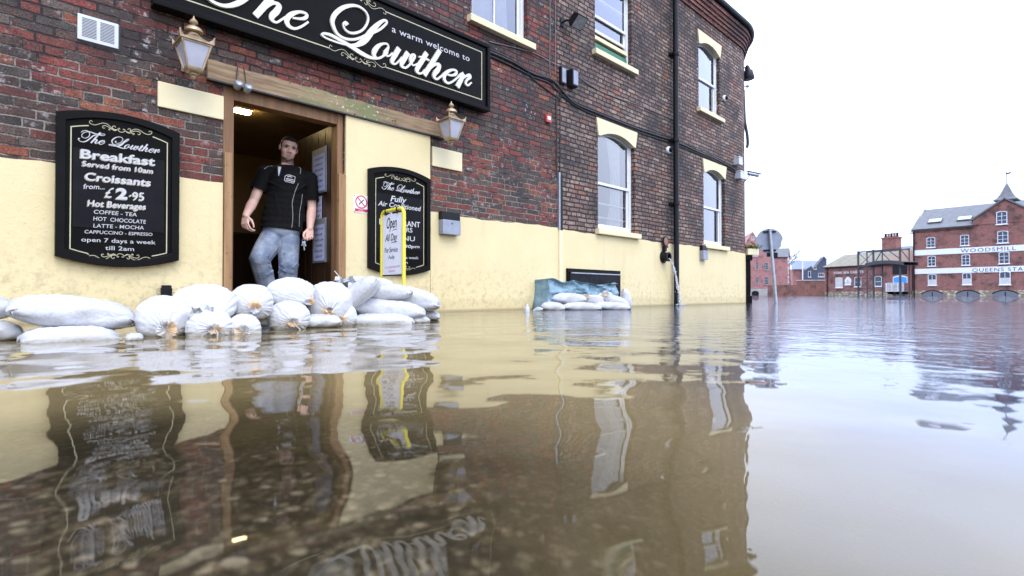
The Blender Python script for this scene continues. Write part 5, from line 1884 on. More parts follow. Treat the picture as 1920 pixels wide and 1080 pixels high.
def tied(Rx, Rz, L, nx, nz, seed, tuft=1.0, skew=0.0):
    """filled sack lying end on: cloth gathered in pleats to a tied neck that faces local -y"""
    rnd = random.Random(seed)
    lf_ = lump(rnd)
    mb = MB()
    nv = 120
    base = min(Rx, Rz)
    nv = 140
    prof = [(L, 0.02), (L - 0.01, 0.35), (L - 0.05, 0.75), (L - 0.12, 0.96), (L * 0.55, 1.0), (0.55 * base, 1.0), (0.40 * base, 0.975), (0.26 * base, 0.92), (0.14 * base, 0.84), (0.05 * base, 0.74),
            (-0.02 * base, 0.62), (-0.08 * base, 0.50), (-0.12 * base, 0.39), (-0.16 * base, 0.29), (-0.20 * base, 0.20), (-0.25 * base, 0.125), (-0.30 * base, 0.095), (-0.34 * base, 0.11 * tuft),
            (-0.40 * base, 0.19 * tuft), (-0.44 * base, 0.27 * tuft), (-0.43 * base, 0.30 * tuft), (-0.41 * base, 0.26 * tuft), (-0.36 * base, 0.14 * tuft), (-0.33 * base, 0.05)]
    freq = [11, 17, 26]
    ph = [rnd.random() * 6.28 for _ in range(8)]
    vs, neck = [], []
    for i, (y, r) in enumerate(prof):
        front = max(0.0, min(1.0, (0.985 - r) / 0.8)) if i > 5 else 0.0
        if i >= 16:
            front = 1.0
        for j in range(nv):
            a = 2 * math.pi * j / nv
            a2 = a + 0.35 * math.sin(2 * a + ph[3]) + skew * front
            pl = (math.sin(freq[0] * a2 + ph[0]) + 0.8 * math.sin(freq[1] * a2 + ph[1]) + 0.55 * math.sin(freq[2] * a2 + ph[2])) / 2.2
            pl = math.copysign(abs(pl) ** 0.7, pl)
            amp = 0.0 if i < 4 else 0.014 + 0.085 * front ** 0.5 * (1 - 0.4 * front)
            if i >= 16:
                amp = 0.13
            k = 1 + 0.05 * lf_(y * 4, a)
            c, s = math.cos(a), math.sin(a)
            sx = math.copysign(abs(c) ** 0.88, c)
            sz = math.copysign(abs(s) ** 0.88, s)
            if i >= 15:
                sx, sz = c, s
            x = Rx * r * sx * k * (1 + amp * pl) + nx * front ** 1.3
            z = Rz * r * sz * k * (1 + amp * pl) + nz * front ** 1.3
            yy = y + 0.035 * base * front * pl + (0.07 * base * math.sin(3 * a + ph[5]) * (0.3 if i > 21 else 1) if i >= 18 else 0)
            if i < 16 and z < -0.80 * Rz:
                z = -0.80 * Rz + (z + 0.80 * Rz) * 0.35
            vs.append((x, yy, z))
            neck.append(0.0 if i < 9 else min(1.0, (i - 8) / 7.0) * (0.72 + 0.28 * math.sin(a + ph[6])) * (1 if i < 17 else 0.8))
    n = len(prof)
    f = [(i * nv + j, (i + 1) * nv + j, (i + 1) * nv + (j + 1) % nv, i * nv + (j + 1) % nv) for i in range(n - 1) for j in range(nv)]
    mb.add(vs, f + [tuple(range(nv)), tuple((n - 1) * nv + j for j in range(nv - 1, -1, -1))])
    return mb, neck


GBAG = 'white sandbags dammed across the doorway'


def bag_at(px, py, Y):
    return at(px, py, Y)


def place_pillow(px, py, hw, hh, Y, label, tilt=0, yaw=0, depth=None, seed=1, group=GBAG, sag=0.0, roll=0):
    p = at(px, py, Y)
    s = Y / F
    cth = math.cos(math.atan((px - 960) / F))
    L, H = 2 * hw * s * cth / max(0.5, math.cos(R(yaw))), 2 * hh * s
    mb = pillow(L, depth or max(0.24, 1.2 * H), H, seed, sag)
    o = mb.build('sandbag', M['sack'], None, smooth=180, recalc=True)
    back = ray(px, py) * ((depth or max(0.24, 1.2 * H)) * 0.3)
    o.matrix_world = Matrix.Translation(p + back) @ rotm('Z', facing(p) + R(yaw)) @ rotm('Y', R(tilt)) @ rotm('X', R(roll))
    props(o, label, 'sandbag', group)
    return o


def place_tied(px, py, hw, hh, Y, tx, ty, label, seed=1, tuft=1.0, L=0.45, string=False, tilt=0, group=GBAG):
    p = at(px, py, Y)
    s = Y / F
    cth = math.cos(math.atan((px - 960) / F))
    mb, neck = tied(hw * s * cth, hh * s, L, (tx - px) * s * cth, -(ty - py) * s, seed, tuft)
    o = mb.build('sandbag', M['sack_tied'], None, smooth=180, recalc=True)
    at_ = o.data.attributes.new('neck', 'FLOAT', 'POINT')
    at_.data.foreach_set('value', neck)
    o.matrix_world = Matrix.Translation(p) @ rotm('Z', facing(p)) @ rotm('Y', R(tilt))
    props(o, label, 'sandbag', group)
    if string:
        b = min(hw, hh) * s
        nx, nz = (tx - px) * s, -(ty - py) * s
        a = MB()
        rnd = random.Random(seed + 50)
        for k_ in range(2):
            a.tube(crom([(nx, -0.30 * b, nz), (nx + 0.01, -0.42 * b, nz - 0.02), (nx + rnd.uniform(-.03, .03), -0.5 * b, nz - 0.045), (nx + rnd.uniform(-.05, .05), -0.5 * b, nz - 0.075)], 5), 0.0028, 5)
        a.build('tie_string', M['sack'], o)
    return o


# lower row, then upper row, from the camera's near end of the dam towards the far end
place_pillow(-14, 624, 60, 21, 2.16, 'greyish lower sandbag cut by the edge of the photo, in the water', 4, 0, seed=2)
place_pillow(-28, 578, 56, 24, 2.2, 'white upper sandbag cut by the edge of the photo, above a grey one', 8, 0, seed=3)
place_pillow(135, 640, 98, 27, 2.17, 'long sandbag half sunk in the water under the longest bag', 2, 4, seed=4)
place_pillow(140, 590, 121, 33, 2.26, 'longest plump white sandbag, lying on top of a half sunk one', 8, 3, seed=5)
place_pillow(252, 634, 17, 7, 2.2, 'small tip of a sunken sandbag between the longest bag and a tied one', 0, 0, seed=6, depth=0.12)
place_tied(306, 600, 54, 46, 2.42, 313, 618, 'broad tied sandbag with an orange stained neck, just right of the longest bag', seed=7, tuft=1.25)
place_tied(393, 616, 46, 36, 2.46, 402, 616, 'lower tied sandbag at the water line under a bag with a loose flap', seed=8, string=True)
bf = place_tied(384, 570, 64, 37, 2.56, 400, 598, 'big upper tied sandbag with a loose white flap over its neck', seed=9, tuft=1.5)
place_tied(457, 622, 34, 32, 2.55, 455, 622, 'small lower tied sandbag with a white gathered tuft at the water', seed=10, tuft=1.6)
place_tied(472, 568, 42, 36, 2.72, 478, 577, 'upper tied sandbag with a bright orange stain round its neck', seed=11, tuft=1.0)
place_tied(541, 596, 42, 31, 2.86, 551, 604, 'lower tied sandbag with hanging strings, below the bag under the man', seed=12, string=True)
place_tied(545, 549, 47, 29, 2.98, 580, 566, 'topmost sandbag directly in front of the legs of the man', seed=13, tuft=0.7)
place_pillow(600, 604, 40, 14, 3.05, 'dark damp sandbag filling the gap at the water between two tied bags', 0, 0, seed=14)
place_tied(618, 571, 45, 44, 3.16, 618, 582, 'tall tied sandbag with fine pleats beside the tilted flat bag', seed=15, tuft=0.6)
place_tied(644, 594, 26, 24, 3.2, 638, 598, 'small tied sandbag with long loose strings at the water', seed=16, tuft=0.9, string=True)
place_pillow(716, 605, 62, 16, 3.42, 'lowest flat sandbag at the water near the far end of the dam', 1, -4, seed=17)
place_pillow(728, 582, 70, 19, 3.55, 'smooth middle sandbag lying over the lowest flat bag', 6, -4, seed=18)
place_pillow(672, 553, 48, 21, 3.42, 'tilted sandbag showing its sewn seam, leaning on the pleated bag', -38, -8, seed=19)
place_pillow(722, 551, 52, 17, 3.62, 'plump sandbag wedged between the tilted one and the topmost far bag', -2, -4, seed=20)
place_pillow(772, 561, 54, 21, 3.76, 'white sandbag sloping down at the far end, in front of the yellow stand', 14, -4, seed=21)
place_pillow(800, 592, 25, 10, 3.86, 'small brownish sandbag at the far end touching the water', 5, 0, seed=22)
place_pillow(778, 601, 16, 9, 3.6, 'stubby white end of a sandbag in the water near the far end', 0, 30, seed=23)
place_pillow(690, 533, 48, 13, 3.85, 'sandbag lying at the back on top of the dam, before the restaurant board', 3, 0, seed=24)
a = MB()
rnd = random.Random(5)
g = [[(x / 9.0 * 0.10 - 0.05, 0.02 * math.sin(x * 1.3 + z) + rnd.gauss(0, 0.008), z / 7.0 * 0.09 - 0.045 + 0.012 * math.sin(x * 2.1) + rnd.gauss(0, 0.004)) for x in range(10)] for z in range(8)]
a.add([q for r_ in g for q in r_], [(j * 10 + i, j * 10 + i + 1, (j + 1) * 10 + i + 1, (j + 1) * 10 + i) for j in range(7) for i in range(9)])
fp = a.build('loose_flap', M['sack'], bf, smooth=180)
s_ = fp.modifiers.new('cloth', 'SOLIDIFY')
s_.thickness = 0.003
fp.location = ((378 - 384) * 2.56 / F, -0.10, -(592 - 570) * 2.56 / F)

# crumpled plastic scrap on top of the dam
p = at(646, 528, 3.7)
a = MB()
rnd = random.Random(9)
for k_ in range(3):
    g = [[(x / 7.0 * 0.13 - 0.065 + rnd.gauss(0, 0.006), 0.03 * math.sin(x * 1.9 + z + k_) + rnd.gauss(0, 0.01) + 0.02 * k_, (z / 5.0 * 0.07 - 0.03) * (0.6 + 0.4 * math.sin(x * 1.2 + k_)) + rnd.gauss(0, 0.005)) for x in range(8)] for z in range(6)]
    a.add([q for r_ in g for q in r_], [(j * 8 + i, j * 8 + i + 1, (j + 1) * 8 + i + 1, (j + 1) * 8 + i) for j in range(5) for i in range(7)])
a.tube([(-0.02, 0, 0.02), (-0.05, 0, 0.05), (-0.07, 0, 0.075)], 0.003, 5)
o = a.build('plastic_scrap', M['sack'], None, smooth=180)
o.location = p
props(o, 'crumpled pale plastic scrap on top of the sandbags beside the door jamb', 'plastic scrap')

# ------------------------------------------------------------------ sandbags and tarpaulin at the cellar hatch
G2 = 'sandbags piled against the cellar hatch'
place_pillow(1037, 577, 22, 10, 6.45, 'left low sandbag of the hatch pile, with a reddish mark', 6, 0, seed=31, group=G2)
place_pillow(1091, 577, 36, 9.5, 6.5, 'long low sandbag in the middle of the hatch pile', 2, 0, seed=32, group=G2)
place_pillow(1148, 576, 34, 9, 6.65, 'low sandbag at the drainpipe end of the hatch pile', 5, 0, seed=33, group=G2)
place_pillow(1066, 561, 33, 11, 6.7, 'plump upper sandbag of the hatch pile under the tarpaulin fold', 2, 0, seed=34, group=G2)
place_tied(1112, 563, 20, 10, 6.75, 1097, 556, 'upper tied sandbag in the middle of the hatch pile', seed=35, L=0.3, tuft=1.4, group=G2)
place_pillow(1148, 564, 32, 10, 6.85, 'upper sandbag sloping towards the drainpipe in the hatch pile', 14, 0, seed=36, group=G2)
place_tied(1138, 557, 11, 10, 6.8, 1136, 550, 'small bunched sandbag with a crumpled yellowish neck in the hatch pile', seed=37, L=0.2, tuft=1.8, group=G2)
place_pillow(1174, 561, 20, 9, 7.0, 'upright crumpled sandbag at the end of the tarpaulin', 78, 0, seed=38, group=G2)

from mathutils import noise as _mn


def mnoise(q):
    return _mn.noise(Vector(q))


Tt, Tz = W.t(1062), 0
tp = MB()
tl, tr = W.t(1031, 0.3), W.t(1164, 0.3)
nx_, nz_ = 110, 52
rnd = random.Random(21)
wv = [(rnd.uniform(4, 26), rnd.uniform(3, 20), rnd.random() * 6.28, rnd.uniform(0.3, 1.0)) for _ in range(9)]


def crump(a, b):
    return sum(w * abs(math.sin(f * a + g * b + p)) for f, g, p, w in wv) / 9 - 0.35


vs = []
for j in range(nz_ + 1):
    v = j / nz_
    for i in range(nx_ + 1):
        u = i / nx_
        top = 0.372 - 0.04 * math.exp(-((u - 0.72) / 0.10) ** 2) - 0.03 * u + 0.02 * math.exp(-((u - 0.97) / 0.05) ** 2) + 0.012 * math.sin(u * 19)
        if v < 0.70:                     # front face, rising from the water
            k_ = v / 0.70
            y = -0.32 + 0.06 * k_ + 0.05 * crump(u, v) + 0.045 * abs(mnoise((7 * u, 4 * v, 1))) + 0.03 * abs(mnoise((17 * u, 9 * v, 5))) + 0.035 * abs(math.sin(8 * u + 5 * v + 2 * mnoise((3 * u, 3 * v, 2))))
            z = -0.05 + (top + 0.05) * k_ + 0.02 * crump(u + 3, v) * k_
        else:                            # folded back towards the wall
            k_ = (v - 0.70) / 0.30
            y = -0.26 + 0.24 * k_ + 0.03 * crump(u, v)
            z = top + 0.015 * math.sin(u * 24) * (1 - k_) - 0.05 * k_ + 0.03 * crump(u, v)
        flare = 0.08 * max(0.0, 1 - v / 0.7) ** 2
        if i < 4:                        # the end of the sheet wraps round towards the wall
            y += (4 - i) / 4 * 0.28 * (1 if v < 0.7 else 1 - (v - 0.7) / 0.3)
            u = 4 / nx_ + 0.3 / nx_ * (i - 4)
        vs.append((tl + (tr - tl) * u + flare * (2 * u - 1), y, z))
tp.add(vs, [(j * (nx_ + 1) + i, j * (nx_ + 1) + i + 1, (j + 1) * (nx_ + 1) + i + 1, (j + 1) * (nx_ + 1) + i) for j in range(nz_) for i in range(nx_)])
to = tp.build('tarpaulin', M['tarp'], None, smooth=35)
to.location = W.P(0, 0)
to.rotation_euler = (0, 0, W.rot)
sm = to.modifiers.new('sheet', 'SOLIDIFY')
sm.thickness = 0.004
props(to, 'crumpled blue tarpaulin standing behind sandbags at the cellar hatch', 'tarpaulin')

# floating bottle and scrap
p = at(988, 584, 5.9)
bo = thing('plastic_bottle', 'small clear plastic bottle floating upright by the wall', 'bottle', (p.x, p.y, 0.0))
a = MB()
a.lathe([(0.028, -0.05), (0.030, -0.04), (0.030, 0.03), (0.026, 0.045), (0.012, 0.062), (0.012, 0.070)], 14)
a.build('body', M['alu'], bo, smooth=40)
a = MB()
a.lathe([(0.014, 0.071), (0.014, 0.084)], 12)
a.build('cap', M['white_paint'], bo)
p = at(1008, 581, 6.2)
a = MB()
a.add([(-.06, 0, .0), (.05, -.03, .012), (.07, .02, .03), (-.04, .03, .022), (0, 0, .045)], [(0, 1, 4), (1, 2, 4), (2, 3, 4), (3, 0, 4)])
o = a.build('floating_scrap', M['sack'], None)
o.location = (p.x, p.y, 0)
props(o, 'white plastic scrap floating at the edge of the hatch pile', 'plastic scrap')

# a pale stone on the flooded ground near the camera
def bed(px, py):
    r = ray(px, py)
    z = -0.09
    for _ in range(6):
        q = CAM + r * ((z - CAM.z) / r.z)
        z = gz(q.x, q.y)
    return q


q = bed(440, 1058)
a = MB()
a.lathe([(0.002, -0.01), (0.02, -0.006), (0.026, 0.0), (0.020, 0.008), (0.004, 0.012)], 11)
o = a.build('stone', plain('pale_pebble', (0.42, 0.41, 0.38), 0.8, var=0.3, scale=40), None, smooth=180)
o.location = q
o.scale = (0.6, 0.4, 0.4)
props(o, 'pale flat stone on the tarmac under the shallow water', 'stone')

# ------------------------------------------------------------------ yellow framed advertising stand
yb = at(757, 540, 4.55)
ya = at(716, 520, 4.80)
mid = (yb + ya) / 2
dirv = (yb - ya)
dirv.z = 0
wd = dirv.length
rot = math.atan2(dirv.y, dirv.x)
ys = thing('sign_stand', 'yellow tube framed stand holding a handwritten paper poster behind the sandbags', 'advertising stand', (mid.x, mid.y, 0), rot)
ztop = at(750, 392, 4.62).z
h_ = wd / 2
a = MB()
rc = 0.05
pts = [(-h_, 0, 0.05), (-h_, 0, ztop - rc)] + [(-h_ + rc - rc * math.cos(q), 0, ztop - rc + rc * math.sin(q)) for q in [R(t) for t in (20, 45, 70, 90)]] + \
      [(h_ - rc + rc * math.sin(q), 0, ztop - rc + rc * math.cos(q)) for q in [R(t) for t in (0, 20, 45, 70)]] + [(h_, 0, ztop - rc), (h_, 0, 0.05)]
a.tube(pts, 0.0165, 10)
a.build('frame', M['yellow'], ys, smooth=60)
a = MB()
pz0, pz1 = at(730, 515, 4.7).z, at(735, 402, 4.7).z
a.box(-h_ + 0.022, h_ - 0.028, -0.004, 0.004, pz0, pz1)
a.build('poster', M['paper'], ys)
a = MB()
a.rbox(-h_ + 0.02, h_ - 0.026, -0.007, 0.007, pz0 - 0.012, pz0 - 0.001, 0.002)
a.box(-h_ + 0.02, h_ - 0.026, 0.0045, 0.008, pz0, pz1)
for x in (-h_ * 0.55, h_ * 0.5):
    a.box(x - 0.006, x + 0.006, -0.02, 0.02, pz1 - 0.004, ztop + 0.0185)
a.build('clips', M['rubber'], ys)
a = MB()
pw = h_ - 0.03
for (txt, xa, xb, z, hh, st) in (('Open', -0.62, 0.5, 0.77, 0.10, 0.3), ('All Day', -0.78, 0.55, 0.56, 0.065, 0.3), ('For Service', -0.85, 0.6, 0.37, 0.045, 0.25), ('Fully', -0.4, 0.3, 0.26, 0.03, 0.2)):
    zz = pz0 + (pz1 - pz0) * z
    put_text(a, txt, (pw * xa, zz), (pw * xb, zz), hh, -0.0048, 0.012, st)
a.stroke([(pw * 0.0, pz0 + (pz1 - pz0) * 0.73, 0.005), (pw * 0.5, pz0 + (pz1 - pz0) * 0.74, 0.005)], -0.004, 0.0008, 2)
a.stroke([(-pw * 0.1, pz0 + (pz1 - pz0) * 0.53, 0.006), (pw * 0.5, pz0 + (pz1 - pz0) * 0.535, 0.006)], -0.004, 0.0008, 2)
a.build('handwriting', M['ink'], ys)
a = MB()
put_text(a, 'A La Carte Restaurant', (-pw * 0.85, pz0 + (pz1 - pz0) * 0.10), (pw * 0.85, pz0 + (pz1 - pz0) * 0.12), 0.022, -0.0048, 0.0, 0.2)
put_text(a, 'Upstairs', (-pw * 0.4, pz0 + (pz1 - pz0) * 0.04), (pw * 0.3, pz0 + (pz1 - pz0) * 0.045), 0.02, -0.0048, 0.0, 0.2)
a.build('pink_handwriting', M['pink_ink'], ys)
a = MB()
vs = [(-0.19, -0.24, 0.0), (0.25, -0.24, 0.0), (0.25, 0.24, 0.0), (-0.19, 0.24, 0.0), (-0.19, -0.24, 0.20), (0.25, -0.24, 0.19), (0.25, 0.24, 0.19), (-0.19, 0.24, 0.20), (-0.06, -0.09, 0.265), (0.12, -0.09, 0.265), (0.12, 0.09, 0.265), (-0.06, 0.09, 0.265)]
a.add(vs, [(0, 1, 5, 4), (1, 2, 6, 5), (2, 3, 7, 6), (3, 0, 4, 7), (4, 5, 9, 8), (5, 6, 10, 9), (6, 7, 11, 10), (7, 4, 8, 11), (8, 9, 10, 11)])
a.build('base', M['rubber'], ys, bevel=0.012)
# ------------------------------------------------------------------ the man in the doorway
MY = 5.1
MS = F / MY
MX = (540 - 960) / F * MY
man = thing('person', 'man in black polo shirt and dirty jeans, holding keys in the open doorway', 'person', (MX, MY, 0), math.atan2(-MX, MY) * 0.9)


def mp(px, py, y=0.0):
    return Vector(((px - 540) / MS, y, (HZ - py) / MS + CAMH))


HC = mp(540, 278.5, 0.0)
HT = Matrix.Translation(HC) @ rotm('Y', R(8)) @ rotm('Z', R(12)) @ rotm('X', R(13)) @ Matrix.Scale(1.02, 4)


def hd(x, y, z):
    return HT @ Vector((x, y, z))


HR = HT.to_3x3().to_4x4()
B = []


def E(c, r):
    B.append((hd(*c), r, HR))


E((0, 0.018, 0.030), (0.076, 0.096, 0.090))
E((0, -0.012, -0.012), (0.067, 0.078, 0.080))
E((0, -0.024, -0.050), (0.059, 0.064, 0.062))
E((0, -0.058, -0.092), (0.026, 0.024, 0.024))
E((0, -0.062, -0.060), (0.034, 0.024, 0.030))
for s in (-1, 1):
    E((s * 0.037, -0.056, -0.022), (0.025, 0.026, 0.030))
    E((s * 0.026, -0.046, -0.078), (0.022, 0.030, 0.020))
    E((s * 0.030, -0.079, 0.031), (0.028, 0.014, 0.010))
    E((s * 0.012, -0.095, -0.027), (0.009, 0.010, 0.007))
    E((s * 0.076, 0.014, -0.002), (0.008, 0.018, 0.029))
B.append((hd(0, -0.084, 0.022), 0.010, hd(0, -0.110, -0.018), 0.0135))
E((0, -0.083, -0.0525), (0.021, 0.010, 0.005))
E((0, -0.081, -0.0630), (0.017, 0.010, 0.005))
nk = mp(538, 312, 0.03)
B.append((hd(0, 0.020, -0.060), 0.056, nk, 0.060))
# torso and hips (inside the clothes), legs, feet
B.append((mp(538, 315, 0.02), 0.070, mp(538, 330, 0.02), 0.105))
B.append((Vector((0, 0.0, 1.28)), (0.160, 0.095, 0.12)))
B.append((Vector((-0.03, 0.0, 1.05)), (0.120, 0.080, 0.22)))
B.append((Vector((-0.05, 0.0, 0.82)), (0.140, 0.085, 0.12)))
SHL, ELL, WRL = mp(500, 327, 0.0), mp(481, 382, -0.03), mp(471, 412, -0.16)
SHR, ELR, WRR = mp(578, 331, 0.01), mp(581, 388, 0.03), mp(578, 428, -0.05)
for sh, el, wr in ((SHL, ELL, WRL), (SHR, ELR, WRR)):
    B.append((mp(538, 322, 0.02).lerp(sh, 0.5), 0.062, sh, 0.060))
    B.append((sh, 0.056, el, 0.043))
    B.append((el, 0.044, el.lerp(wr, 0.35), 0.046))
    B.append((el.lerp(wr, 0.35), 0.046, wr, 0.030))
LG = [[mp(512, 448, 0.0), mp(494, 489, -0.17), mp(506, 545, -0.02), mp(504, 590, 0.06)], [mp(541, 450, 0.0), mp(541, 498, -0.06), mp(539, 545, 0.0), mp(539, 590, 0.03)]]
for hp, kn, sh, an in LG:
    B.append((hp, 0.085, kn, 0.062))
    B.append((kn, 0.058, sh, 0.055))
    B.append((sh, 0.055, an, 0.042))
    foot = Vector((an.x, an.y, 0.03))
    B.append((an, 0.042, foot, 0.040))
    B.append((foot, 0.036, foot + Vector((0.02, -0.16, -0.002)), 0.030))


def hand(wr, down, across, fwd, curl, side):
    """palm and five bent fingers; down = along the hand, across = towards the little finger, fwd = palm normal (where fingers curl)"""
    down, across, fwd = down.normalized(), across.normalized(), fwd.normalized()
    for k in (-0.026, -0.009, 0.009, 0.025):
        B.append((wr + down * 0.012 + across * k * 0.7, 0.017, wr + down * 0.080 + across * k, 0.0135))
    lens = [(0.040, 0.026, 0.020), (0.045, 0.029, 0.021), (0.041, 0.027, 0.020), (0.032, 0.020, 0.018)]
    for i, k in enumerate((-0.031, -0.0105, 0.0105, 0.031)):
        p0 = wr + down * (0.090 - 0.004 * abs(i - 1)) + across * k
        ang = 0
        d = down + across * (k * 2.5)
        d.normalize()
        for j, ln in enumerate(lens[i]):
            ang += curl[j] * (0.85 + 0.12 * i)
            v = d * math.cos(ang) + fwd * math.sin(ang)
            p1 = p0 + v * ln
            B.append((p0, 0.0092 - 0.0006 * j, p1, 0.0086 - 0.0008 * j))
            p0 = p1
    t0 = wr + down * 0.028 - across * 0.030
    t1 = t0 + (down * 0.75 - across * 0.5 + fwd * 0.45).normalized() * 0.040
    t2 = t1 + (down * 0.9 + fwd * 0.45 + across * 0.05).normalized() * 0.034
    t3 = t2 + (down * 0.8 + fwd * 0.5 + across * 0.35).normalized() * 0.026
    B.append((wr + down * 0.01 - across * 0.014, 0.018, t0, 0.0165))
    B.append((t0, 0.0155, t1, 0.0125))
    B.append((t1, 0.0115, t2, 0.0108))
    B.append((t2, 0.0105, t3, 0.0085))
    return t3, p1


# left of picture: relaxed, half curled; right of picture: closed on the keys
hand(WRL, Vector((-0.02, -0.30, -0.95)), Vector((-0.80, 0.45, -0.10)), Vector((0.72, 0.30, -0.10)), (0.45, 0.75, 0.55), -1)
tip, _ = hand(WRR, Vector((-0.05, -0.20, -0.97)), Vector((0.92, 0.25, 0.0)), Vector((-0.25, -0.85, 0.1)), (0.70, 1.15, 0.9), 1)

k = NT('body_skin')
p = k.obj()
bz = k.node('ShaderNodeAttribute', attribute_name='beard').outputs['Fac']
c = k.mix(k.rng(k.noise(p, 14.0, 4), 0.35, 0.7), (0.88, 0.58, 0.46), (0.80, 0.47, 0.37))
c = k.mix(k.math('MULTIPLY', bz, k.math('ADD', 0.55, k.math('MULTIPLY', k.noise(p, 160, 2), 0.5))), c, (0.075, 0.045, 0.036))
lp = k.node('ShaderNodeAttribute', attribute_name='lip').outputs['Fac']
c = k.mix(k.math('MULTIPLY', lp, 0.8), c, (0.42, 0.16, 0.15))
M['body_skin'] = k.done(k.bsdf(c, 0.5, k.bump(k.noise(p, 110, 3), 0.12, 0.002), 0, 0.4))
body = blob('body', M['body_skin'], B, 0.0040, man, smooth=4)
HTi = HT.inverted()
n = len(body.data.vertices)
co_ = np.empty(n * 3, dtype=np.float32)
body.data.vertices.foreach_get('co', co_)
co_ = co_.reshape(-1, 3)
Hm = np.array(HTi)
loc = co_ @ Hm[:3, :3].T + Hm[:3, 3]
x_, y_, z_ = np.abs(loc[:, 0]), loc[:, 1], loc[:, 2]


def sst(a, lo, hi):
    t = np.clip((a - lo) / (hi - lo), 0, 1)
    return t * t * (3 - 2 * t)


head_mask = (z_ > -0.16) & (x_ < 0.12) & (np.abs(loc[:, 1]) < 0.16)
jaw = sst(-z_, 0.070, 0.086) * sst(-y_, -0.03, 0.0) * (z_ > -0.135)
strap = sst(-z_, 0.02, 0.05) * sst(x_, 0.048, 0.058) * sst(y_, -0.045, -0.025) * (1 - sst(y_, 0.0, 0.02)) * (z_ > -0.12)
must = sst(-z_, 0.036, 0.041) * (1 - sst(-z_, 0.046, 0.050)) * (y_ < -0.075) * (x_ < 0.03) * 0.6
shadow = sst(-z_, 0.045, 0.075) * (y_ < 0.02) * (z_ > -0.13) * 0.30
beard = np.maximum.reduce([jaw * 0.95, strap * 0.9, must, shadow]) * head_mask
lip = ((np.abs(z_ + 0.0575) < 0.0095 * (1 - (x_ / 0.025) ** 2).clip(0, 1)) & (y_ < -0.07)).astype(np.float32)
for nm, arr in (('beard', beard), ('lip', lip)):
    at_ = body.data.attributes.new(nm, 'FLOAT', 'POINT')
    at_.data.foreach_set('value', arr.astype(np.float32))


def shell(name, src, keep, off, mat, parent):
    """a skin-tight layer made from chosen faces of a surface, pushed out along its normals"""
    me = src.data
    nrm = [v.normal.copy() for v in me.vertices]
    mb = MB()
    idx = {}
    vs, fs = [], []
    for pl in me.polygons:
        if all(keep[i] for i in pl.vertices):
            f = []
            for i in pl.vertices:
                if i not in idx:
                    idx[i] = len(vs)
                    vs.append(tuple(me.vertices[i].co + nrm[i] * off))
                f.append(idx[i])
            fs.append(tuple(f))
    mb.add(vs, fs)
    o = mb.build(name, mat, parent, smooth=180)
    m_ = o.modifiers.new('thick', 'SOLIDIFY')
    m_.thickness = off * 1.2
    m_.offset = -1
    return o


hairline = 0.072 - 0.35 * np.clip(x_ - 0.035, 0, 1) * (y_ < -0.02)
hk = head_mask & (((z_ > hairline) & (y_ > -0.085)) | ((y_ > -0.012) & (z_ > 0.018) & (x_ > 0.03)) | ((y_ > 0.035) & (z_ > -0.062)) | ((np.abs(y_ + 0.018) < 0.010) & (z_ > -0.02) & (x_ > 0.055)))
hk &= ~((x_ > 0.073) & (z_ < 0.035) & (np.abs(y_ - 0.014) < 0.022))
shell('hair', body, hk, 0.0035, M['hair'], man)
for s in (-1, 1):
    e = MB()
    bm = bmesh.new()
    bmesh.ops.create_icosphere(bm, subdivisions=2, radius=1)
    e.bm(bm, HT @ Matrix.Translation((s * 0.031, -0.0815, 0.010)) @ Matrix.Diagonal((0.0135, 0.009, 0.0058, 1)))
    e.build('eye', M['eye_white'], man, smooth=180)
    e = MB()
    bm = bmesh.new()
    bmesh.ops.create_icosphere(bm, subdivisions=2, radius=1)
    e.bm(bm, HT @ Matrix.Translation((s * 0.031, -0.0885, 0.010)) @ Matrix.Diagonal((0.0058, 0.004, 0.0056, 1)))
    e.build('iris', M['eye'], man.children[-1], smooth=180)
    e = MB()
    e.tube([tuple(hd(s * 0.016, -0.0935, 0.026)), tuple(hd(s * 0.032, -0.0945, 0.031)), tuple(hd(s * 0.050, -0.080, 0.027))], [0.004, 0.0048, 0.003], 6)
    e.tube([tuple(hd(s * 0.019, -0.0885, 0.0165)), tuple(hd(s * 0.031, -0.0905, 0.0185)), tuple(hd(s * 0.044, -0.083, 0.0145))], [0.002, 0.0024, 0.002], 5)
    e.build('eyebrow', M['hair'], man, smooth=180)

# polo shirt
S = []
for zc, hw, hd_, cx_ in ((1.335, 0.165, 0.105, 0.0), (1.29, 0.186, 0.122, 0.0), (1.24, 0.190, 0.126, -0.004), (1.18, 0.186, 0.124, -0.010), (1.12, 0.182, 0.122, -0.018), (1.06, 0.180, 0.121, -0.027), (1.0, 0.181, 0.122, -0.036),
                         (0.94, 0.184, 0.124, -0.045), (0.88, 0.187, 0.127, -0.053), (0.82, 0.190, 0.130, -0.060), (0.76, 0.190, 0.130, -0.064)):
    S.append((Vector((cx_, 0.0, zc)), (hw, hd_, 0.10)))
S.append((mp(538, 322, 0.025), 0.066, mp(538, 332, 0.02), 0.10))
for sh, el, k1 in ((SHL, ELL, 0.62), (SHR, ELR, 0.74)):
    S.append((mp(538, 316, 0.03), 0.058, mp(538, 318, 0.02).lerp(sh, 0.55), 0.062))
    S.append((mp(538, 322, 0.02), 0.066, sh, 0.068))
    S.append((sh, 0.070, sh.lerp(el, k1 + 0.12), 0.074))
rnd = random.Random(4)
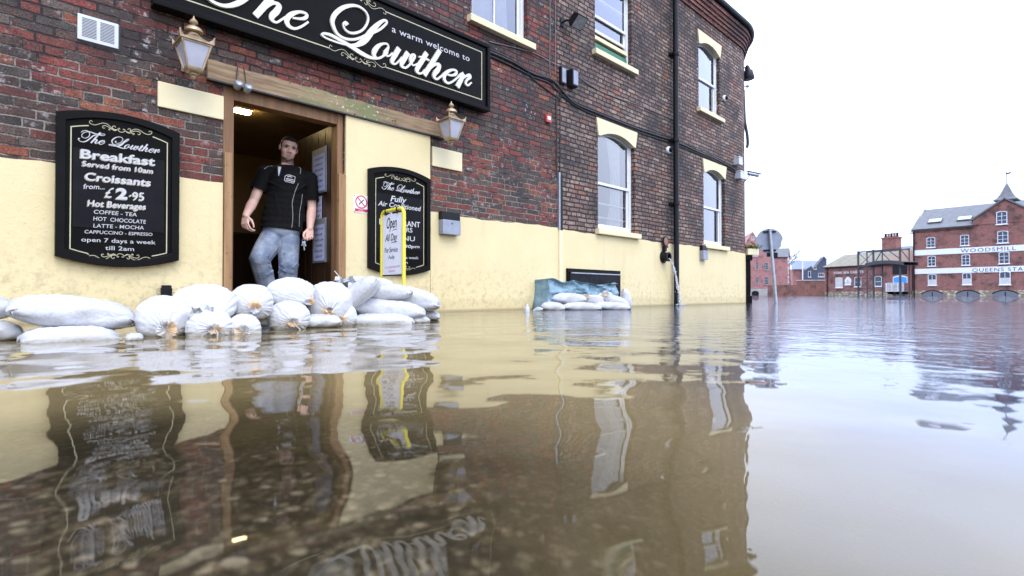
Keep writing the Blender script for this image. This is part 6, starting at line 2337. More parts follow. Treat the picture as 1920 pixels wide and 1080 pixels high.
for i in range(14):                         # soft drapes running from the chest towards the hem
    a0 = rnd.uniform(-1.3, 1.3)
    z0 = rnd.uniform(0.90, 1.22)
    a1 = a0 + rnd.uniform(-0.5, 0.5)
    z1 = z0 - rnd.uniform(0.10, 0.20)
    q = lambda aa, zz: Vector((0.175 * math.sin(aa) - 0.02 - 0.04 * (1.2 - zz), -0.113 * math.cos(aa), zz))
    S.append((q(a0, z0), 0.0125, q(a1, z1), 0.014))
for sh, el, sg in ((SHL, ELL, -1), (SHR, ELR, 1)):   # creases from the armpits
    for dz in (0.0,):
        S.append((Vector((sg * 0.165, -0.085, 1.24 - dz)), 0.010, Vector((sg * 0.06, -0.117, 1.17 - 0.02 * sg)), 0.008))
shirt = blob('polo_shirt', M['black_cotton'], S, 0.0055, man, smooth=9)


def cut(o, cuts):
    bm = bmesh.new()
    bm.from_mesh(o.data)
    for co, no, near in cuts:
        fs = [f for f in bm.faces if near is None or near(f.calc_center_median())]
        geom = list({v for f in fs for v in f.verts}) + list({e for f in fs for e in f.edges}) + fs
        bmesh.ops.bisect_plane(bm, geom=geom, plane_co=co, plane_no=no, clear_outer=True)
    bm.to_mesh(o.data)
    bm.free()
    o.data.shade_smooth()


def sleeve_end(sh, el, k1, side):
    d = (el - sh).normalized()
    q = sh.lerp(el, k1)
    return (q, d, lambda v: (v - q).dot(d) > -0.03 and (v - q - d * (v - q).dot(d)).length < 0.088 and v.x * side > 0.166)


cut(shirt, [(Vector((0, 0, 0.800)), Vector((-0.10, 0, -1)).normalized(), None), sleeve_end(SHL, ELL, 0.60, -1), sleeve_end(SHR, ELR, 0.72, 1)])
sm = shirt.modifiers.new('cloth', 'SOLIDIFY')
sm.thickness, sm.offset = 0.004, -1

# collar
a = MB()
for s in (-1, 1):
    cpts = []
    for i in range(9):
        q = math.pi / 2 - s * (0.0 + i / 8 * 2.55)
        cpts.append(nk + Vector((0.070 * math.cos(q), 0.004 + 0.070 * math.sin(q), 0.026 - 0.040 * (i / 8) ** 2)))
    for i in range(8):
        p, q = cpts[i], cpts[i + 1]
        o1, o2 = (p - nk), (q - nk)
        o1.z = o2.z = 0
        o1.normalize()
        o2.normalize()
        drop = 0.034 + 0.022 * (i / 8) ** 2
        drop2 = 0.034 + 0.022 * ((i + 1) / 8) ** 2
        a.add([tuple(p + Vector((0, 0, 0.022))), tuple(q + Vector((0, 0, 0.022))), tuple(q + o2 * 0.026 - Vector((0, 0, drop2))), tuple(p + o1 * 0.026 - Vector((0, 0, drop)))], [(0, 1, 2, 3)])
co1 = a.build('collar', M['black_cotton'], shirt, smooth=60)
sm = co1.modifiers.new('cloth', 'SOLIDIFY')
sm.thickness = 0.006

# everything that lies on the shirt is dropped onto its real surface
bpy.context.view_layer.update()
mw = man.matrix_world.copy()
mwi = mw.inverted()


def bvh_of(o):
    return BVHTree.FromPolygons([mw @ v.co for v in o.data.vertices], [tuple(p.vertices) for p in o.data.polygons])


SB = bvh_of(shirt)


def drop(px, py, off=0.002, tree=None):
    for i in range(14):
        hit = (tree or SB).ray_cast(CAM, ray(px, py).normalized())
        if hit[0] is not None:
            break
        py += 1
    if hit[0] is None:
        return None
    return mwi @ (hit[0] - ray(px, py).normalized() * off)


def seam(name, pts, r, mat):
    q = [drop(*p) for p in crom(pts, 6)]
    q = [tuple(v) for v in q if v is not None]
    if len(q) > 1:
        a = MB()
        a.tube(q, r, 5)
        a.build(name, mat, shirt, smooth=60)


seam('piping', [(560, 309), (564, 313), (563, 326)], 0.0028, M['grey_piping'])
seam('piping', [(559.5, 344), (553, 360), (548, 380), (548.5, 392), (549, 410), (547, 427)], 0.0026, M['grey_piping'])
seam('piping', [(567, 364), (565, 380), (562, 398), (561, 425)], 0.0022, M['grey_piping'])
seam('piping', [(495, 317), (503, 312), (511, 309.5)], 0.0028, M['grey_piping'])
a = MB()
rows_ = []
for j in range(7):
    v_ = j / 6
    xl, xr = 521 + 0.8 * v_, 527.5 - 4.6 * v_
    rows_.append([drop(xl + (xr - xl) * i / 3, 311.5 + 17 * v_ + i * 0.5, 0.003) for i in range(4)])
if all(q is not None for r_ in rows_ for q in r_):
    a.add([tuple(q) for r_ in rows_ for q in r_], [(j * 4 + i, j * 4 + i + 1, (j + 1) * 4 + i + 1, (j + 1) * 4 + i) for j in range(6) for i in range(3)])
    a.build('placket', M['paper'], shirt, smooth=180)
a = MB()


def badge(pts, r):
    q = [drop(*p, 0.0025) for p in pts]
    q = [tuple(v) for v in q if v is not None]
    if len(q) > 1:
        a.tube(q, r, 5)


badge([(533.5, 338), (534.5, 330.5), (537.5, 328.5), (543, 328), (553.5, 331.5), (552, 341), (550.5, 343.5), (536, 340.3), (533.5, 338)], 0.0030)
badge([(536, 337.2), (551, 340.5)], 0.0042)
badge([(536.5, 334.5), (550.5, 337.3)], 0.0036)
badge([(539, 331.8), (543.5, 330.3), (547.5, 333)], 0.0045)
a.build('chest_badge', M['paper'], shirt)

# jeans
J = [(Vector((-0.055, 0.0, 0.81)), (0.172, 0.118, 0.12))]
for (hp, kn, sh, an), w in zip(LG, (0.112, 0.105)):
    J.append((hp, w, hp.lerp(kn, 0.5), w * 0.95))
    J.append((hp.lerp(kn, 0.5), w * 0.95, kn, 0.092))
    J.append((kn, 0.090, sh, 0.086))
    J.append((sh, 0.086, an, 0.084))
rnd = random.Random(8)
for hp, kn, sh, an in LG:
    for i in range(16):
        k_ = rnd.random()
        c = (hp.lerp(kn, 0.4 + k_ * 0.6) if i % 2 else kn.lerp(sh, k_))
        ang = rnd.uniform(-1.3, 1.3)
        rr = 0.088
        q0 = c + Vector((rr * math.sin(ang), -rr * math.cos(ang), 0))
        q1 = c + Vector((rr * math.sin(ang + 0.8), -rr * math.cos(ang + 0.8), rnd.uniform(-0.05, 0.05)))
        J.append((q0, 0.010, q1, 0.009))
jeans = blob('jeans', M['denim'], J, 0.0065, man, smooth=6)
a = MB()
for hp, kn, sh, an in LG:
    f0 = Vector((an.x, an.y, 0.0))
    a.rbox(-0.05, 0.05, -0.20, 0.075, 0.0, 0.085, 0.025, Matrix.Translation(f0))
a.build('shoes', M['rubber'], man)

# keys in his hand
kp = mw @ (tip + Vector((-0.004, -0.006, -0.012)))
ky = thing('keys', 'bunch of keys hanging from the hand of the man', 'keys', kp, man.rotation_euler.z)
a = MB()
a.tube([(0.014 * math.cos(R(30 * i)), 0, -0.008 + 0.014 * math.sin(R(30 * i))) for i in range(13)], 0.0014, 5)
a.build('ring', M['steel'], ky)
for i, (ang, l) in enumerate(((-0.35, 0.045), (0.05, 0.085), (0.3, 0.05))):
    a = MB()
    Mk = Matrix.Translation((0.003 * i, -0.002 * i, -0.02)) @ rotm('Y', -ang)
    a.rbox(-0.009, 0.009, -0.0012, 0.0012, -0.02, 0.0, 0.001, Mk)
    a.box(-0.0035, 0.0035, -0.0012, 0.0012, -l, -0.0205, Mk)
    for t in range(3):
        a.box(0.0036, 0.0065, -0.0012, 0.0012, -l + 0.004 + 0.006 * t, -l + 0.007 + 0.006 * t, Mk)
    a.build('key', M['steel'], ky)
# ------------------------------------------------------------------ across the water


class Far:
    """a far building: an empty at its near corner, parts placed by where they stand on its front"""
    def __init__(self, fac, name, label, cat, group=None):
        self.f = fac
        self.o = thing(name, label, cat, fac.P(0, 0), fac.rot, group)

    def xz(self, px, py):
        return self.f.tz(px, py)

    def poly(self, pts, y0, y1, name, mat):
        mb = MB()
        mb.prism([self.xz(*p) for p in pts], y0, y1)
        return mb.build(name, mat, self.o)

    def rect(self, mb, pxa, pya, pxb, pyb, y0, y1):
        xm = (pxa + pxb) / 2
        ym = (pya + pyb) / 2
        x0, x1 = self.xz(pxa, ym)[0], self.xz(pxb, ym)[0]
        z0, z1 = self.xz(xm, pyb)[1], self.xz(xm, pya)[1]
        mb.box(x0, x1, y0, y1, z0, z1)

    def window(self, px, py, w, h, sill=True, frame='white_paint', half=False, arch=True, glass='far_glass', nx=2, nz=3, lab=None):
        cx, cz = self.xz(px, py)
        s = abs(self.xz(px + 5, py)[0] - self.xz(px - 5, py)[0]) / 10
        sv = abs(self.xz(px, py + 5)[1] - self.xz(px, py - 5)[1]) / 10
        hw, hh = w * s / 2, h * sv / 2
        b = 0.09 * min(2 * hw, hh)
        b = max(b, 0.05)
        f = MB()
        rise = 0.18 * hw if arch else 0.0
        n = 8
        topo = [(cx + hw - 2 * hw * i / n, cz + hh + rise * (1 - (2 * i / n - 1) ** 2)) for i in range(n + 1)]
        topi = [(cx + (hw - b) - 2 * (hw - b) * i / n, cz + hh - b + rise * (1 - (2 * i / n - 1) ** 2)) for i in range(n + 1)]
        O = [(cx - hw, cz - hh), (cx + hw, cz - hh)] + topo
        I = [(cx - hw + b, cz - hh + b), (cx + hw - b, cz - hh + b)] + topi
        m = len(O)
        for i in range(m):
            j = (i + 1) % m
            f.add([(O[i][0], -0.05, O[i][1]), (O[j][0], -0.05, O[j][1]), (I[j][0], -0.05, I[j][1]), (I[i][0], -0.05, I[i][1]), (O[i][0], 0.0, O[i][1]), (O[j][0], 0.0, O[j][1]),
                   (I[i][0], 0.0, I[i][1]), (I[j][0], 0.0, I[j][1])], [(0, 1, 2, 3), (1, 0, 4, 5), (3, 2, 7, 6)])
        bw = b * 0.32
        for i in range(1, nx):
            x = cx - hw + 2 * hw * i / nx
            f.box(x - bw, x + bw, -0.045, -0.012, cz - hh + b, cz + hh - b)
        for i in range(1, nz):
            z = cz - hh + 2 * hh * i / nz
            f.box(cx - hw + b, cx + hw - b, -0.043, -0.014, z - bw, z + bw)
        if sill:
            f.box(cx - hw * 1.2, cx + hw * 1.2, -0.12, 0.0, cz - hh - b * 1.3, cz - hh - 0.002)
        fo = f.build('window', M[frame], self.o)
        if lab:
            props(fo, lab)
        g = MB()
        g.prism(I, -0.011, -0.003)
        g.build('pane', M[glass], fo)
        if half:
            g = MB()
            g.box(cx - hw + b, cx + hw - b, -0.042, -0.0455, cz - hh + b, cz + hh * 0.1)
            g.build('blind', M['white_cloth'], fo)
        return fo


# the big warehouse
WH = Far(Facade(1711, 72, 170, True), 'warehouse', 'tall red brick riverside warehouse with white painted bands and black lettering', 'warehouse')
x0 = WH.xz(1712, 500)[0]
x1 = WH.xz(2100, 500)[0]
ze = WH.xz(1760, 427.3)[1]
gx0, gx1, gap = WH.xz(1824, 400)[0], WH.xz(1943, 400)[0], WH.xz(1880.5, 374)[1]
gz0 = WH.xz(1824.5, 410)[1]
DW = 12.0
mb = MB()
zb0 = WH.xz(1715, 545)[1]
mb.box(x0, x1, 0, DW, zb0, ze)
pts = [(gx0, ze), (gx1, ze), (gx1, gz0), ((gx0 + gx1) / 2, gap), (gx0, gz0)]
mb.prism([(p[0], p[1] + (0.002 if i < 2 else 0)) for i, p in enumerate(pts)], -0.06, DW * 0.5)
mb.build('wall', M['brick_far'], WH.o)
mb = MB()
mb.box(x0 - 0.05, x1, -0.1, DW, -1.5, zb0 - 0.003)
mb.build('stone_footing', M['rubble'], WH.o)
zr = WH.xz(1721, 402)[1] + 1.2
rf = MB()
sl_ = (zr - ze) / (DW * 0.45 + 0.35)
for xa_, xb_, ys in ((x0 - 0.1, gx0 - 0.02, -0.35), (gx0 - 0.02, gx1 + 0.02, 0.4), (gx1 + 0.02, x1, -0.35)):
    zs = ze + (ys + 0.35) * sl_
    rf.add([(xa_, ys, zs), (xb_, ys, zs), (xb_, DW * 0.45, zr), (xa_, DW * 0.45, zr)], [(0, 1, 2, 3)], [[(0, 0), (8, 0), (8, 4), (0, 4)]])
rf.add([(x0 - 0.1, DW * 0.45, zr), (x1, DW * 0.45, zr), (x1, DW * 0.9 + 0.35, ze), (x0 - 0.1, DW * 0.9 + 0.35, ze)], [(0, 1, 2, 3)], [[(0, 0), (8, 0), (8, 4), (0, 4)]])
ro = rf.build('roof', M['slate'], WH.o)
s_ = ro.modifiers.new('thick', 'SOLIDIFY')
s_.thickness = 0.18
gr = MB()
gm_ = (gx0 + gx1) / 2
for sgn, ga in ((-1, gx0 - 0.25), (1, gx1 + 0.25)):
    gr.add([(ga, -0.25, gz0 - 0.15), (gm_, -0.25, gap + 0.12), (gm_, DW * 0.5, gap + 0.12), (ga, DW * 0.5, gz0 - 0.15)], [(0, 1, 2, 3)])
g2 = gr.build('gable_roof', M['slate'], WH.o)
s_ = g2.modifiers.new('thick', 'SOLIDIFY')
s_.thickness = 0.16
pv = MB()
pv.prism([(-0.45, ze - 0.5), (12 * 0.45 + 0.2, zr + 0.35), (12 * 0.45 + 0.2, zr - 0.1), (0.3, ze - 0.5)], -0.16, 0.16)
pvo = pv.build('verge_coping', M['pale_stone'], WH.o)
pvo.rotation_euler = (0, 0, math.pi / 2)
pvo.location = (x0 - 0.1, 0, 0)
cor = MB()
for i, (o_, dz) in enumerate(((0.10, 0.32), (0.18, 0.18), (0.26, 0.06))):
    cor.box(x0, gx0 - 0.01, -o_, -0.001, ze - dz - 0.10, ze - dz + 0.035)
cor.build('eaves_course', M['brick_cornice'], WH.o)
for (ya, yb) in ((469.5, 479.5), (504.5, 514)):
    t1_ = WH.xz(1716, ya)[1]
    t0_ = WH.xz(1716, yb)[1]
    bm_ = MB()
    bm_.box(x0 + 0.1, x1, -0.075, -0.001, t0_, t1_)
    bm_.build('white_band', M['white_paint'], WH.o)
lt_ = MB()


def far_text(F_, mb, txt, pa, pb, hpx, y, bold=0.0):
    A_, B_ = F_.xz(*pa), F_.xz(*pb)
    h = F_.xz(pa[0], pa[1] - hpx)[1] - A_[1]
    put_text(mb, txt, A_, (B_[0], A_[1]), h, y, bold, 0, space=1.15)


za = WH.xz(1716, 477.6)[1]
for txt, pxa, pxb, ya, yb in (('WOODSMILL', 1801.5, 1905.5, 471.2, 477.8), ('QUEENS STAITH', 1823, 1946, 506.3, 512.6)):
    z0_, z1_ = WH.xz(1716, yb)[1], WH.xz(1716, ya)[1]
    put_text(lt_, txt, (WH.xz(pxa, 480)[0], z0_), (WH.xz(pxb, 480)[0], z0_), z1_ - z0_, -0.082, 0.0, 0, space=1.15)
lt_.build('lettering', M['ink'], WH.o)
for (px, py, w, h, half) in ((1745.5, 455, 16, 18, 0), (1808.8, 451, 16.5, 19, 0), (1880.5, 445, 20.5, 21.5, 0), (1878.6, 409, 20.5, 23, 0), (1747, 490, 15, 18, 0), (1811, 487.8, 15.5, 19, 0), (1883, 484, 20, 21, 0),
                             (1748, 525, 16, 20, 1), (1813, 523.3, 17, 21, 1), (1884.6, 522, 21, 23.5, 1), (1955, 442, 21, 22, 0), (1957, 483, 21, 22, 0), (1958, 521, 22, 24, 1), (2030, 438, 22, 23, 0), (2031, 481, 22, 23, 0), (2032, 520, 22, 25, 1)):
    y_gable = px > 1824 and px < 1943
    wo_ = WH.window(px, py, w, h, half=bool(half), nx=2, nz=2 if half else 3)
    if y_gable:
        wo_.location = (0, -0.062, 0)
for px, w in ((1748.6, 40), (1815, 45), (1885.5, 48), (1962, 52)):
    a = MB()
    cx, cz = WH.xz(px, 553)
    s = abs(WH.xz(px + 5, 553)[0] - WH.xz(px - 5, 553)[0]) / 10
    hw = w * s / 2
    n = 10
    up = [(cx + hw - 2 * hw * i / n, cz + 0.10 + 0.42 * (1 - (2 * i / n - 1) ** 2)) for i in range(n + 1)]
    a.prism([(cx - hw, -0.6), (cx + hw, -0.6)] + up, -0.13, -0.105)
    so_ = a.build('shutter', M['grey_shutter'], WH.o)
    a = MB()
    upo = [(p[0] * 1.0 + (p[0] - cx) * 0.05, p[1] + 0.12) for p in up]
    for i in range(n):
        a.add([(up[i + 1][0], -0.15, up[i + 1][1]), (up[i][0], -0.15, up[i][1]), (upo[i][0], -0.15, upo[i][1]), (upo[i + 1][0], -0.15, upo[i + 1][1])], [(0, 1, 2, 3)])
    a.box(cx - 0.05, cx + 0.05, -0.142, -0.131, -0.6, cz + 0.4)
    a.build('arch_trim', M['black_iron'], so_)
dpn = MB()
dpn.tube([(x0 + 0.12, -0.12, -1), (x0 + 0.12, -0.12, ze - 0.3)], 0.09, 8)
dpn.build('drainpipe', M['black_iron'], WH.o)
for px, py, w in ((1753.4, 416, 20), (1808.8, 411.5, 17)):
    cx, cz = WH.xz(px, py)
    k_ = (cz - ze) / (zr - ze)
    yy = -0.35 + k_ * (DW * 0.45 + 0.35)
    for _ in range(12):
        p_ = WH.o.location + WH.f.d * cx - WH.f.n * yy
        r_ = ray(px, py)
        k2 = (CAM.z + r_.z / r_.y * p_.y - ze) / (zr - ze)
        k_ = 0.5 * k_ + 0.5 * k2
        yy = -0.35 + k_ * (DW * 0.45 + 0.35)
        tt = ((CAM + r_ * (p_.y / r_.y)) - WH.f.P0).dot(WH.f.d)
        cx = tt
    a = MB()
    ang = math.atan2(zr - ze, DW * 0.45 + 0.35)
    Ms = Matrix.Translation((cx, yy, ze + k_ * (zr - ze) + 0.14)) @ rotm('X', ang)
    a.box(-0.75, 0.75, -0.55, 0.55, -0.06, 0.08, Ms)
    fo = a.build('skylight', M['slate'], WH.o)
    a = MB()
    a.box(-0.66, 0.66, -0.46, 0.46, 0.081, 0.10, Ms)
    a.build('pane', M['alu'], fo)
cu = MB()
cxx = gm_
zc = gap
cy = 2.2
cu.lathe([(0.8, zc - 1.2), (0.8, zc + 0.05)], 4, Matrix.Translation((cxx, cy, 0)), True)
cuo = cu.build('cupola', M['white_paint'], WH.o)
cu = MB()
cu.lathe([(1.55, zc + 0.02), (1.60, zc + 0.16), (1.15, zc + 0.42), (0.72, zc + 1.0), (0.34, zc + 1.75), (0.06, zc + 2.25)], 4, Matrix.Translation((cxx, cy, 0)), True)
cu.build('spire', M['slate'], cuo)
cu = MB()
cu.tube([(cxx, cy, zc + 2.2), (cxx, cy, zc + 3.7)], 0.045, 6)
cu.add([(cxx - 0.45, cy, zc + 3.35), (cxx + 0.5, cy, zc + 3.42), (cxx + 0.3, cy + 0.03, zc + 3.62), (cxx - 0.1, cy - 0.03, zc + 3.5)], [(0, 1, 2, 3), (3, 2, 1, 0)])
cu.build('weather_vane', M['black_iron'], cuo)

# the low hall with the pantiled roof
SC = Far(Facade(1712, 73.5, 618, True), 'boathouse', 'low red brick hall with pantiled roof, stone footing and white lettering', 'building')
x0, x1 = SC.xz(1546, 520)[0], SC.xz(1711, 520)[0] - 0.1
ze = SC.xz(1546, 501.3)[1]
zf = SC.xz(1553, 547)[1]
mb = MB()
mb.box(x0, x1, 0, 9, zf, ze)
mb.build('wall', M['brick_far'], SC.o)
mb = MB()
mb.box(x0 - 0.04, x1, -0.07, 9, -1.5, zf - 0.003)
mb.build('stone_footing', M['rubble'], SC.o)
dr = 4.6
zr = ze + (SC.xz(1558, 477.3)[1] - ze) * 1.06
rf = MB()
L_ = x1 - x0
nr = 46
vs, fs, us = [], [], []
for i in range(nr * 4 + 1):
    x = x0 - 0.2 + (L_ + 0.2) * i / (nr * 4)
    w = 0.05 * math.sin(2 * math.pi * i / 4)
    for (y, z) in ((-0.35, ze - 0.05), (dr, zr), (dr * 2 + 0.35, ze - 0.05)):
        vs.append((x, y, z + w))
for i in range(nr * 4):
    for j in range(2):
        a_ = i * 3 + j
        fs.append((a_, a_ + 3, a_ + 4, a_ + 1))
        u0, u1 = vs[a_][0] - x0, vs[a_ + 3][0] - x0
        us.append([(u0, j * 4), (u1, j * 4), (u1, j * 4 + 4), (u0, j * 4 + 4)])
rf.add(vs, fs, us)
ro = rf.build('roof', M['pantile'], SC.o)
s_ = ro.modifiers.new('thick', 'SOLIDIFY')
s_.thickness = 0.1
gb = MB()
gb.prism([(-0.0, ze), (dr * 2, ze), (dr, zr - 0.12)], -0.2, 0.0)
go = gb.build('gable_wall', M['brick_far'], SC.o)
go.rotation_euler = (0, 0, math.pi / 2)
go.location = (x0, 0, 0)
lt_ = MB()
far_text(SC, lt_, 'YORK SEA CADETS', (1562.7, 513.8), (1619, 512.0), 4.4, -0.03, 0.02)
lt_.build('lettering', M['white_paint'], SC.o)
SC.window(1573.4, 530.4, 13, 18, glass='white_cloth', nx=2, nz=2, lab='white blanked window')
SC.window(1608.8, 529, 12.5, 17.5, nx=2, nz=2)
SC.window(1647, 528, 13.5, 18, nx=1, nz=2)
for px, w in ((1573.4, 18), (1608.8, 18), (1647, 18)):
    a = MB()
    cx, cz = SC.xz(px, 517.8)
    s = 0.074
    a.box(cx - w * s / 2, cx + w * s / 2, -0.03, -0.001, cz - 0.05, cz + 0.3)
    a.build('arch_course', M['brick_cornice'], SC.o)
em = MB()
cx, cz = SC.xz(1590.3, 527)
em.lathe([(0.56, 0), (0.56, 0.05), (0.50, 0.06), (0.001, 0.062)], 24, Matrix.Translation((cx, -0.001, cz)) @ rotm('X', math.pi / 2))
emo = em.build('round_emblem', M['white_paint'], SC.o)
em = MB()
em.box(cx - 0.55, cx + 0.55, -0.085, -0.064, cz - 0.66, cz - 0.42)
em.box(cx - 0.2, cx + 0.2, -0.08, -0.002, cz + 0.5, cz + 0.66)
em.build('scroll_plate', M['white_paint'], emo)
em = MB()
y_ = -0.0635
em.stroke([(cx, cz + 0.28, 0.08), (cx, cz - 0.28, 0.08)], y_, 0.006, 2)
em.stroke([(cx - 0.18, cz + 0.12, 0.07), (cx + 0.18, cz + 0.12, 0.07)], y_, 0.008, 2)
em.stroke([(cx - 0.3, cz - 0.08, 0.07), (cx - 0.18, cz - 0.26, 0.08), (cx, cz - 0.32, 0.08), (cx + 0.18, cz - 0.26, 0.08), (cx + 0.3, cz - 0.08, 0.07)], y_, 0.010, 4)
em.build('anchor', M['blue_door'], emo)
a = MB()
SC.rect(a, 1673.5, 497, 1701, 514.5, -0.02, 0.0)
a.build('dark_opening', M['black_iron'], SC.o)
a = MB()
cx0, cx1 = SC.xz(1674.5, 522)[0], SC.xz(1702, 522)[0]
zt, zb_ = SC.xz(1688, 517)[1], SC.xz(1688, 531)[1]
cm = (cx0 + cx1) / 2
n = 10
for s in (0, 1):
    pa, pb = (cx0 + 0.12, cm - 0.05) if s == 0 else (cm + 0.05, cx1 - 0.12)
    up = [(pb + (pa - pb) * i / n, zt - 0.12 - 0.25 * (2 * ((pb + (pa - pb) * i / n) - cx0) / (cx1 - cx0) - 1) ** 2) for i in range(n + 1)]
    a.prism([(pa, zb_), (pb, zb_)] + up, -0.09, -0.05)
dd = a.build('double_door', M['blue_door'], SC.o)
a = MB()
up = [(cx1 + (cx0 - cx1) * i / n, zt + 0.05 - 0.25 * (2 * i / n - 1) ** 2) for i in range(n + 1)]
a.prism([(cx0, zb_), (cx1, zb_)] + up, -0.048, -0.001)
a.build('door_surround', M['white_paint'], dd)
ba = MB()
bx0, bx1 = SC.xz(1670.5, 538)[0], SC.xz(1704.5, 538)[0]
bz0, bz1 = SC.xz(1688, 545)[1], SC.xz(1688, 531)[1]
for z in np.linspace(bz0 + 0.12, bz1, 6):
    ba.box(bx0, bx1, -1.1, -1.04, z - 0.045, z + 0.045)
for x in np.linspace(bx0 + 0.05, bx1 - 0.05, 4):
    ba.box(x - 0.05, x + 0.05, -1.04, -0.96, bz0, bz1 + 0.04)
ba.box(bx0, bx1, -1.1, -0.1, bz0 - 0.12, bz0)
bo_ = ba.build('balcony', M['white_paint'], SC.o)
for x in np.linspace(bx0 + 0.3, bx1 - 0.3, 3):
    a = MB()
    a.box(x - 0.1, x + 0.1, -1.0, -0.08, bz0 - 0.5, bz0 - 0.125)
    a.build('bracket', M['black_iron'], bo_)
a = MB()
a.tube([(x0 + 0.55, -0.12, -1), (x0 + 0.55, -0.12, ze - 0.05)], 0.07, 8)
a.tube([(x0 - 0.2, -0.40, ze - 0.06), (x1, -0.40, ze - 0.06)], 0.08, 8)
a.build('drainpipe', M['black_iron'], SC.o)

# house behind it with the big chimney
HB = Far(Facade(1650, 90, 500, True), 'house', 'house behind the low hall showing only its hipped roof and wide brick chimney', 'house')
xa, xb = HB.xz(1612, 473)[0], HB.xz(1712, 470)[0]
za, zb_ = HB.xz(1650, 476)[1], HB.xz(1650, 460.5)[1]
a = MB()
a.add([(xa, 0, za), (xb, 0, za), (xb, 10, za), (xa, 10, za), (xa + 4, 5, zb_), (xb - 3, 5, zb_)], [(0, 1, 5, 4), (1, 2, 5), (2, 3, 4, 5), (3, 0, 4)])
a.build('roof', M['slate'], HB.o)
a = MB()
a.box(xa + 0.3, xb - 0.3, 0.3, 9.7, -1, za)
a.build('wall', M['brick_far'], HB.o)
ch = MB()
ca, cb = HB.xz(1646.5, 450)[0], HB.xz(1673.5, 450)[0]
z0_, z1_ = za, HB.xz(1660, 446.5)[1]
ch.box(ca, cb, 1.0, 2.4, z0_, z1_)
ch.box(ca - 0.12, cb + 0.12, 0.88, 2.52, z1_ + 0.001, z1_ + 0.22)
cho = ch.build('chimney', M['brick_far'], HB.o)
for i in range(5):
    a = MB()
    x = ca + (cb - ca) * (0.1 + 0.2 * i)
    a.lathe([(0.20, z1_ + 0.22), (0.16, z1_ + 0.75), (0.20, z1_ + 0.78), (0.18, z1_ + 0.9)], 10, Matrix.Translation((x, 1.7, 0)))
    a.build('chimney_pot', M['terracotta'] if i % 2 else M['black_iron'], cho)
ch = MB()
ca, cb = HB.xz(1691, 462)[0], HB.xz(1709, 462)[0]
z1_ = HB.xz(1700, 463)[1]
ch.box(ca, cb, 3.0, 4.0, z0_ - 1, z1_)
c2 = ch.build('chimney', M['brick_far'], HB.o)
for i in range(3):
    a = MB()
    a.lathe([(0.17, z1_ + 0.001), (0.14, z1_ + 0.6)], 8, Matrix.Translation((ca + (cb - ca) * (0.15 + 0.3 * i), 3.5, 0)))
    a.build('chimney_pot', M['black_iron'], c2)

# steel gantry in front of the hall
GF = Facade(1650, 68, 618, True)
ga = thing('steel_gantry', 'rusty black steel loading gantry with cross braces in front of the low hall', 'gantry', GF.P(0, 0), GF.rot)
a = MB()
P_ = {}
for key, px, pt in (('a', 1609, 472.5), ('b', 1637.5, 469.5), ('c', 1687.5, 466)):
    x, z = GF.tz(px, pt)
    P_[key] = (x, z)
    for yy in (0.0, 1.6):
        a = MB()
        w_ = 0.085 if yy == 0 else 0.05
        a.box(x - w_, x + w_, yy - w_, yy + w_, -1.5, z + 0.1)
        a.build('post', M['gantry'], ga)
a = MB()


def bar(mb, p, q, r=0.04):
    mb.tube([p, q], r, 5)


for yy in (0.0, 1.6):
    bar(a, (P_['a'][0], yy, P_['a'][1]), (P_['c'][0], yy, P_['c'][1]), 0.075)
for x, z in P_.values():
    bar(a, (x, 0, z - 0.1), (x, 1.6, z - 0.1), 0.05)
xa, xb = P_['a'][0], P_['b'][0]
lv = [GF.tz(1623, q)[1] for q in (557, 541.5, 522, 500, 474)]
for z0_, z1_ in zip(lv[:-1], lv[1:]):
    bar(a, (xa, 0.02, z0_), (xb, 0.02, z1_))
    bar(a, (xa, 0.10, z1_), (xb, 0.10, z0_))
    bar(a, (xa, 0, z1_), (xb, 0, z1_), 0.05)
xc = P_['c'][0]
zp = GF.tz(1660, 490)[1]
for (p, q) in (((xb, 0, zp - 0.4), (xb + 1.2, 0, P_['b'][1])), ((xc - 1.6, 0, P_['c'][1]), (xc, 0, zp + 0.2)), ((xb + 0.8, 0, P_['b'][1]), (xb + 2.2, 0, zp)), ((xc, 0, P_['c'][1]), (xc + 1.1, 0, zp))):
    bar(a, p, q, 0.06)
a.build('brace', M['gantry'], ga)
a = MB()
xl_, xr_ = GF.tz(1628, 495)[0], GF.tz(1701, 495)[0]
zl, zm = GF.tz(1628, 496)[1], GF.tz(1665, 490)[1]
n = 12
top = [(xl_ + (xr_ - xl_) * i / n, zl + (zm - zl + 0.25) * math.sin(math.pi * min(1, i / n * 0.85 + 0.1)) * 0.75) for i in range(n + 1)]
for i in range(n):
    a.add([(top[i][0], -0.6, top[i][1] - 0.42), (top[i + 1][0], -0.6, top[i + 1][1] - 0.42), (top[i + 1][0], -0.6, top[i + 1][1]), (top[i][0], -0.6, top[i][1]),
           (top[i][0], 1.9, top[i][1] - 0.42), (top[i + 1][0], 1.9, top[i + 1][1] - 0.42), (top[i + 1][0], 1.9, top[i + 1][1]), (top[i][0], 1.9, top[i][1])],
          [(0, 1, 2, 3), (5, 4, 7, 6), (3, 2, 6, 7), (1, 0, 4, 5)])
a.build('canopy', M['gantry'], ga)

# yard wall
YF = Facade(1500, 84, 1500.01 - 4000, True)
yw = thing('yard_wall', 'red brick yard wall with pale coping standing at the water edge', 'wall', YF.P(0, 0), YF.rot)


def yx(px):
    return YF.t(px)


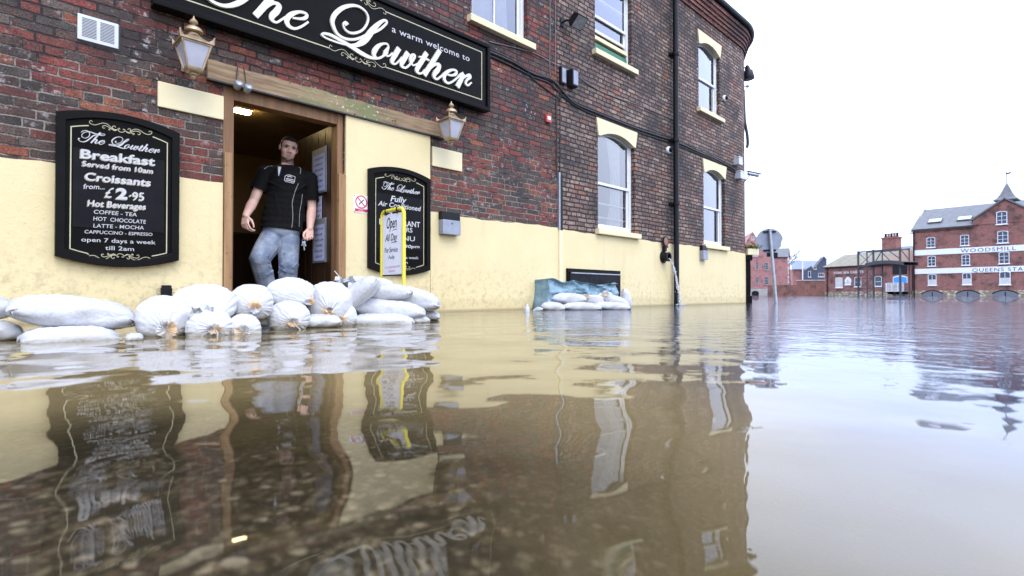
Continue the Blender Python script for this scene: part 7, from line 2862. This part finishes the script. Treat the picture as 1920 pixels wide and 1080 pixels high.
za, zb_ = YF.tz(1475, 534)[1], YF.tz(1520, 526.5)[1]
a = MB()
a.box(yx(1440), yx(1495), 0, 0.4, -1.5, za)
a.box(yx(1495) + 0.001, yx(1547), -0.05, 0.35, -1.5, zb_)
a.build('brickwork', M['brick_yard'], yw)
a = MB()
a.box(yx(1495) - 0.05, yx(1547), -0.12, 0.42, zb_ + 0.001, zb_ + 0.16)
a.build('coping', M['pale_stone'], yw)

# pale pink gabled house and its wing
PF = Facade(1425, 98, -3000, True)
PK = Far(PF, 'gabled_house', 'pale pink brick house with a curved gable beyond the road sign', 'house')
gp = [(1392, 541), (1449, 541), (1449, 481), (1445, 476), (1437, 470), (1429, 462), (1423, 453), (1419, 446), (1411.5, 434), (1404, 446), (1396, 456), (1388, 466), (1382, 474), (1376, 480), (1376, 541)]
gp = [(1376, 541), (1449, 541), (1449, 481), (1445, 476), (1437, 470), (1429, 462), (1423, 453), (1419, 446), (1411.5, 434), (1404, 446), (1398, 456), (1388, 466), (1376, 480)]
PK.poly(gp, 0, 8, 'wall', M['brick_pink'])
PK.poly([(1376, 560), (1449.5, 560), (1449.5, 541.3), (1376, 541.3)], -0.1, 8.1, 'stone_base', M['pale_stone'])
PK.window(1419.6, 498, 5.2, 13, frame='pale_stone', nx=2, nz=3)
PK.window(1436.6, 499.5, 9, 13.5, frame='pale_stone', nx=3, nz=3)
PK.window(1419.6, 526, 5.2, 13, frame='pale_stone', nx=2, nz=3)
PK.window(1437, 526.6, 9, 14, frame='pale_stone', nx=3, nz=3)
PK.window(1411.5, 447, 4.5, 6, nx=2, nz=2)
PK.window(1415.5, 474, 9, 12, nx=2, nz=2)
PK.poly([(1409, 560), (1422.5, 560), (1422.5, 548), (1419, 545.3), (1413, 545.3), (1409, 548)], -0.13, -0.105, 'water_gate', M['black_iron'])
WF = Facade(1476, 97, -3000, True)
WK = Far(WF, 'gabled_house', 'pink brick wing with a slate roof and white windows above the yard wall', 'house')
xa, xm = WK.xz(1448, 520)[0], WK.xz(1476.5, 520)[0]
ze, zr = WK.xz(1476, 480)[1], WK.xz(1484, 464)[1]
a = MB()
dpt = 5.0
sl = Vector((1.5, dpt, 0))                  # the gable end runs back to the right
v = [(xa, 0, -1.5), (xm, 0, -1.5), (xm + 1.5, dpt, -1.5), (xa, dpt, -1.5), (xa, 0, ze), (xm, 0, ze), (xm + 1.5, dpt, ze), (xa, dpt, ze), (xm + 0.75, dpt / 2, zr), (xa, dpt / 2, zr)]
a.add(v, [(0, 1, 5, 4), (1, 2, 6, 8, 5), (2, 3, 7, 6), (3, 0, 4, 9, 7)], [[(p[0], p[2]) if abs(p[1]) < 0.01 else (p[0] + p[1], p[2]) for p in [v[i] for i in f]] for f in [(0, 1, 5, 4), (1, 2, 6, 8, 5), (2, 3, 7, 6), (3, 0, 4, 9, 7)]])
a.build('wall', M['brick_pink'], WK.o)
a = MB()
a.add([(xa, -0.3, ze - 0.15), (xm + 0.1, -0.3, ze - 0.15), (xm + 0.95, dpt / 2, zr + 0.08), (xa, dpt / 2, zr + 0.08), (xm + 1.75, dpt + 0.3, ze - 0.15), (xa, dpt + 0.3, ze - 0.15)], [(0, 1, 2, 3), (3, 2, 4, 5)])
ro = a.build('roof', M['slate'], WK.o)
s_ = ro.modifiers.new('thick', 'SOLIDIFY')
s_.thickness = 0.15
Mg = Matrix.Translation((xm, 0, 0)) @ rotm('Z', math.atan2(dpt, 1.5))
gl_ = math.hypot(dpt, 1.5)
for r_, zz in enumerate((WK.xz(1480, 524)[1], WK.xz(1480, 506)[1], WK.xz(1480, 487.5)[1])):
    for c_ in range(3):
        x = gl_ * (0.2 + 0.28 * c_)
        f = MB()
        f.box(x - 0.42, x + 0.42, -0.05, -0.002, zz - 0.55, zz + 0.55, Mg)
        fo = f.build('window', M['white_paint'], WK.o)
        g = MB()
        g.box(x - 0.30, x - 0.03, -0.056, -0.051, zz - 0.42, zz + 0.42, Mg)
        g.box(x + 0.03, x + 0.30, -0.056, -0.051, zz - 0.42, zz + 0.42, Mg)
        g.build('pane', M['far_glass'], fo)

# blue slated houses
BF = Facade(1520, 112, -3000, True)
BK = Far(BF, 'slate_house', 'dark blue slated house with white windows behind the yard wall', 'house')
xa, xb = BK.xz(1492, 500)[0], BK.xz(1552, 500)[0]
zr, ze = BK.xz(1520, 485.5)[1], BK.xz(1520, 503)[1]
a = MB()
a.box(xa, xb, 2.5, 11, -1.5, ze)
a.build('wall', M['brick_pink'], BK.o)
a = MB()
a.add([(xa - 0.3, 2.0, ze - 0.1), (xb, 2.0, ze - 0.1), (xb, 7, zr), (xa + 0.8, 7, zr)], [(0, 1, 2, 3)])
a.build('roof', plain('blue_slate', (0.17, 0.20, 0.29), 0.6, var=0.2, scale=1.5), BK.o)
BK.poly([(1509, 560), (1550, 560), (1550, 490), (1544.5, 481.5), (1524.5, 507), (1522, 500), (1509, 507)], 0, 2.2, 'slate_gable', M['navy_slate'])
a = MB()
for pa, pb in (((1544.5, 481), (1523.5, 507.5)), ((1521.5, 499), (1508, 507.5)), ((1544.5, 481), (1550, 488))):
    A_, B_ = BK.xz(*pa), BK.xz(*pb)
    a.tube([(A_[0], -0.1, A_[1]), (B_[0], -0.1, B_[1])], 0.12, 5)
a.build('bargeboard', M['slate'], BK.o)
BK.window(1517.7, 514, 5, 11, nx=1, nz=1, arch=False)
BK.window(1539.6, 515.5, 11, 7, nx=3, nz=1, arch=False)
BK.window(1528, 502, 5.5, 6, nx=2, nz=1, arch=False, frame='cream_stone')

fp_ = at(1505, 526, 90)
po = thing('white_pole', 'slim white pole rising above the yard wall between the houses', 'pole', (fp_.x, fp_.y, 0))
a = MB()
zt = at(1505, 487, 90).z
a.tube([(0, 0, -1), (0, 0, zt)], [0.13, 0.08], 8)
a.build('pole', M['white_paint'], po)
a = MB()
a.lathe([(0.10, zt), (0.14, zt + 0.05), (0.05, zt + 0.16)], 8)
a.build('cap', M['white_paint'], po)

# bare tree behind the pink wing
tp_ = at(1479, 470, 112)
tr_ = thing('bare_tree', 'leafless tree whose twigs show above the slate roof', 'tree', (tp_.x, tp_.y, 0))
rnd = random.Random(31)
tw, tk = MB(), MB()
zt = at(1479, 462, 112).z
tk.tube([(0, 0, -1), (0.1, 0, zt * 0.4), (0, 0, zt * 0.72)], [0.28, 0.2, 0.13], 7)


def grow(p, d, l, r, lev):
    q = p + d * l
    tw.tube([tuple(p), tuple(p.lerp(q, 0.5) + Vector((rnd.gauss(0, l * .05), rnd.gauss(0, l * .05), 0))), tuple(q)], [r, r * 0.8, r * 0.6], 4, False)
    if lev:
        for _ in range(3):
            e = (d + Vector((rnd.gauss(0, .45), rnd.gauss(0, .45), rnd.gauss(0.1, .3)))).normalized()
            grow(p.lerp(q, rnd.uniform(0.6, 1)), e, l * rnd.uniform(0.6, 0.8), r * 0.6, lev - 1)


for i in range(5):
    grow(Vector((0, 0, zt * (0.55 + 0.04 * i))), Vector((rnd.gauss(0.15, .5), rnd.gauss(0, .5), 1)).normalized(), 1.5, 0.08, 3)
tk.build('trunk', M['dry_twig'], tr_)
tw.build('twigs', M['dry_twig'], tr_)

# the road sign standing in the water
sY = 12.0
bp = at(1455, 568, sY)
tpt = at(1444, 429, sY)
rs = thing('road_sign', 'grey back of a round road sign on a leaning steel post in the water', 'road sign', (bp.x, bp.y, 0), facing(bp) * 0.6)
a = MB()
top = Vector((tpt.x - bp.x, 0.0, tpt.z))
ax = top.normalized()
a.tube([tuple(ax * -0.6), tuple(top)], 0.037, 10)
a.build('post', M['steel'], rs, smooth=40)
cx, cz = tpt.x - bp.x + 0.005, at(1444, 451, sY).z
n = 40
pl = []
for i in range(n):
    q = 2 * math.pi * i / n
    r_ = 0.283
    if -0.95 < math.atan2(math.sin(q), math.cos(q)) < 0.02:
        r_ = 0.262 + 0.012 * math.sin(q * 9)
    pl.append((cx + r_ * math.cos(q), cz + r_ * math.sin(q)))
a = MB()
a.prism(pl, 0.060, 0.066)
a.build('disc', M['grey_metal'], rs)
a = MB()
for z in (cz + 0.205, cz - 0.215):
    a.box(cx - 0.13, cx + 0.13, 0.022, 0.059, z - 0.018, z + 0.018)
a.build('clamp', M['black_iron'], rs)
a = MB()
a.rbox(cx + 0.05, cx + 0.16, 0.0, 0.07, cz - 0.40, cz - 0.27, 0.01)
a.rbox(cx - 0.06, cx + 0.04, 0.04, 0.10, cz - 0.36, cz - 0.27, 0.01)
a.build('bracket_box', M['black_iron'], rs)

# stone quay edge
qa, qb = at(1300, 556, 99), at(1560, 556, 80)
qm = MB()
qm.box(-60, 90, 99.5, 220, -2.0, 0.10)
props(qm.build('quay', M['pale_stone'], None), kind='structure', label='stone quay under the far houses')
